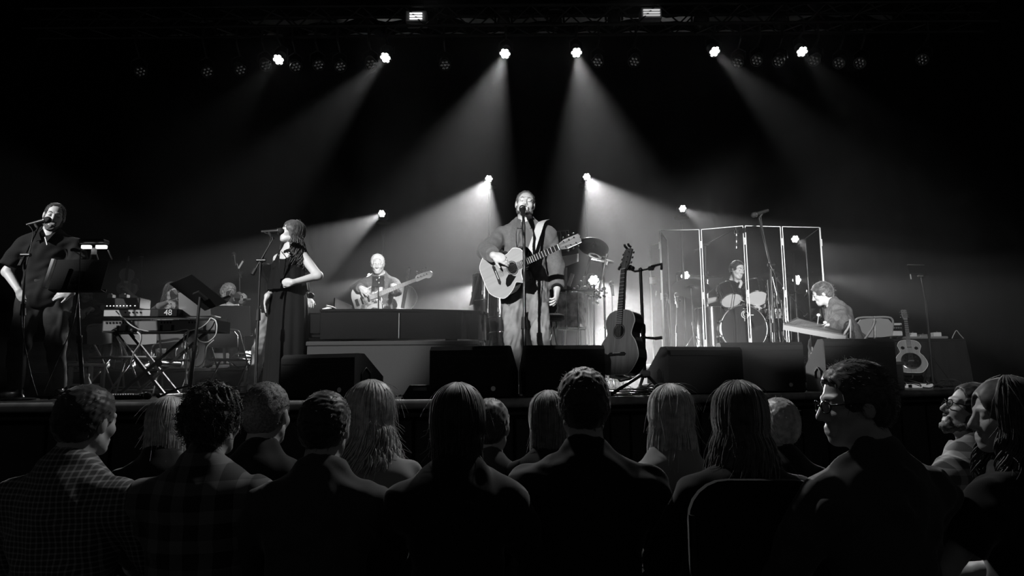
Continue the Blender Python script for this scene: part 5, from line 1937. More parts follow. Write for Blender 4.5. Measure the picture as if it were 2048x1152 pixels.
v3, hz3 = seated('dark-haired string player with raised hand behind the small amplifier', 252, 553, Ys + 0.2, 1.70, 20, RISER, False, head=(20, 24, 5), width=0.95)
v3.setarm(1, v3.L(P(257, 585, Ys - 0.12)), (0.9, -0.1, -0.8), hdir=(-0.35, -0.3, 0.6), palm=(-0.9, -0.2, 0), curl=0.45, thumb=0.7)
v3.setarm(-1, v3.L(P(226, 612, Ys - 0.2)), (-1, 0.1, -0.2), hdir=(0.7, -0.4, -0.2), palm=(0, 0, -1), curl=0.5)
v3.body('skin_b', hvox=0.0055)
v3.shirt('shirt', 'shirt_black', 0.014, 1.3, -0.10, 0.07, fold=0.003)
v3.trousers('dress_black', 0.012)
v3.shoes('leather')
v3.cap_hair('hair_dark', 0.014, (0.045, 0.035), fuzz=120, seed=6)
violin('dark viola held up by the dark-haired string player', basis(P(250, 588, Ys - 0.02), (0.9, 0.3, 0.2), unit(np.array([0.25, -0.4, 0.75]))), name='viola')
folding_chair('grey folding chair under the dark-haired string player', TR(P(252, 700, Ys).x, Ys + 0.25, RISER, R(20)), 'chair_grey')

v4, hz4 = seated('string player half hidden behind the left music stand, only hands lit', 168, 558, Ys + 0.1, 1.72, 15, RISER, False, head=(10, 25, 0))
v4.setarm(1, v4.L(P(181, 618, Ys - 0.35)), (0.8, 0.1, -0.8), hdir=(-0.5, -0.5, -0.3), palm=(0, 0.4, -1), curl=0.4)
v4.setarm(-1, v4.L(P(160, 622, Ys - 0.35)), (-0.8, 0.1, -0.8), hdir=(0.4, -0.5, -0.3), palm=(0, 0.4, -1), curl=0.4)
v4.body('skin_b', hvox=0.006)
v4.shirt('shirt', 'shirt_black', 0.014, 1.8, -0.10, 0.07, fold=0.003)
v4.trousers('dress_black', 0.012)
v4.shoes('leather')
v4.cap_hair('hair_dark', 0.014, (0.045, 0.035), fuzz=80, seed=7)
folding_chair('grey folding chair under the player behind the left music stand', TR(P(168, 700, Ys).x, Ys + 0.15, RISER, R(15)), 'chair_grey')

# empty folding chairs in front of the string players
folding_chair('pale folding chair with its back turned, left one behind the X stand', TR(P(229, 700, 7.2).x, 7.2, STAGE, R(160)) @ Matrix.Scale(0.9, 4), 'chair_beige')
folding_chair('pale folding chair with its back turned, second one behind the X stand', TR(P(284, 700, 7.25).x, 7.25, STAGE, R(196)) @ Matrix.Scale(0.9, 4), 'chair_beige')
folding_chair('dark folding chair with its back turned, in the middle behind the X stand', TR(P(348, 700, 7.5).x, 7.5, STAGE, R(185)) @ Matrix.Scale(0.85, 4), 'chair_grey')
folding_chair('dark folding chair with its back turned, right of the tilted music stand', TR(P(462, 700, 7.5).x, 7.5, STAGE, R(175)) @ Matrix.Scale(0.85, 4), 'chair_grey')
# stand and desk of the right violinist
music_stand('wide black music stand before the fair-haired violinist', (P(449, 740, 8.1).x, 8.1, RISER), P(449, 642, 8.05), (-1, 0.05, 0), (0, -0.18, 1), 0.62, 0.36)
o = MB().box(P(452, 610, 8.0), (0.30, 0.02, 0.012)).build('sheet_music', 'white_paper')
tag(o, 'white sheet music edge lit on top of the wide music stand', 'sheet music')
mic_stand('tall microphone stand with pale microphone behind the violinists', (P(481, 740, 8.9).x, 8.9, RISER), P(479, 545, 8.9), P(468, 508, 8.9), (0.2, 0, -1), boom=P(474, 527, 8.9), kind='tripod', thin=0.012, counter=0.02)
t = thing('overhead_microphone', 'pale pencil microphone clipped to the stand behind the violinists', 'microphone', P(480, 530, 8.86))
MB().cyl(P(477, 537, 8.86), P(486, 522, 8.86), 0.012, n=10).build('microphone_body', 'white_paint', t, True, smooth=40)
MB().cyl(P(486, 522, 8.86), P(488, 519, 8.86), 0.013, n=10).build('microphone_head', 'black_metal', t, True)
MB().tube([P(477, 537, 8.86), P(478, 546, 8.9)], 0.007, 6).build('clip', 'black_metal', t, True)
mic_stand('thin microphone stand above the dark-haired string player', (P(284, 740, 9.3).x, 9.3, RISER), P(284, 540, 9.3), P(283, 511, 9.3), (0.05, 0, -1), kind='tripod', thin=0.009)
# bag on the riser corner
t = thing('bag', 'dark shoulder bag lying on the riser beside the pianist', 'bag', (P(492, 745, 8.1).x, 8.1, RISER))
xb = P(492, 740, 8.1).x
MB().ell((xb, 8.1, RISER + 0.07), (0.2, 0.11, 0.07)).build('pouch', 'dark_cloth', t, True, smooth=True)
MB().tube(spline([(xb - 0.17, 8.05, RISER + 0.08), (xb - 0.08, 8.0, RISER + 0.16), (xb + 0.08, 8.0, RISER + 0.15), (xb + 0.18, 8.05, RISER + 0.06)], 5), 0.012, 6).build('strap', 'black_paint', t, True, smooth=True)
MB().torus((0, 0, 0), 0.022, 0.006, 16, 6, basis((xb + 0.1, 7.995, RISER + 0.06), (1, 0, 0), (0, -1, 0.2))).build('buckle', 'silver', t, True, smooth=True)

# ------------------------------------------------------------------ pianist (mostly behind the woman singer) and grand piano
Yp = 7.35
pn = Person('pianist in pale jeans standing behind the woman singer', (P(552, 720, Yp).x, Yp, STAGE), 25, H=1.70, head=(0, 18, 0), lean=(0.12, 0.12))
pn.setleg(-1, pn.L((P(507, 760, Yp).x, Yp - 0.05, STAGE + 0.085)), (-0.3, -1, 0))
pn.setleg(1, pn.L((P(536, 760, Yp).x, Yp, STAGE + 0.085)), (0.3, -1, 0))
pn.setarm(1, pn.L(P(622, 612, 6.95)), (0, 0.2, -1), curl=0.3, palm=(0, 0, -1))
pn.setarm(-1, pn.L(P(600, 618, 6.95)), (0, 0.2, -1), curl=0.3, palm=(0, 0, -1))
pn.body('skin', hvox=0.006)
pn.shirt('shirt', 'shirt_black', 0.02, 1.9, -0.08, 0.07)
pn.trousers('denim_light', 0.018, fold=0.006)
pn.shoes('sneaker')
pn.cap_hair('hair_dark', 0.01, fuzz=60)

zt = STAGE + 0.485
pt = thing('grand_piano', 'black grand piano with closed lid on the grey plinth', 'piano', (-1.1, 6.7, zt))
xl, xr = P(612, 650, 6.3).x, P(972, 650, 6.45).x
top = P(800, 622, 6.35).z
ys = 6.20
case = [(xl, ys + 0.02), (xl + 0.28, ys), (xl + 0.75, ys + 0.02), (xr - 0.45, ys + 0.10), (xr - 0.12, ys + 0.22), (xr, ys + 0.45), (xr - 0.08, ys + 0.72), (xr - 0.4, ys + 0.98), (xl + 0.75, ys + 1.32), (xl + 0.5, ys + 1.40), (xl, ys + 1.40)]


def flat(pts, z0, z1):
    n_ = len(pts)
    return MB().add([(x, y, z0) for x, y in pts] + [(x, y, z1) for x, y in pts],
                    [tuple(range(n_))[::-1], tuple(range(n_, 2 * n_))] + [(i, (i + 1) % n_, n_ + (i + 1) % n_, n_ + i) for i in range(n_)])


curve = [(p.x, p.y) for p in spline([(x, y, 0) for x, y in case[:9]], 6)] + case[9:]
keyx = xl + 0.16
rim = [(max(x, keyx), y) for x, y in curve]
flat(rim, zt + 0.03, top - 0.018).build('rim', 'black_gloss', pt, True, smooth=30)
lid = [((x - (xl + xr) / 2) * 1.012 + (xl + xr) / 2, (y - ys - 0.7) * 1.02 + ys + 0.7) for x, y in rim]
flat(lid, top - 0.016, top + 0.006).build('lid', 'black_gloss', pt, True, smooth=30)
MB().box((xl + 0.08, ys + 0.03, zt + 0.17), (0.18, 0.06, 0.20), None, 0.015).build('cheek_block', 'black_gloss', pt, True)
MB().box((xl + 0.08, ys + 1.37, zt + 0.17), (0.18, 0.06, 0.20), None, 0.015).build('cheek_block', 'black_gloss', pt, True)
MB().box((xl + 0.08, ys + 0.7, zt + 0.07), (0.2, 1.36, 0.05), None, 0.006).build('key_bed', 'black_gloss', pt, True)
for k in range(52):
    MB().box((xl + 0.07, ys + 0.09 + 1.22 * (k + 0.5) / 52, zt + 0.11), (0.15, 1.22 / 52 - 0.0015, 0.02)).build('white_key', 'ivory', pt, True)
for k in range(51):
    if k % 7 in (0, 1, 3, 4, 5):
        MB().box((xl + 0.10, ys + 0.09 + 1.22 * (k + 1) / 52, zt + 0.126), (0.09, 0.011, 0.014)).build('black_key', 'black_paint', pt, True)
MB().box((xl + 0.19, ys + 0.7, top + 0.08), (0.012, 0.7, 0.15), None, 0.004).build('music_desk', 'black_gloss', pt, True)
for (x, y) in ((xl + 0.35, ys + 0.2), (xl + 0.35, ys + 1.2), (xr - 0.35, ys + 0.5)):
    MB().cyl((x, y, zt), (x, y, zt + 0.06), 0.06, n=16).build('leg', 'black_gloss', pt, True, smooth=40)
MB().box((P(797, 660, ys).x, ys + 0.028, (zt + top) / 2), (0.012, 0.02, top - zt - 0.06), None, 0.004).build('rim_strip', 'steel', pt, True)  # narrow upright steel strip on the rim face
# curled papers and a clip on the lid
t = thing('sheet_music', 'crumpled white paper lying on the piano lid', 'paper', P(661, 618, 6.35))
rp = random.Random(3)
q = P(661, 616, 6.35)
for k in range(5):
    M = Matrix.Translation((q.x + rp.uniform(-0.03, 0.03), q.y + rp.uniform(-0.02, 0.02), top + 0.02 + 0.007 * k)) @ Euler((rp.uniform(-.6, .6), rp.uniform(-.7, .7), rp.uniform(0, 3))).to_matrix().to_4x4()
    MB().box((0, 0, 0), (0.075, 0.05, 0.002), M).build('sheet', 'white_paper', t, True)
mic_stand('boom microphone stand behind the woman singer, its tip reaching over the piano', (P(575, 720, 6.85).x, 6.85, STAGE), P(575, 600, 6.85), P(622, 591, 6.7), (-1, 0, -0.08), boom=P(600, 594, 6.75), kind='tripod', thin=0.010, counter=0.05)

# ------------------------------------------------------------------ bass player, tablet stand, cello
Yb = 8.6
bp, _ = None, None
bp = Person('white-haired man in a grey suit playing a white bass guitar behind the piano', (P(757, 700, Yb).x, Yb, STAGE), 4, H=P(752, 508, Yb).z - STAGE + 0.02, head=(2, 16, -2), headoff=(-0.02, 0, -0.01), width=1.0)
bp.setarm(1, bp.L(P(792, 588, 8.02)), (0.7, 0.1, -0.9), hdir=(0.1, -0.5, 0.5), palm=(-0.9, 0.2, 0.2), curl=0.6, thumb=0.4)
bp.setarm(-1, bp.L(P(722, 576, 8.12)), (-1, 0.3, -0.5), hdir=(0.75, -0.2, -0.55), palm=(0, 1, -0.2), curl=0.35, thumb=0.7)
bp.body('skin', hvox=0.0048)
bp.shirt('shirt', 'shirt_white', 0.012, 0, -0.05, 0.06, vneck=0.05)


def bfront(F):
    T = bp.Tp
    F.cap(T(-0.02, -0.17, 0.60), T(-0.01, -0.18, 0.2), 0.085, 0.09, 0.01, sub=True)
    F.cap(T(-0.01, -0.18, 0.2), T(0, -0.22, -0.3), 0.09, 0.14, 0.01, sub=True)


bp.shirt('suit_jacket', 'suit_grey', 0.028, 1.93, -0.20, 0.07, front=bfront, fold=0.004, seed=15)
bp.trousers('suit_grey', 0.018)
bp.shoes('leather')
bp.cap_hair('hair_white', 0.013, (0.05, 0.035), fuzz=260, fuzzlen=0.02, seed=12)
bp.brows('hair_white')
dz = (P(838, 560, 7.85) - P(709, 610, 8.26)).normalized()
bass_guitar('bass_guitar', 'white bass guitar with a mottled pickguard held by the man in the suit', basis(P(709, 608, 8.26), (0.46, 0, -0.88), dz))
t = thing('tablet_stand', 'small black tablet on a thin stand in front of the bass player', 'tablet stand', (P(758, 720, 8.0).x, 8.0, STAGE))
MB().cyl((P(758, 720, 8.0).x, 8.0, STAGE + 0.02), P(757, 575, 8.0), 0.008, n=8).build('pole', 'black_metal', t, True, smooth=40)
MB().lathe([(0.12, 0), (0.12, 0.01), (0.02, 0.03)], 18, Matrix.Translation((P(758, 720, 8.0).x, 8.0, STAGE))).build('base', 'black_metal', t, True)
MB().box((0, 0, 0), (0.135, 0.012, 0.14), basis(P(756, 563, 7.99), (1, 0, 0), (0, 0.25, 1)), 0.004).build('tablet', 'black_paint', t, True)
for px, py in ((753, 560), (758, 556), (758, 566)):
    MB().ell(P(px, py, 7.97), (0.012, 0.01, 0.018), 8, 6).build('clamp_knob', 'steel', t, True, smooth=True)
for px in (745, 768):
    MB().tube([P(px, 552, 7.98), P(px, 576, 7.98)], 0.006, 6).build('side_grip', 'black_rubber', t, True)

cM = basis(P(795, 672, 9.25), (1, 0.25, -0.1), (0.12, 0.2, 1))
t = thing('cello', 'dark brown cello standing upright behind the bass player', 'cello', M=cM)
S = 2.0
rc_ = thing('road_case', 'black road case behind the piano with the cello on it', 'case', (cM.translation.x, 9.25, STAGE))
zc_ = (cM @ Vector((0, 0, -0.28))).z
MB().box((cM.translation.x - 0.02, 9.3, (STAGE + zc_) / 2), (0.6, 0.5, zc_ - STAGE), None, 0.01).build('case_body', 'black_paint', rc_, True)
for sx in (-1, 1):
    MB().box((cM.translation.x - 0.02 + sx * 0.29, 9.3, (STAGE + zc_) / 2), (0.03, 0.51, zc_ - STAGE + 0.01), None, 0.004).build('edge_rail', 'steel', rc_, True)
col_ = [(x * S, z * S) for x, z in [(0, 0), (0.07, 0.01), (0.108, 0.07), (0.092, 0.13), (0.062, 0.16), (0.06, 0.20), (0.08, 0.235), (0.086, 0.29), (0.05, 0.345), (0, 0.358)]]
col_ = col_ + [(-x, z) for x, z in col_[-2:0:-1]]
ol = [(p.x, p.z) for p in spline([(x, 0, z) for x, z in col_], 4, True)]
MB().prism(ol, -0.055, 0.055).build('body', 'cello_wood', t, smooth=40)
MB().tube([Vector((x, -0.056, z)) for x, z in ol + ol[:1]], 0.006, 6).build('edge', 'maple', t, smooth=True)
MB().box((0, -0.075, 0.66), (0.05, 0.02, 0.58), None, 0.006).build('fingerboard', 'black_gloss', t)
MB().box((0, -0.05, 0.86), (0.04, 0.04, 0.25), None, 0.01).build('neck', 'black_gloss', t)
MB().box((0, -0.08, 0.33), (0.09, 0.01, 0.09), None, 0.003).build('bridge', 'maple', t)
MB().box((0, -0.07, 0.14), (0.05, 0.015, 0.24), None, 0.005).build('tailpiece', 'black_gloss', t)
for k in range(4):
    MB().tube([((k - 1.5) * 0.008, -0.08, 0.24), ((k - 1.5) * 0.013, -0.126, 0.34), ((k - 1.5) * 0.006, -0.088, 0.95)], 0.0014, 4).build('string', 'steel', t)
MB().cyl((0, 0, 0.01), (0, 0, -0.28), 0.006, n=8).build('end_pin', 'steel', t)


# ================================================================== centre and right of the stage
# ------------------------------------------------------------------ monitor wedges
def wedge_px(label, xl, xr, yt, yb, Y, rz=0.0, d=0.38):
    a, b = P(xl, yb, Y), P(xr, yb, Y)
    c = (a + b) / 2
    h = P((xl + xr) / 2, yt, Y).z - STAGE
    return wedge(label, (c.x, Y, STAGE), R(rz), abs(b.x - a.x), h, d)


wedge_px('black monitor wedge at the woman singer feet, leftmost in the row', 541, 722, 708, 800, 5.1, -22)
wedge_px('black monitor wedge in front of the lead singer, left of his microphone stand', 855, 1018, 692, 797, 5.12, -12)
wedge_px('black monitor wedge in front of the lead singer, right of his microphone stand', 1052, 1214, 690, 796, 5.2, 8)
wedge_px('black monitor wedge right of the guitar rack, nearest in its cluster', 1330, 1500, 693, 790, 5.75, 16)
wedge_px('black monitor wedge directly below the drum kit', 1446, 1612, 684, 786, 6.35, 0)
wedge_px('black monitor wedge in front of the folding chair, rightmost in the row', 1652, 1800, 677, 778, 6.45, 4)
t = thing('floor_box', 'small black sloped box on the stage edge beside the lead singer wedge', 'floor box', (P(832, 797, 5.0).x, 5.0, STAGE))
xa, xb = P(803, 797, 5.0).x, P(862, 797, 5.0).x
MB().add([(xa, 4.96, STAGE), (xb, 4.96, STAGE), (xb, 5.14, STAGE), (xa, 5.14, STAGE), (xa + 0.06, 4.98, STAGE + 0.10), (xb, 4.98, STAGE + 0.10), (xb, 5.1, STAGE + 0.10), (xa + 0.06, 5.1, STAGE + 0.10)],
         [(3, 2, 1, 0), (4, 5, 6, 7), (0, 1, 5, 4), (1, 2, 6, 5), (2, 3, 7, 6), (3, 0, 4, 7)]).build('case', 'black_paint', t, True)
MB().tube(spline([(xa + 0.02, 5.0, STAGE + 0.03), (xa - 0.06, 4.99, STAGE + 0.02), (xa - 0.13, 5.02, STAGE + 0.006)], 5), 0.005, 6).build('cord', 'cable_black', t, True)
MB().box(((xa + xb) / 2 + 0.03, 4.974, STAGE + 0.06), (0.1, 0.004, 0.05)).build('label_plate', 'black_gloss', t, True)

# ------------------------------------------------------------------ congas and percussion
def conga(label, px, py, ztop_py, Y, r=0.14, h=0.72, group='congas behind the piano tail'):
    c = P(px, ztop_py, Y)
    t = thing('conga', label, 'conga', (c.x, Y, STAGE), group=group)
    zt = c.z
    M = Matrix.Translation((c.x, Y, zt - h))
    MB().lathe([(r * 0.62, 0), (r * 0.8, h * 0.2), (r * 1.08, h * 0.55), (r * 1.1, h * 0.68), (r, h * 0.97), (r, h)], 28, M).build('shell', 'drum_shell', t, True, smooth=True)
    MB().lathe([(r * 0.99, h), (r * 0.96, h + 0.012), (0.01, h + 0.014)], 28, M).build('drum_skin', 'drum_head', t, True, smooth=True)
    MB().torus((0, 0, h - 0.02), r + 0.006, 0.009, 28, 8, M).build('hoop', 'chrome', t, True, smooth=True)
    MB().torus((0, 0, h * 0.6), r * 1.1, 0.006, 28, 6, M).build('band', 'chrome', t, True, smooth=True)
    for k in range(6):
        a = math.pi / 3 * k + 0.3
        x, y = math.cos(a), math.sin(a)
        MB().cyl((x * (r + 0.012), y * (r + 0.012), h), (x * r * 1.14, y * r * 1.14, h * 0.72), 0.005, n=6, M=M).box((x * r * 1.15, y * r * 1.15, h * 0.7), (0.02, 0.02, 0.05), M, 0.004).build('tension_lug', 'chrome', t, True)
    MB().torus((0, 0, h * 0.36), r * 0.98, 0.008, 28, 6, M).build('stand_ring', 'chrome', t, True, smooth=True)
    for k in range(3):
        a = 2 * math.pi * k / 3 + 0.5
        p0 = Vector((c.x + math.cos(a) * r * 1.0, Y + math.sin(a) * r * 1.0, zt - h * 0.64))
        p1 = Vector((c.x + math.cos(a) * r * 2.0, Y + math.sin(a) * r * 2.0, STAGE + 0.012))
        MB().tube([p0, p1], 0.010, 8).build('leg', 'chrome', t, True, smooth=True)
        MB().ell(p1, (0.018, 0.018, 0.012), 8, 6).build('foot', 'black_rubber', t, True)
    return t


conga('dark conga with chrome rim standing at the tail of the piano', 972, 600, 550, 7.45, 0.135)
conga('second dark conga half hidden behind the lead singer', 1003, 600, 585, 7.15, 0.13, 0.66)
# towel over the first conga's side
t = thing('towel', 'dark towel hanging over the left side of the conga', 'towel', P(950, 570, 7.3))
MB().box((0, 0, 0), (0.016, 0.2, 0.34), basis(P(950, 580, 7.32), (1, 0.2, 0.25), (0.25, 0, 1)), 0.006).build('cloth', 'dark_cloth', t, True)

# tall silver drum on legs
cd = P(1143, 657, 7.2)
t = thing('floor_tom', 'silver sparkle drum with chrome rods standing behind the lead singer hand', 'drum', (cd.x, 7.2, STAGE))
hh = P(1143, 588, 7.2).z - cd.z
drum_parts(t, 0.145, hh, Matrix.Translation(cd), 'drum_silver', 'drum_head', 8, 'grey_paint')
for k in range(3):
    a = R(-70 + 120 * k)
    MB().tube([Vector((cd.x + math.cos(a) * 0.165, 7.2 + math.sin(a) * 0.165, cd.z + hh * 0.5)), Vector((cd.x + math.cos(a) * 0.17, 7.2 + math.sin(a) * 0.17, cd.z - 0.02)), Vector((cd.x + math.cos(a) * 0.19, 7.2 + math.sin(a) * 0.19, STAGE + 0.01))], 0.008, 8).build('leg', 'chrome', t, True, smooth=True)
# percussion stool
t = thing('drum_stool', 'small round stool with silver legs behind the lead singer leg', 'stool', (P(1108, 700, 6.9).x, 6.9, STAGE))
cs_ = P(1106, 632, 6.9)
MB().lathe([(0.1, -0.05), (0.12, -0.03), (0.12, 0.0), (0.09, 0.02)], 24, Matrix.Translation(cs_)).build('seat', 'black_rubber', t, True, smooth=40)
MB().cyl(cs_ + Vector((0, 0, -0.05)), (cs_.x, 6.9, STAGE + 0.25), 0.014, n=8).build('post', 'chrome', t, True)
for k in range(3):
    a = R(-60 + 120 * k)
    MB().tube([(cs_.x, 6.9, cs_.z - 0.1), (cs_.x + 0.2 * math.cos(a), 6.9 + 0.2 * math.sin(a), STAGE + 0.01)], 0.011, 8).build('leg', 'chrome', t, True, smooth=True)
# pale sampling pad on its stand
t = thing('sampling_pad', 'pale slanted keyboard instrument behind the guitar headstock', 'keyboard', (P(1137, 720, 7.7).x, 7.7, STAGE))
a, b, c, d = P(1112, 515, 7.6), P(1157, 507, 7.75), P(1157, 523, 7.7), P(1114, 540, 7.55)
off = Vector((0.0, 0.05, 0.012))
MB().add([a, b, c, d, a + off, b + off, c + off, d + off], [(0, 1, 2, 3), (7, 6, 5, 4), (0, 4, 5, 1), (1, 5, 6, 2), (2, 6, 7, 3), (3, 7, 4, 0)]).build('keyboard_panel', 'white_paint', t, True)
MB().add([a + Vector((0, 0, 0.002)), b + Vector((0, 0, 0.002)), b + Vector((0, 0.05, 0.05)), a + Vector((0, 0.05, 0.05)), a + Vector((0, 0.1, 0.0)), b + Vector((0, 0.1, 0.0))], [(0, 1, 2, 3), (3, 2, 5, 4), (0, 4, 5, 1), (0, 3, 4), (1, 5, 2)]).build('top_cover', 'black_paint', t, True)
MB().cyl(P(1132, 535, 7.64), (P(1128, 720, 7.64).x, 7.64, STAGE + 0.02), 0.014, n=8).build('post', 'steel', t, True, smooth=40)
MB().lathe([(0.16, 0), (0.16, 0.012), (0.03, 0.03)], 20, Matrix.Translation((P(1128, 720, 7.64).x, 7.64, STAGE))).build('base', 'black_metal', t, True)
# wire music rack behind the headstock
t = thing('wire_rack', 'thin square wire rack above the guitar headstock', 'rack', (P(1127, 700, 8.0).x, 8.0, STAGE))
MB().tube([P(1113, 518, 8.0), P(1113, 463, 8.0), P(1137, 461, 8.0), P(1137, 518, 8.0)], 0.007, 6).build('frame', 'steel', t, True, smooth=40)
for px in (1120, 1131):
    MB().tube([P(px, 462, 8.0), P(px + 2, 470, 7.98), P(px, 482, 7.98)], 0.005, 6).build('hook', 'steel', t, True)
MB().cyl(P(1125, 518, 8.0), (P(1125, 720, 8.0).x, 8.0, STAGE), 0.011, n=8).build('post', 'black_metal', t, True)
MB().tube([P(1113, 518, 8.0), P(1137, 518, 8.0)], 0.007, 6).build('lower_bar', 'steel', t, True)
# crash cymbal facing us and its stands
cymbal_stand('dark cymbal tilted towards us right of the guitar headstock', (P(1172, 720, 8.1).x, 8.1, STAGE), P(1187, 494, 8.0), (0.12, -0.75, 0.62), 0.185, 'cymbal_dark', True, 'percussion cymbals')
cymbal_stand('small dark splash cymbal below the tilted cymbal', (P(1212, 720, 8.2).x, 8.2, STAGE), P(1205, 522, 8.0), (0.1, -0.35, 0.9), 0.14, 'cymbal_dark', True, 'percussion cymbals')
# book-like case and microphones beside the percussion
t = thing('percussion_table', 'trap table crowded with small percussion behind the silver drum', 'table', (P(1160, 720, 7.75).x, 7.75, STAGE))
q0, q1 = P(1118, 583, 7.75), P(1186, 586, 7.75)
MB().box((q0 + q1) / 2, ((q1 - q0).length, 0.32, 0.03), None, 0.008).build('tray', 'dark_cloth', t, True)
MB().cyl((q0 + q1) / 2, (P(1155, 720, 7.75).x, 7.75, STAGE + 0.02), 0.013, n=8).build('post', 'chrome', t, True)
for k in range(3):
    a = R(20 + 120 * k)
    xx = P(1155, 720, 7.75).x
    MB().tube([(xx, 7.75, STAGE + 0.35), (xx + 0.25 * math.cos(a), 7.75 + 0.25 * math.sin(a), STAGE + 0.01)], 0.009, 6).build('leg', 'chrome', t, True)
t = thing('cowbell', 'pale angled wood block leaning on the percussion table', 'wood block', P(1139, 577, 7.7))
MB().box((0, 0, 0), (0.045, 0.05, 0.15), basis(P(1141, 560, 7.62), (1, 0, 0.5), (0.35, 0.1, 1)), 0.005).build('block', 'maple', t, True)
for k, (px, py, rr) in enumerate([(1155, 575, 0.02), (1162, 566, 0.025), (1170, 578, 0.03), (1128, 576, 0.022), (1148, 579, 0.018), (1178, 570, 0.02)]):
    q = P(px, py, 7.68)
    t = thing('shaker', 'small shiny shaker, number %s from the left on the percussion table' % ['three', 'four', 'five', 'one', 'two', 'six'][k], 'shaker', q, group='small percussion on the trap table')
    MB().ell(q, (rr, rr, rr * 1.2), 12, 8).build('bulb', 'silver', t, True, smooth=True)
    MB().cyl(q, q + Vector((rr * 0.6, 0, -rr * 2.2)), rr * 0.35, n=8).build('grip', 'steel', t, True)
t = thing('bell_tree', 'dark cluster of small bells catching the lamp behind the silver drum', 'bells', (P(1189, 700, 7.9).x, 7.9, STAGE))
MB().cyl((P(1187, 720, 7.9).x, 7.9, STAGE + 0.01), P(1188, 570, 7.9), 0.011, n=8).build('post', 'black_metal', t, True)
MB().lathe([(0.12, 0), (0.12, 0.012), (0.02, 0.03)], 18, Matrix.Translation((P(1187, 720, 7.9).x, 7.9, STAGE))).build('base', 'black_metal', t, True)
rb = random.Random(11)
for k in range(46):
    q = P(1190 + rb.gauss(0, 7), 586 + rb.gauss(0, 9), 7.88 + rb.uniform(-0.06, 0.06))
    MB().ell(q, (0.016, 0.016, 0.014), 8, 6).build('bell', 'silver' if k % 3 == 0 else 'black_gloss', t, True, smooth=True)
for k, (a, b, lab) in enumerate((((1212, 515), (1198, 590), 'silver microphone arm slanting across the percussion lamp'), ((1213, 530), (1197, 580), 'second silver arm beside the percussion lamp'))):
    t = thing('percussion_microphone', lab, 'microphone', P(b[0], b[1], 7.85))
    MB().cyl(P(a[0], a[1], 7.8), P(b[0], b[1], 7.85), 0.011, n=8).build('arm', 'chrome', t, True, smooth=40)
    MB().cyl(P(a[0], a[1], 7.8), P(a[0] + 2, a[1] - 7, 7.8), 0.016, n=10).build('microphone_head', 'silver', t, True, smooth=40)
t = thing('tambourine', 'pale tambourine mounted above the percussion lamp', 'tambourine', P(1189, 515, 7.9))
Mt = basis(P(1190, 513, 7.85), (1, 0, 0), (0.3, -0.5, 0.8))
MB().torus((0, 0, 0), 0.07, 0.012, 24, 6, Mt).build('frame', 'white_paint', t, True, smooth=True)
for k in range(6):
    a = math.pi / 3 * k
    MB().lathe([(0.018, -0.003), (0.018, 0.003)], 10, Mt @ Matrix.Translation((0.07 * math.cos(a), 0.07 * math.sin(a), 0))).build('jingle', 'chrome', t, True)
mic_stand('thin stand with two small pale microphones right of the percussion', (P(1226, 740, 8.3).x, 8.3, STAGE), P(1224, 580, 8.3), P(1223, 567, 8.3), (0.1, 0, -1), kind='tripod', thin=0.008)

# ------------------------------------------------------------------ guitar rack with the grey guitar
Yg = 5.55
st = thing('guitar_rack', 'black double guitar stand with neck yokes right of the lead singer', 'guitar stand', (P(1290, 790, Yg).x, Yg, STAGE))
xg = P(1290, 790, Yg).x
ptop = P(1281, 540, Yg)
MB().cyl((xg, Yg, STAGE + 0.14), P(1286, 660, Yg), 0.018, n=12).build('lower_tube', 'black_metal', st, True, smooth=40)
MB().cyl(P(1286, 665, Yg), ptop, 0.013, n=12).build('upper_tube', 'black_metal', st, True, smooth=40)
MB().box(P(1286, 658, Yg - 0.005), (0.04, 0.04, 0.085), None, 0.01).build('height_lock', 'black_rubber', st, True)
MB().ell(ptop, (0.018, 0.018, 0.022), 10, 8).build('top_joint', 'black_metal', st, True, smooth=True)
MB().tube([P(1281, 541, Yg), P(1270, 543, Yg), P(1258, 537, Yg + 0.0), P(1242, 535, Yg - 0.02)], 0.009, 8).build('left_arm', 'black_metal', st, True, smooth=True)
MB().tube([P(1281, 541, Yg), P(1295, 538, Yg), P(1310, 533, Yg)], 0.009, 8).build('right_arm', 'black_metal', st, True, smooth=True)
for px in (1252, 1263, 1302):
    q = P(px, 537, Yg)
    MB().box(q, (0.05, 0.035, 0.035), None, 0.008).build('arm_clamp', 'black_rubber', st, True)
MB().tube([P(1302, 533, Yg), P(1323, 528, Yg - 0.05), P(1323, 538, Yg - 0.1)], 0.011, 8).build('yoke', 'black_rubber', st, True, smooth=True)
MB().tube([P(1238, 538, Yg - 0.10), P(1240, 533, Yg - 0.02), P(1262, 532, Yg - 0.03), P(1264, 537, Yg - 0.1)], 0.011, 8).build('yoke', 'black_rubber', st, True, smooth=True)
MB().tube([P(1282, 674, Yg), P(1312, 677, Yg - 0.08)], 0.011, 8).build('side_peg', 'black_metal', st, True, smooth=True)
MB().cyl(P(1310, 677, Yg - 0.08), P(1324, 675, Yg - 0.1), 0.014, n=10).build('peg_pad', 'black_rubber', st, True, smooth=40)
hub = P(1289, 746, Yg)
MB().box(hub, (0.085, 0.06, 0.05), None, 0.01).build('tripod_hub', 'silver', st, True)
for e in ((1222, 785, 5.35), (1330, 778, 5.7), (1275, 780, 5.95)):
    q = P(*e); q.z = STAGE + 0.015
    MB().tube([hub, q], 0.014, 8).build('leg', 'black_metal', st, True, smooth=True)
    MB().ell(q, (0.022, 0.022, 0.015), 8, 6).build('rubber_foot', 'black_rubber', st, True)
MB().tube([P(1285, 752, Yg), P(1240, 762, Yg - 0.1), P(1232, 752, Yg - 0.16)], 0.010, 8).build('cradle', 'black_metal', st, True, smooth=True)
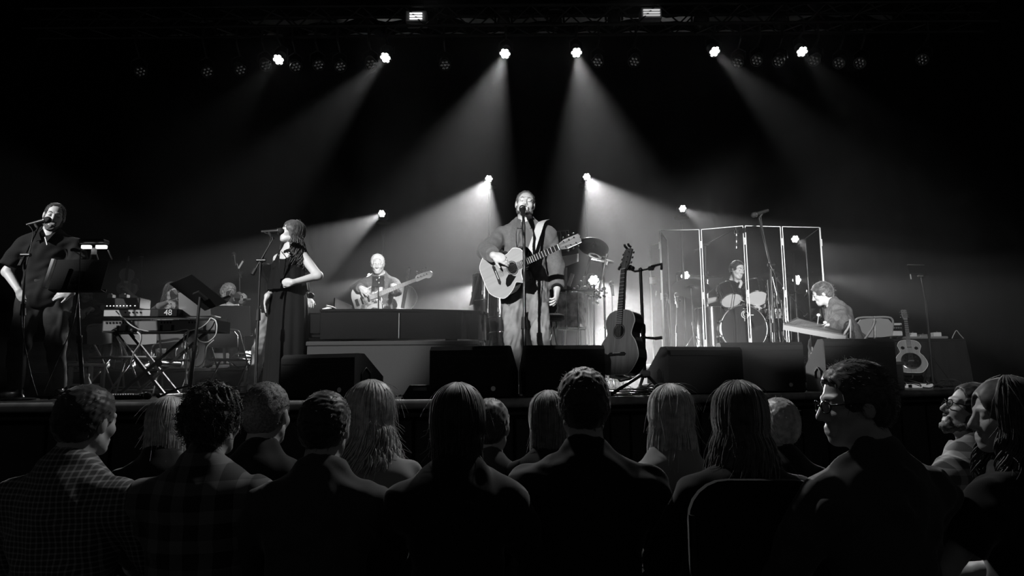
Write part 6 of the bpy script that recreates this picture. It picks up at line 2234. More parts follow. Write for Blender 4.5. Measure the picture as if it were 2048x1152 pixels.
MB().tube([P(1220, 753, Yg - 0.22), P(1240, 756, Yg - 0.16), P(1262, 752, Yg - 0.08)], 0.013, 8).build('cradle_pad', 'white_paint', st, True, smooth=True)
dz = (P(1262, 492, 5.50) - P(1243, 752, 5.38)).normalized()
g2 = acoustic_guitar('acoustic_guitar', 'grey acoustic guitar with black sides hanging in the guitar rack', basis(P(1240, 752, 5.36), (0.62, -0.78, -0.1), dz) @ Matrix.Scale(1.03, 4), 'guitar_top_grey', 'black_gloss', pick=False, head='neck_wood')
for a, b in (((1262, 495), (1257, 487)), ((1257, 500), (1250, 489))):
    MB().tube([P(a[0], a[1], 5.5), P(b[0], b[1] + 4, 5.5), P(b[0] - 1, b[1], 5.5)], 0.010, 6).build('headstock_clip', 'black_rubber', g2, True, smooth=True)
# coiled cables on the floor
rc = random.Random(4)
for k, (px, Y, r_, lab, m_) in enumerate(((1232, 5.55, 0.10, 'pale coiled cable on the floor below the grey guitar', 'cable_white'), (1262, 5.62, 0.13, 'dark coiled cable behind the guitar rack feet', 'cable_black'))):
    xx = P(px, 785, Y).x
    pts = [(xx + (r_ + 0.012 * math.sin(i * 1.7)) * math.cos(i * 0.45) * 1.3, Y + (r_ + 0.012 * math.cos(i * 2.1)) * math.sin(i * 0.45), STAGE + 0.006 + 0.0012 * i) for i in range(44)]
    tag(MB().tube(pts, 0.005, 6).build('cable', m_, None, smooth=True), lab, 'cable')
tag(MB().tube(spline([(P(1220, 790, 5.35).x, 5.35, STAGE + 0.006), (P(1260, 788, 5.5).x, 5.5, STAGE + 0.006), (P(1300, 785, 5.62).x, 5.65, STAGE + 0.006), (P(1340, 783, 5.7).x, 5.75, STAGE + 0.006)], 6), 0.006, 6).build('cable', 'cable_black', None, smooth=True), 'dark cable running along the stage edge by the guitar rack', 'cable')
t = thing('floor_bag', 'soft dark bag on the floor behind the guitar rack base', 'bag', (P(1305, 780, 5.75).x, 5.75, STAGE))
MB().ell((P(1303, 780, 5.78).x, 5.78, STAGE + 0.045), (0.13, 0.1, 0.05)).build('pouch', 'dark_cloth', t, True, smooth=True)
MB().tube(spline([(P(1290, 780, 5.7).x, 5.68, STAGE + 0.05), (P(1303, 780, 5.7).x, 5.66, STAGE + 0.10), (P(1316, 780, 5.7).x, 5.68, STAGE + 0.05)], 4), 0.008, 6).build('handle', 'black_paint', t, True, smooth=True)

# ------------------------------------------------------------------ drum shield of hinged clear panels
sh = thing('drum_shield', 'clear acrylic drum shield of tall hinged panels with bright edges', 'drum shield', (P(1480, 720, 7.7).x, 7.7, RISER))
ztop = P(1400, 460, 7.8).z


def panel(pa, Ya, pb, Yb_, nm='panel', inset=0.012):
    a, b = P(pa, 560, Ya), P(pb, 560, Yb_)
    a.z = b.z = 0
    d = (b - a).normalized()
    a, b = a + d * inset, b - d * inset
    L = (b - a).length
    M = basis((a + b) / 2 + Vector((0, 0, (RISER + ztop) / 2)), d, (0, 0, 1))
    h = ztop - RISER
    pnl = MB().box((0, 0, 0.005), (L, 0.006, h - 0.01), M).build(nm, 'acrylic', sh, True)
    for sx in (-1, 1):
        MB().box((sx * (L / 2 - 0.001), 0, 0.0), (0.007, 0.0085, h), M).build('edge', 'acrylic_edge', pnl, True)
    MB().box((0, 0, h / 2), (L, 0.0085, 0.007), M).build('edge', 'acrylic_edge', pnl, True)
    for zz in (-0.5, 0.0, 0.55):
        MB().cyl((L / 2 + inset, -0.006, zz * h * 0.7 - 0.04), (L / 2 + inset, -0.006, zz * h * 0.7 + 0.04), 0.006, n=8, M=M).build('hinge', 'acrylic_edge', pnl, True)
    return pnl


panel(1322, 7.80, 1405, 7.78)
panel(1405, 7.78, 1494, 7.60)
panel(1494, 7.60, 1569, 7.66)
panel(1569, 7.66, 1648, 7.72)
panel(1648, 7.72, 1616, 8.35)
panel(1338, 8.40, 1322, 7.80)
panel(1300, 8.75, 1338, 8.40)
MB().box(P(1305, 561, 8.66), (0.075, 0.004, 0.085), None, 0.001).build('sticker', 'white_paper', sh, True, label='white sticker')

# ------------------------------------------------------------------ drum kit
Yd = 9.0
zc = P(1488, 657, 8.62).z
rb_ = 0.285
cbd = Vector((P(1488, 657, 8.62).x, 8.62, max(zc, RISER + rb_ + 0.02)))
t = thing('bass_drum', 'large black bass drum with a round white emblem on its front head', 'drum', (cbd.x, 8.62, RISER))
Mbd = basis(cbd, (1, 0, 0), (0, 1, 0))
MB().lathe([(rb_, 0.0), (rb_, 0.42)], 44, Mbd).build('shell', 'drum_shell', t, True, smooth=40)
MB().lathe([(rb_ * 0.985, -0.006), (rb_ * 0.985, 0.0)], 44, Mbd).build('front_head', 'drum_head_black', t, True)
MB().lathe([(rb_ * 0.985, 0.42), (rb_ * 0.985, 0.426)], 44, Mbd).build('batter_head', 'drum_head', t, True)
for zz in (0.0, 0.42):
    MB().torus((0, 0, zz), rb_ + 0.008, 0.013, 44, 8, Mbd).build('hoop', 'drum_shell' if zz else 'steel', t, True, smooth=True)
for k in range(10):
    a = 2 * math.pi * (k + 0.5) / 10
    x, y = math.cos(a) * (rb_ + 0.018), math.sin(a) * (rb_ + 0.018)
    MB().box((x, y, -0.002), (0.03, 0.03, 0.04), Mbd, 0.006).cyl((x, y, 0), (x, y, 0.14), 0.005, n=6, M=Mbd).box((x, y, 0.15), (0.024, 0.024, 0.06), Mbd, 0.005).build('tension_claw', 'chrome', t, True)
for sx in (-1, 1):
    MB().tube([cbd + Vector((sx * rb_ * 0.95, 0.1, -0.05)), Vector((cbd.x + sx * 0.38, 8.58, RISER + 0.01))], 0.009, 8).build('spur', 'chrome', t, True, smooth=True)
em = Vector((P(1491, 629, 8.6).x, 8.612, P(1491, 629, 8.6).z))
Me = basis(em, (1, 0, 0), (0, 0, 1))
HXm = Matrix.Rotation(R(90), 4, 'X')
MB().torus((0, 0, 0), 0.046, 0.0055, 28, 6, Matrix.Translation(em) @ HXm).build('emblem_ring', 'white_paint', t, True)
text_obj('emblem_letter', 'G', 0.10, Matrix.Translation(em + Vector((0.002, -0.004, 0))) @ HXm, 'white_paint', t)
MB().box(em + Vector((0.055, -0.003, -0.006)), (0.10, 0.003, 0.010), None).build('emblem_stroke', 'white_paint', t, True)
MB().box(em + Vector((-0.01, -0.003, -0.06)), (0.010, 0.003, 0.05), None).build('emblem_tail', 'white_paint', t, True)
MB().box(em + Vector((0, -0.003, 0.064)), (0.008, 0.003, 0.022), None).box(em + Vector((0, -0.003, 0.075)), (0.05, 0.003, 0.006), None).build('emblem_crown', 'white_paint', t, True)


def tom(label, px, py, Y, r, h, nrm, mount):
    c = P(px, py, Y)
    M = basis(c, (1, 0, 0), nrm)
    t = thing('rack_tom', label, 'drum', c, group='rack toms of the drum kit')
    drum_parts(t, r, h, M, 'drum_shell', 'drum_head', 6, 'drum_head')
    MB().tube([M @ Vector((0, 0.0, h * 0.5)) + Vector((0, 0.16, 0)), Vector(mount)], 0.012, 8).build('mount_arm', 'chrome', t, True, smooth=True)
    return t


tom('black rack tom with a white underside, left one above the bass drum', 1463, 601, 8.62, 0.128, 0.22, (-0.05, 0.58, 0.81), cbd + Vector((-0.02, 0.2, 0.28)))
tom('black rack tom with a white underside, right one above the bass drum', 1514, 597, 8.66, 0.135, 0.23, (0.12, 0.60, 0.79), cbd + Vector((0.05, 0.2, 0.28)))
cf = P(1424, 680, 9.0); cf.z = RISER + 0.25
t = thing('floor_tom', 'dark floor tom left of the bass drum behind the shield', 'drum', (cf.x, 9.0, RISER))
drum_parts(t, 0.19, P(1424, 617, 9.0).z - cf.z, Matrix.Translation(cf), 'drum_shell', 'drum_head', 8, 'drum_head_black')
for k in range(3):
    a = R(30 + 120 * k)
    MB().tube([cf + Vector((math.cos(a) * 0.21, math.sin(a) * 0.21, 0.2)), Vector((cf.x + math.cos(a) * 0.21, 9.0 + math.sin(a) * 0.21, RISER + 0.01))], 0.008, 6).build('leg', 'chrome', t, True)
cs2 = P(1545, 640, 9.0); cs2.z = max(cs2.z, RISER + 0.5)
t = thing('snare_drum', 'shallow snare drum right of the drummer knees', 'drum', (cs2.x, 9.0, RISER))
drum_parts(t, 0.165, 0.14, Matrix.Translation(cs2), 'drum_silver', 'drum_head', 8, 'drum_head')
MB().cyl(cs2 + Vector((0, 0, -0.02)), (cs2.x, 9.0, RISER + 0.1), 0.012, n=8).build('post', 'chrome', t, True)
for k in range(3):
    a = R(90 + 120 * k)
    MB().tube([(cs2.x, 9.0, RISER + 0.3), (cs2.x + 0.22 * math.cos(a), 9.0 + 0.22 * math.sin(a), RISER + 0.01)], 0.009, 6).build('leg', 'chrome', t, True)
GC = 'cymbals of the drum kit'
cymbal_stand('flat dark cymbal high at the left of the drum kit', (P(1416, 720, 9.1).x, 9.1, RISER), P(1415, 554, 9.0), (0.05, -0.15, 1), 0.20, 'cymbal_dark', False, GC)
cymbal_stand('large cymbal tilted away at the far left of the drum kit', (P(1392, 720, 8.7).x, 8.7, RISER), P(1382, 577, 8.6), (0.18, 0.42, 1), 0.235, 'cymbal_dark', False, GC)
cymbal_stand('bright cymbal behind the right side of the drum kit', (P(1556, 720, 9.2).x, 9.2, RISER), P(1550, 548, 9.0), (-0.05, 0.14, 1), 0.185, 'cymbal', True, GC)
cymbal_stand('low small cymbal pair at the right of the drum kit', (P(1566, 720, 8.7).x, 8.7, RISER), P(1568, 585, 8.7), (0.02, -0.05, 1), 0.15, 'cymbal_dark', False, GC)
# chrome hardware cluster right of the kit
for k, (x0_, y0_, x1_, y1_, lab) in enumerate([(1535, 560, 1543, 690, 'chrome stand pole nearest the right tom'), (1552, 575, 1560, 690, 'chrome stand pole in the middle of the right hardware'), (1545, 600, 1520, 680, 'slanted chrome pole in front of the bass drum edge'), (1562, 600, 1572, 690, 'chrome stand pole at the right end of the kit')]):
    t = thing('drum_hardware', lab, 'drum hardware', (P(x1_, 740, 8.5 + 0.1 * k).x, 8.5 + 0.1 * k, RISER), group='chrome poles right of the drums')
    a, b = P(x0_, y0_, 8.5 + 0.1 * k), P(x1_, y1_, 8.5 + 0.1 * k)
    MB().cyl(a, b, 0.011, n=8).build('pole', 'chrome', t, True, smooth=40)
    MB().cyl(a.lerp(b, 0.4), a.lerp(b, 0.48), 0.02, n=8).build('collar', 'chrome', t, True, smooth=40)
    MB().cyl(a.lerp(b, 0.44) - Vector((0.03, 0, 0)), a.lerp(b, 0.44) + Vector((0.03, 0, 0)), 0.007, n=6).build('wing_nut', 'chrome', t, True)
    MB().cyl(b, Vector((b.x, b.y, RISER + 0.01)), 0.012, n=8).build('foot', 'chrome', t, True)
# drummer
kd = 1.0
dr_top = P(1475, 520, Yd + 0.15).z
hipz = dr_top - 0.845 * kd - RISER
dr = Person('dark-haired drummer looking down behind the clear shield', (P(1472, 700, Yd + 0.15).x, Yd + 0.15, RISER), 0, H=1.8, hips=(0, 0, hipz), lean=(0.02, 0.08), head=(22, 14, 4), width=1.02)
dr.setarm(-1, dr.L(P(1441, 596, 8.85)), (-1, 0.3, -0.6), hdir=(0.3, -0.8, -0.2), palm=(0, 0, -1), curl=0.7)
dr.setarm(1, dr.L(P(1508, 612, 8.82)), (1, 0.3, -0.5), hdir=(0.1, -0.8, -0.1), palm=(0, 0, -1), curl=0.7)
for sd in (1, -1):
    dr.setleg(sd, np.array([sd * 0.22, -0.42, 0.085]), (sd * 0.4, -1, 0.9))
dr.body('skin', hvox=0.0048)
dr.shirt('shirt', 'shirt_black', 0.016, 0.85, -0.10, 0.06, fold=0.004, vneck=0.06, puff=0.012)
T = dr.Tp
for sd in (-1, 1):
    strip(spline([dr.M @ Vector(T(sd * 0.06, -0.02, 0.575)), dr.M @ Vector(T(sd * 0.06, -0.10, 0.52)), dr.M @ Vector(T(sd * 0.02, -0.145, 0.45))], 4), 0.035, 0.006, (sd, -0.3, 0)).build('collar', 'shirt_white', dr.root, True, smooth=40)
dr.trousers('denim_dark', 0.014)
dr.shoes('leather')
dr.cap_hair('hair_dark', 0.011, (0.045, 0.035), fuzz=160, seed=21)
dr.brows()
for sd, tip in ((-1, P(1467, 583, 8.72)), (1, P(1481, 600, 8.6))):
    e_, w_ = dr.arm[sd]
    a = dr.M @ Vector(w_ + dr.hand[sd][0] * 0.08)
    t = thing('drumstick', 'wooden drumstick in the drummer %s hand' % ('right' if sd < 0 else 'left'), 'drumstick', a)
    MB().tube([a + (a - tip) * 0.15, tip], [0.007, 0.005], 8).build('stick', 'maple', t, True, smooth=True)
    MB().ell(tip, (0.008, 0.008, 0.008), 8, 6).build('tip', 'maple', t, True, smooth=True)
t = thing('drum_throne', 'round black stool under the drummer', 'stool', (dr.M.translation.x, dr.M.translation.y, RISER))
MB().lathe([(0.16, hipz - 0.19), (0.18, hipz - 0.16), (0.18, hipz - 0.12), (0.15, hipz - 0.10)], 24, Matrix.Translation(dr.M.translation)).build('seat', 'black_rubber', t, True, smooth=40)
MB().cyl(dr.M.translation + Vector((0, 0, 0.1)), dr.M.translation + Vector((0, 0, hipz - 0.17)), 0.018, n=10).build('post', 'chrome', t, True)
for k in range(3):
    a = R(30 + 120 * k)
    MB().tube([dr.M.translation + Vector((0, 0, 0.3)), dr.M.translation + Vector((0.25 * math.cos(a), 0.25 * math.sin(a), 0.012))], 0.011, 6).build('leg', 'chrome', t, True)
# overhead microphones
mic_stand('overhead boom microphone stand inside the drum shield', (P(1413, 720, 8.95).x, 8.95, RISER), P(1411, 490, 8.95), P(1473, 464, 8.9), (0.0, 0.0, -1), boom=P(1470, 458, 8.9), kind='tripod', thin=0.010, counter=0.1)
t = thing('hanging_microphone', 'slim microphone hanging inside the top of the drum shield', 'microphone', P(1473, 462, 8.8))
MB().cyl(P(1473, 452, 8.8), P(1473, 498, 8.8), 0.009, n=10).build('microphone_body', 'black_metal', t, True, smooth=40)
for py in (470, 483, 495):
    MB().cyl(P(1473, py - 2, 8.8), P(1473, py + 2, 8.8), 0.012, n=10).build('ring', 'steel', t, True)
mic_stand('tall black boom microphone stand in front of the drum shield', (P(1553, 760, 7.0).x, 7.0, STAGE), P(1541, 530, 7.0), P(1508, 430, 6.95), (0.9, 0, 0.3), boom=P(1518, 436, 6.96), kind='tripod', thin=0.015, clutch=0.5, counter=0.35,
          cable=[P(1522, 428, 6.95), P(1528, 470, 6.95), P(1537, 520, 6.96), P(1552, 560, 6.95), P(1556, 640, 6.95), P(1562, 700, 6.95), P(1560, 780, 6.9)])
mic_stand('drum microphone on a short boom at the far left of the kit', (P(1353, 720, 8.5).x, 8.5, RISER), P(1354, 600, 8.5), P(1353, 590, 8.45), (0.1, 0, -1), boom=P(1355, 596, 8.45), kind='tripod', thin=0.009, counter=0.03)
mic_stand('short microphone stand at the right edge of the drum shield', (P(1625, 720, 8.7).x, 8.7, RISER), P(1618, 582, 8.7), P(1634, 563, 8.65), (-0.7, 0, -0.7), boom=P(1625, 572, 8.66), kind='tripod', thin=0.009, counter=0.03)
mic_stand('thin slanted boom microphone stand behind the right shield panel', (P(1584, 720, 8.4).x, 8.4, RISER), P(1580, 590, 8.4), P(1614, 632, 8.4), (-0.6, 0, 0.6), boom=P(1606, 622, 8.4), kind='tripod', thin=0.008, counter=0.2)

# ------------------------------------------------------------------ man at the slanted board (hammered zither) and his chairs
Yz = 7.0
zt_, hipz = None, None
hipz = 0.42
zp = Person('man in a grey jacket seated at the right playing a slanted board with mallets', (P(1716, 700, 7.3).x, 7.3, STAGE), -116, H=1.78, hips=(0, 0, hipz), lean=(0.0, 0.46), head=(6, 20, 0), width=1.05)
for sd in (1, -1):
    zp.setleg(sd, np.array([sd * 0.16, -0.46, 0.085]), (sd * 0.15, -1, 0.9))
zp.setarm(1, zp.L(P(1648, 656, 7.2)), (0.8, 0.3, -0.6), hdir=(-0.2, -0.9, 0), palm=(0, 0, -1), curl=0.65)
zp.setarm(-1, zp.L(P(1660, 658, 6.95)), (-0.8, 0.3, -0.6), hdir=(0.2, -0.9, 0), palm=(0, 0, -1), curl=0.65)
zp.body('skin', hvox=0.0048)
zp.shirt('jacket', 'suit_grey', 0.024, 1.92, -0.12, 0.065, vox=0.008, fold=0.008, seed=31, collar=True)
zp.trousers('denim_dark', 0.014)
zp.shoes('leather')
zp.cap_hair('hair_brown', 0.016, (0.045, 0.03), fuzz=500, fuzzlen=0.03, seed=22, curl=0.4)
zp.brows()
A, B, Cc, D = P(1567, 650, 6.95), P(1597, 637, 7.35), P(1703, 664, 7.1), P(1692, 672, 6.65)
t = thing('hammered_zither', 'pale slanted string board on a stand right of the drum shield', 'zither', (P(1635, 760, 7.0).x, 7.0, STAGE))
nrm = ((B - A).cross(D - A)).normalized()
if nrm.z < 0:
    nrm = -nrm
dn = nrm * -0.05
vs_ = [A, B, Cc, D, A + dn, B + dn, Cc + dn, D + dn]
MB().add(vs_, [(0, 1, 2, 3), (7, 6, 5, 4), (0, 4, 5, 1), (1, 5, 6, 2), (2, 6, 7, 3), (3, 7, 4, 0)]).build('soundbox', 'chair_beige', t, True)
for k in range(14):
    u = (k + 1) / 15
    MB().tube([A.lerp(B, u) + nrm * 0.012, D.lerp(Cc, u) + nrm * 0.012], 0.0015, 4).build('string', 'steel', t, True)
    for e0, e1 in ((A.lerp(B, u), nrm), (D.lerp(Cc, u), nrm)):
        MB().cyl(e0, e0 + nrm * 0.022, 0.004, n=6).build('tuning_pin', 'chrome', t, True)
for p in (A.lerp(D, 0.25) + dn, A.lerp(D, 0.8) + dn, B.lerp(Cc, 0.25) + dn, B.lerp(Cc, 0.8) + dn):
    MB().cyl(p, (p.x, p.y, STAGE), 0.014, n=8).build('leg', 'black_metal', t, True)
for sd, tip in ((1, P(1637, 630, 7.1)), (-1, P(1650, 645, 6.9))):
    e_, w_ = zp.arm[sd]
    a = zp.M @ Vector(w_ + zp.hand[sd][0] * 0.07)
    t = thing('mallet', 'thin mallet raised over the slanted board, %s one' % ('left' if sd > 0 else 'right'), 'mallet', a)
    MB().tube([a, tip], 0.005, 6).build('stick', 'maple', t, True)
    MB().ell(tip, (0.02, 0.014, 0.016), 10, 8).build('tip', 'white_paint', t, True, smooth=True)
folding_chair('pale folding chair on which the man with the mallets sits', TR(P(1716, 740, 7.3).x, 7.3, STAGE, R(-116)) @ Matrix.Scale(0.9, 4), 'chair_beige')
folding_chair('pale folding chair seen edge-on in front of the man with the mallets', TR(P(1703, 740, 6.88).x - 0.165, 6.93, STAGE, R(-112)) @ Matrix.Scale(0.86, 4), 'chair_beige')
folding_chair('pale empty folding chair with its back to us right of the seated man', TR(P(1742, 740, 8.0).x, 8.0, STAGE, R(172)), 'chair_beige')

# ------------------------------------------------------------------ table with equipment, resonator guitar, tablet stand at the right
Yt = 8.9
t = thing('equipment_table', 'table with a black floor-length cloth at the right of the stage', 'table', (P(1850, 760, Yt).x, Yt, STAGE))
xa, xb = P(1765, 700, Yt).x, P(1932, 700, Yt).x
ztb = P(1850, 678, Yt).z
MB().box(((xa + xb) / 2, Yt + 0.32, ztb - 0.015), (xb - xa, 0.66, 0.03), None, 0.006).build('table_top', 'black_matte', t, True)
for xx in (xa + 0.06, xb - 0.06):
    for yy in (Yt + 0.06, Yt + 0.58):
        MB().box((xx, yy, (STAGE + ztb) / 2 - 0.015), (0.04, 0.04, ztb - STAGE - 0.03)).build('leg', 'black_metal', t, True)
V = []
nn = 120
path = [(xa, Yt + 0.66), (xa, Yt), (xb, Yt), (xb, Yt + 0.66)]
pp = []
for i in range(3):
    for k in range(nn // 3):
        u = k / (nn // 3)
        pp.append((path[i][0] + (path[i + 1][0] - path[i][0]) * u, path[i][1] + (path[i + 1][1] - path[i][1]) * u))
vs_, fs = [], []
for j, z in enumerate((ztb + 0.002, ztb - 0.2, STAGE + 0.02)):
    for i, (x, y) in enumerate(pp):
        a = 0.028 * j / 2 * math.sin(i * 0.95) + 0.03 * j / 2
        cx_, cy_ = (xa + xb) / 2, Yt + 0.33
        dx, dy = x - cx_, y - cy_
        l = math.hypot(dx, dy)
        vs_.append((x + dx / l * a, y + dy / l * a, z))
m_ = len(pp)
for j in range(2):
    for i in range(m_ - 1):
        fs.append((j * m_ + i, j * m_ + i + 1, (j + 1) * m_ + i + 1, (j + 1) * m_ + i))
o = MB().add(vs_, fs).build('tablecloth', 'dark_cloth', None, smooth=True)
tag(o, 'black cloth hanging to the floor around the equipment table', 'tablecloth')
t = thing('amplifier_head', 'pale amplifier with a row of knobs at the left end of the equipment table', 'amplifier', P(1785, 672, Yt))
a, b = P(1766, 670, Yt), P(1807, 670, Yt)
za, zbk = P(1785, 672, Yt).z, P(1785, 646, Yt).z
cx_ = (a.x + b.x) / 2
MB().box((cx_, Yt + 0.13, (za + zbk) / 2), (b.x - a.x, 0.24, zbk - za), None, 0.008).build('case', 'white_paint', t, True)
MB().box((cx_, Yt + 0.006, za + (zbk - za) * 0.62), ((b.x - a.x) * 0.95, 0.012, (zbk - za) * 0.42)).build('control_panel', 'black_gloss', t, True)
for k in range(8):
    MB().cyl((a.x + 0.03 + k * (b.x - a.x - 0.06) / 7, Yt, za + (zbk - za) * 0.62), (a.x + 0.03 + k * (b.x - a.x - 0.06) / 7, Yt - 0.015, za + (zbk - za) * 0.62), 0.009, n=8).build('knob', 'silver', t, True)
MB().tube([(a.x + 0.05, Yt + 0.12, zbk), (a.x + 0.08, Yt + 0.12, zbk + 0.04), (b.x - 0.08, Yt + 0.12, zbk + 0.04), (b.x - 0.05, Yt + 0.12, zbk)], 0.008, 6).build('carry_handle', 'black_rubber', t, True)
for k, (px, w_, h_, m_, lab) in enumerate([(1826, 0.09, 0.05, 'white_paint', 'white box on the equipment table beside the guitar neck'), (1846, 0.10, 0.03, 'silver', 'flat silver pedal on the equipment table, left of the tablet pole'), (1874, 0.10, 0.055, 'white_paint', 'white cased pedal on the right half of the equipment table')]):
    q = P(px, 670, Yt + 0.08)
    t = thing('effects_pedal', lab, 'effects pedal', (q.x, Yt + 0.1, ztb + 0.03))
    MB().box((q.x, Yt + 0.1, ztb + 0.035 + h_ / 2), (w_, 0.08, h_), None, 0.005).build('case', m_, t, True)
    MB().cyl((q.x, Yt + 0.08, ztb + 0.035 + h_), (q.x, Yt + 0.08, ztb + 0.05 + h_), 0.01, n=8).build('switch', 'chrome', t, True)
t = thing('pedal_board', 'long flat pedal board lying on the equipment table', 'pedal board', (P(1855, 675, Yt).x, Yt + 0.1, ztb))
q0, q1 = P(1812, 676, Yt), P(1898, 676, Yt)
MB().box(((q0.x + q1.x) / 2, Yt + 0.12, ztb + 0.02), (q1.x - q0.x, 0.2, 0.03), None, 0.004).build('tray', 'grey_paint', t, True)
MB().box(((q0.x + q1.x) / 2, Yt + 0.02, ztb + 0.02), (q1.x - q0.x, 0.006, 0.016)).build('front_rail', 'silver', t, True)
o = MB().tube(spline([P(1904, 677, Yt + 0.1), P(1908, 668, Yt + 0.1), P(1913, 661, Yt + 0.1), P(1919, 668, Yt + 0.1), P(1928, 678, Yt + 0.1)], 6), 0.005, 6).build('cable', 'cable_white', None, smooth=True)
tag(o, 'pale wire bent into a peak at the right end of the equipment table', 'cable')
# resonator guitar on a small stand
dz = (P(1809, 612, 8.62) - P(1828, 752, 8.28)).normalized()
acoustic_guitar('resonator_guitar', 'resonator guitar with a chrome plate standing before the equipment table', basis(P(1824, 748, 8.26), (0.9, -0.15, 0.3), dz) @ Matrix.Scale(0.86, 4), 'guitar_top_grey', 'neck_wood', resonator=True, head='neck_wood')
t = thing('guitar_stand', 'small folding stand under the resonator guitar', 'guitar stand', (P(1826, 765, 8.35).x, 8.35, STAGE))
xg2 = P(1826, 760, 8.35).x
for sx in (-1, 1):
    MB().tube([(xg2 + sx * 0.04, 8.42, STAGE + 0.36), (xg2 + sx * 0.12, 8.36, STAGE + 0.13), (xg2 + sx * 0.16, 8.22, STAGE + 0.012)], 0.009, 6).build('leg', 'black_metal', t, True, smooth=True)
    MB().tube([(xg2 + sx * 0.12, 8.36, STAGE + 0.12), (xg2 + sx * 0.10, 8.18, STAGE + 0.12), (xg2 + sx * 0.10, 8.17, STAGE + 0.16)], 0.009, 6).build('cradle_arm', 'black_rubber', t, True, smooth=True)
MB().tube([(xg2, 8.42, STAGE + 0.36), (xg2, 8.6, STAGE + 0.012)], 0.009, 6).build('rear_leg', 'black_metal', t, True)
for k, (px, w_, lab) in enumerate([(1806, 0.13, 'small white pedal on the floor below the resonator guitar'), (1833, 0.30, 'white pedal unit on the floor right of the resonator guitar')]):
    xx = P(px, 768, 8.0).x
    t = thing('floor_pedal', lab, 'effects pedal', (xx, 8.0, STAGE))
    MB().box((xx, 8.0, STAGE + 0.03), (w_, 0.16, 0.05), None, 0.008).build('case', 'white_paint', t, True)
    for j in range(1 + k * 2):
        MB().cyl((xx + (j - k) * 0.08, 7.95, STAGE + 0.055), (xx + (j - k) * 0.08, 7.95, STAGE + 0.07), 0.015, n=10).build('foot_switch', 'chrome', t, True)
rc2 = random.Random(2)
for k, lab in enumerate(('dark cable tangled over the floor pedals', 'dark cable looping from the resonator guitar to the pedals', 'dark cable running right towards the stage edge')):
    xx = P(1795 + 20 * k, 768, 7.95).x
    pts = [(xx + j * 0.09 + rc2.uniform(-.06, .06), 7.9 + rc2.uniform(-0.12, 0.2), STAGE + 0.008 + max(0, rc2.uniform(-0.03, 0.10))) for j in range(7)]
    tag(MB().tube(spline(pts, 6), 0.006, 6).build('cable', 'cable_black', None, smooth=True), lab, 'cable')
t = thing('tablet_stand', 'tablet on a tall thin stand at the right of the stage', 'tablet stand', (P(1866, 765, 8.3).x, 8.3, STAGE))
bs = P(1866, 765, 8.3); bs.z = STAGE
MB().cyl(bs + Vector((0, 0, 0.02)), P(1852, 600, 8.3), 0.013, n=8).build('lower_tube', 'black_metal', t, True, smooth=40)
MB().cyl(P(1852, 605, 8.3), P(1843, 555, 8.3), 0.009, n=8).build('upper_tube', 'black_metal', t, True, smooth=40)
for k in range(3):
    a = R(-30 + 120 * k)
    MB().tube([bs + Vector((0, 0, 0.4)), bs + Vector((0.22 * math.cos(a), 0.22 * math.sin(a), 0.012))], 0.010, 6).build('leg', 'black_metal', t, True)
Mtb = basis(P(1834, 539, 8.3), (1, 0.05, 0.02), (0.02, 0.35, 1))
MB().box((0, 0, 0), (0.21, 0.012, 0.12), Mtb, 0.004).build('tablet', 'black_gloss', t, True)
MB().box((0, 0, 0.062), (0.21, 0.014, 0.008), Mtb).build('tablet_edge', 'white_paint', t, True)
MB().box((0, 0.0, -0.065), (0.24, 0.03, 0.012), Mtb, 0.004).build('holder', 'black_metal', t, True)
MB().tube([Mtb @ Vector((-0.10, 0, -0.06)), Mtb @ Vector((-0.11, 0, -0.14))], 0.007, 6).build('stylus', 'white_paint', t, True)
for px in (1838, 1845):
    MB().ell(P(px, 552, 8.28), (0.02, 0.02, 0.016), 10, 8).build('clamp_knob', 'steel', t, True, smooth=True)


# ================================================================== audience seen from behind
def auditorium_chair(label, x, Y, rz, seat, back):
    t = thing('audience_chair', label, 'chair', (x, Y, 0), rz, 'audience chairs')
    # faces local -Y (rotated towards the stage by rz)
    MB().box((0, -0.03, seat - 0.03), (0.46, 0.46, 0.06), None, 0.02).build('seat', 'dark_cloth', t)
    pts = [(-0.22, seat + 0.05)] + [(-0.10 - 0.12 * math.cos(a), back - 0.12 + 0.12 * math.sin(a)) for a in np.linspace(0, math.pi / 2, 7)] + [(0.10 + 0.12 * math.sin(a), back - 0.12 + 0.12 * math.cos(a)) for a in np.linspace(0, math.pi / 2, 7)] + [(0.22, seat + 0.05)]
    MB().prism(pts, 0.23, 0.265).build('backrest', 'dark_cloth', t)
    for sx in (-1, 1):
        MB().tube([(sx * 0.21, -0.22, 0.0), (sx * 0.21, -0.22, seat - 0.06)], 0.012, 6).build('front_leg', 'black_metal', t)
        MB().tube([(sx * 0.21, 0.25, 0.0), (sx * 0.21, 0.24, seat), (sx * 0.21, 0.27, back - 0.1)], 0.012, 6).build('rear_leg', 'black_metal', t)
    return t


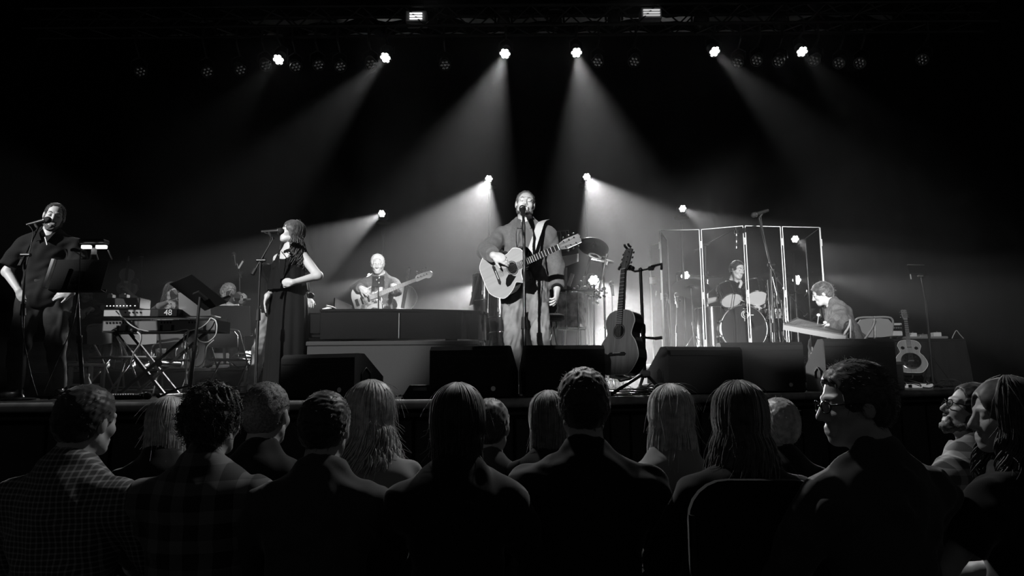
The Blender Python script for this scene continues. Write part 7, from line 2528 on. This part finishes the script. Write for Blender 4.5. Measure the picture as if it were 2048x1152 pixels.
def spectator(label, px, ytop, Y, H=1.75, yaw=180, head=(0, 0, 0), width=1.0, female=False, cloth='audience_dark', sleeve=2.0, skin='skin_b', lean=(0, 0.02), vox=0.011, hv=0.006, back=0.62, arms=None, collar=False, twist=0, chairlab=None, foldv=0.005, yoff=0.0):
    k = H / 1.8
    x = P(px, ytop, Y).x
    top = P(px, ytop, Y).z
    hipz = top - 0.012 - 0.845 * k
    p = Person(label, (x, Y, 0), yaw, H=H, hips=(0, 0, hipz), lean=lean, head=head, width=width, group='audience seen from behind', twist=twist)
    for sd in (1, -1):
        p.setleg(sd, np.array([sd * 0.13, -0.46 * k, 0.085]), (sd * 0.15, -1, 0.9))
        p.setarm(sd, np.array([sd * 0.16, -0.33 * k, hipz + 0.10]), (sd * 1.0, 0.5, -0.6), curl=0.35)
    if arms:
        arms(p)
    p.body(skin, vox=vox, hvox=hv, handvox=0.007, female=female)
    p.shirt('shirt', cloth, 0.02, sleeve, -0.12, 0.062, vox=0.0095, fold=foldv, seed=int(px) % 97, female=female, collar=collar)
    p.trousers('denim_dark', 0.014, vox=0.012)
    p.shoes('leather', vox=0.012)
    auditorium_chair(chairlab or ('black audience chair under the ' + label.split(' ', 1)[1] if False else 'audience chair of the ' + ' '.join(label.split()[:11])), x, Y + 0.06, R(yaw), hipz - 0.10, hipz + back - 0.45)
    return p


a1 = spectator('man with short dark hair in a finely checked shirt at the far left', 153, 755, 2.40, 1.78, 177, (-13, 4, -4), 1.05, cloth='plaid_small', collar=True)
a1.cap_hair('hair_dark', 0.010, fuzz=260, fuzzlen=0.012, seed=41)
a16 = spectator('woman with smooth fair hair in front of the man with curly hair', 330, 786, 3.05, 1.64, 182, (-8, 4, 0), 0.9, True, 'audience_dark')
a16.long_hair('hair_blond', 0.26, 0.012, 300, seed=42, wave=0.006, spreadx=0.0, back_only=True)
a2 = spectator('man with curly dark hair in a large plaid shirt', 417, 756, 2.40, 1.76, 179, (-9, 3, 0), 1.06, cloth='plaid_large', sleeve=0.9, collar=True)
a2.cap_hair('hair_dark', 0.018, fuzz=1500, fuzzlen=0.022, seed=43, curl=0.9, fold=0.006, fuzzr=0.0016)
a3 = spectator('man with short cropped grey hair and dark shirt third from left', 527, 750, 2.68, 1.80, 180, (-9, 2, 0), 1.0, cloth='audience_dark', collar=True)
a3.cap_hair('hair_short', 0.007, fuzz=900, fuzzlen=0.007, seed=44)
a4 = spectator('dark-haired man with visible ear and lit edge along his right arm', 645, 769, 2.35, 1.72, 182, (-10, 4, 0), 1.04, cloth='audience_mid', collar=True)
a4.cap_hair('hair_dark', 0.012, fuzz=420, fuzzlen=0.014, seed=45)
a5 = spectator('woman with fluffy shoulder-length fair hair in a grey top', 737, 756, 2.75, 1.68, 176, (-6, 2, 0), 0.92, True, 'audience_light')
a5.long_hair('hair_blond', 0.20, 0.020, 520, seed=46, wave=0.016, spreadx=0.035, flyaway=500, back_only=False)
a6 = spectator('woman with smooth dark bobbed hair in the middle of the audience', 914, 760, 2.30, 1.68, 180, (2, 0, 0), 0.96, True, 'audience_dark')
a6.long_hair('hair_dark', 0.12, 0.018, 520, seed=47, wave=0.004, spreadx=-0.01, flyaway=120, back_only=False)
a7 = spectator('man in a light-edged shirt mostly hidden behind the woman with dark bob', 978, 786, 3.05, 1.76, 178, (-14, 2, 0), 1.0, cloth='audience_mid', collar=True)
a7.cap_hair('hair_dark', 0.010, fuzz=200, fuzzlen=0.010, seed=48)
a8 = spectator('woman with straight brown hair left of the tall man', 1098, 775, 3.0, 1.66, 180, (0, 0, 0), 0.9, True, 'audience_dark')
a8.long_hair('hair_brown', 0.28, 0.014, 340, seed=49, wave=0.005, spreadx=0.0, back_only=True)
a9 = spectator('tall broad man with short dark hair right of centre', 1168, 722, 2.42, 1.86, 180, (4, 0, 0), 1.12, cloth='audience_dark')
a9.cap_hair('hair_dark', 0.013, fuzz=500, fuzzlen=0.016, seed=50)
a10 = spectator('woman with long fair hair hanging down her back below the guitar rack', 1343, 761, 2.72, 1.68, 182, (2, 0, 0), 0.9, True, 'audience_light')
a10.long_hair('hair_blond', 0.40, 0.014, 560, seed=51, wave=0.014, spreadx=0.02, flyaway=400, back_only=True)
a12 = spectator('person with smooth pale hair showing only behind the long-haired woman', 1560, 787, 3.0, 1.66, 178, (0, 0, 0), 0.92, True, 'audience_dark')
a12.cap_hair('hair_blond', 0.014, fuzz=120, seed=52)
a11 = spectator('woman with long dark wavy hair left of the man with glasses', 1480, 754, 2.32, 1.70, 176, (6, 0, 0), 0.98, True, 'audience_dark', back=0.95)
a11.long_hair('hair_brown', 0.36, 0.016, 560, seed=53, wave=0.022, spreadx=0.05, flyaway=320, back_only=True)
a13 = spectator('man with glasses and swept-up hair turned in profile to the left', 1734, 706, 2.12, 1.84, 200, (68, 4, 0), 1.12, cloth='audience_mid', collar=True, hv=0.0045, foldv=0.008)
a13.cap_hair('hair_brown', 0.016, (0.05, 0.035), fuzz=1400, fuzzlen=0.022, seed=54, fuzzr=0.0008)
a13.glasses()
a14 = spectator('man with glasses in a plaid shirt looking up to the left', 1932, 752, 3.0, 1.74, 205, (52, -20, 0), 1.0, cloth='plaid_mid', collar=True, hv=0.005)
a14.cap_hair('hair_dark', 0.012, (0.05, 0.04), fuzz=260, fuzzlen=0.014, seed=55)
a14.glasses()
a14.beard('beard', 0.002)
a15 = spectator('woman with wavy shoulder-length hair in profile at the right edge', 2028, 744, 2.22, 1.68, 200, (58, 0, 0), 0.95, True, 'audience_dark', sleeve=0.6, hv=0.0045)
a15.long_hair('hair_brown', 0.20, 0.016, 520, seed=56, wave=0.018, spreadx=0.03, flyaway=300)


# ------------------------------------------------------------------ haze over the stage
hz = MB().box((0, 8.6, 5.2), (20.6, 6.4, 8.05)).build('stage_haze', 'black_matte')
m = bpy.data.materials.new('haze')
m.use_nodes = True
nt = m.node_tree
nt.nodes.clear()
out = nt.nodes.new('ShaderNodeOutputMaterial')
vsn = nt.nodes.new('ShaderNodeVolumeScatter')
vsn.inputs['Color'].default_value = (1, 1, 1, 1)
vsn.inputs['Density'].default_value = 0.013
vsn.inputs['Anisotropy'].default_value = 0.6
nt.links.new(vsn.outputs[0], out.inputs['Volume'])
hz.data.materials.clear()
hz.data.materials.append(m)
tag(hz, 'thin grey stage haze that shows the lamp beams', 'haze', kind='stuff')
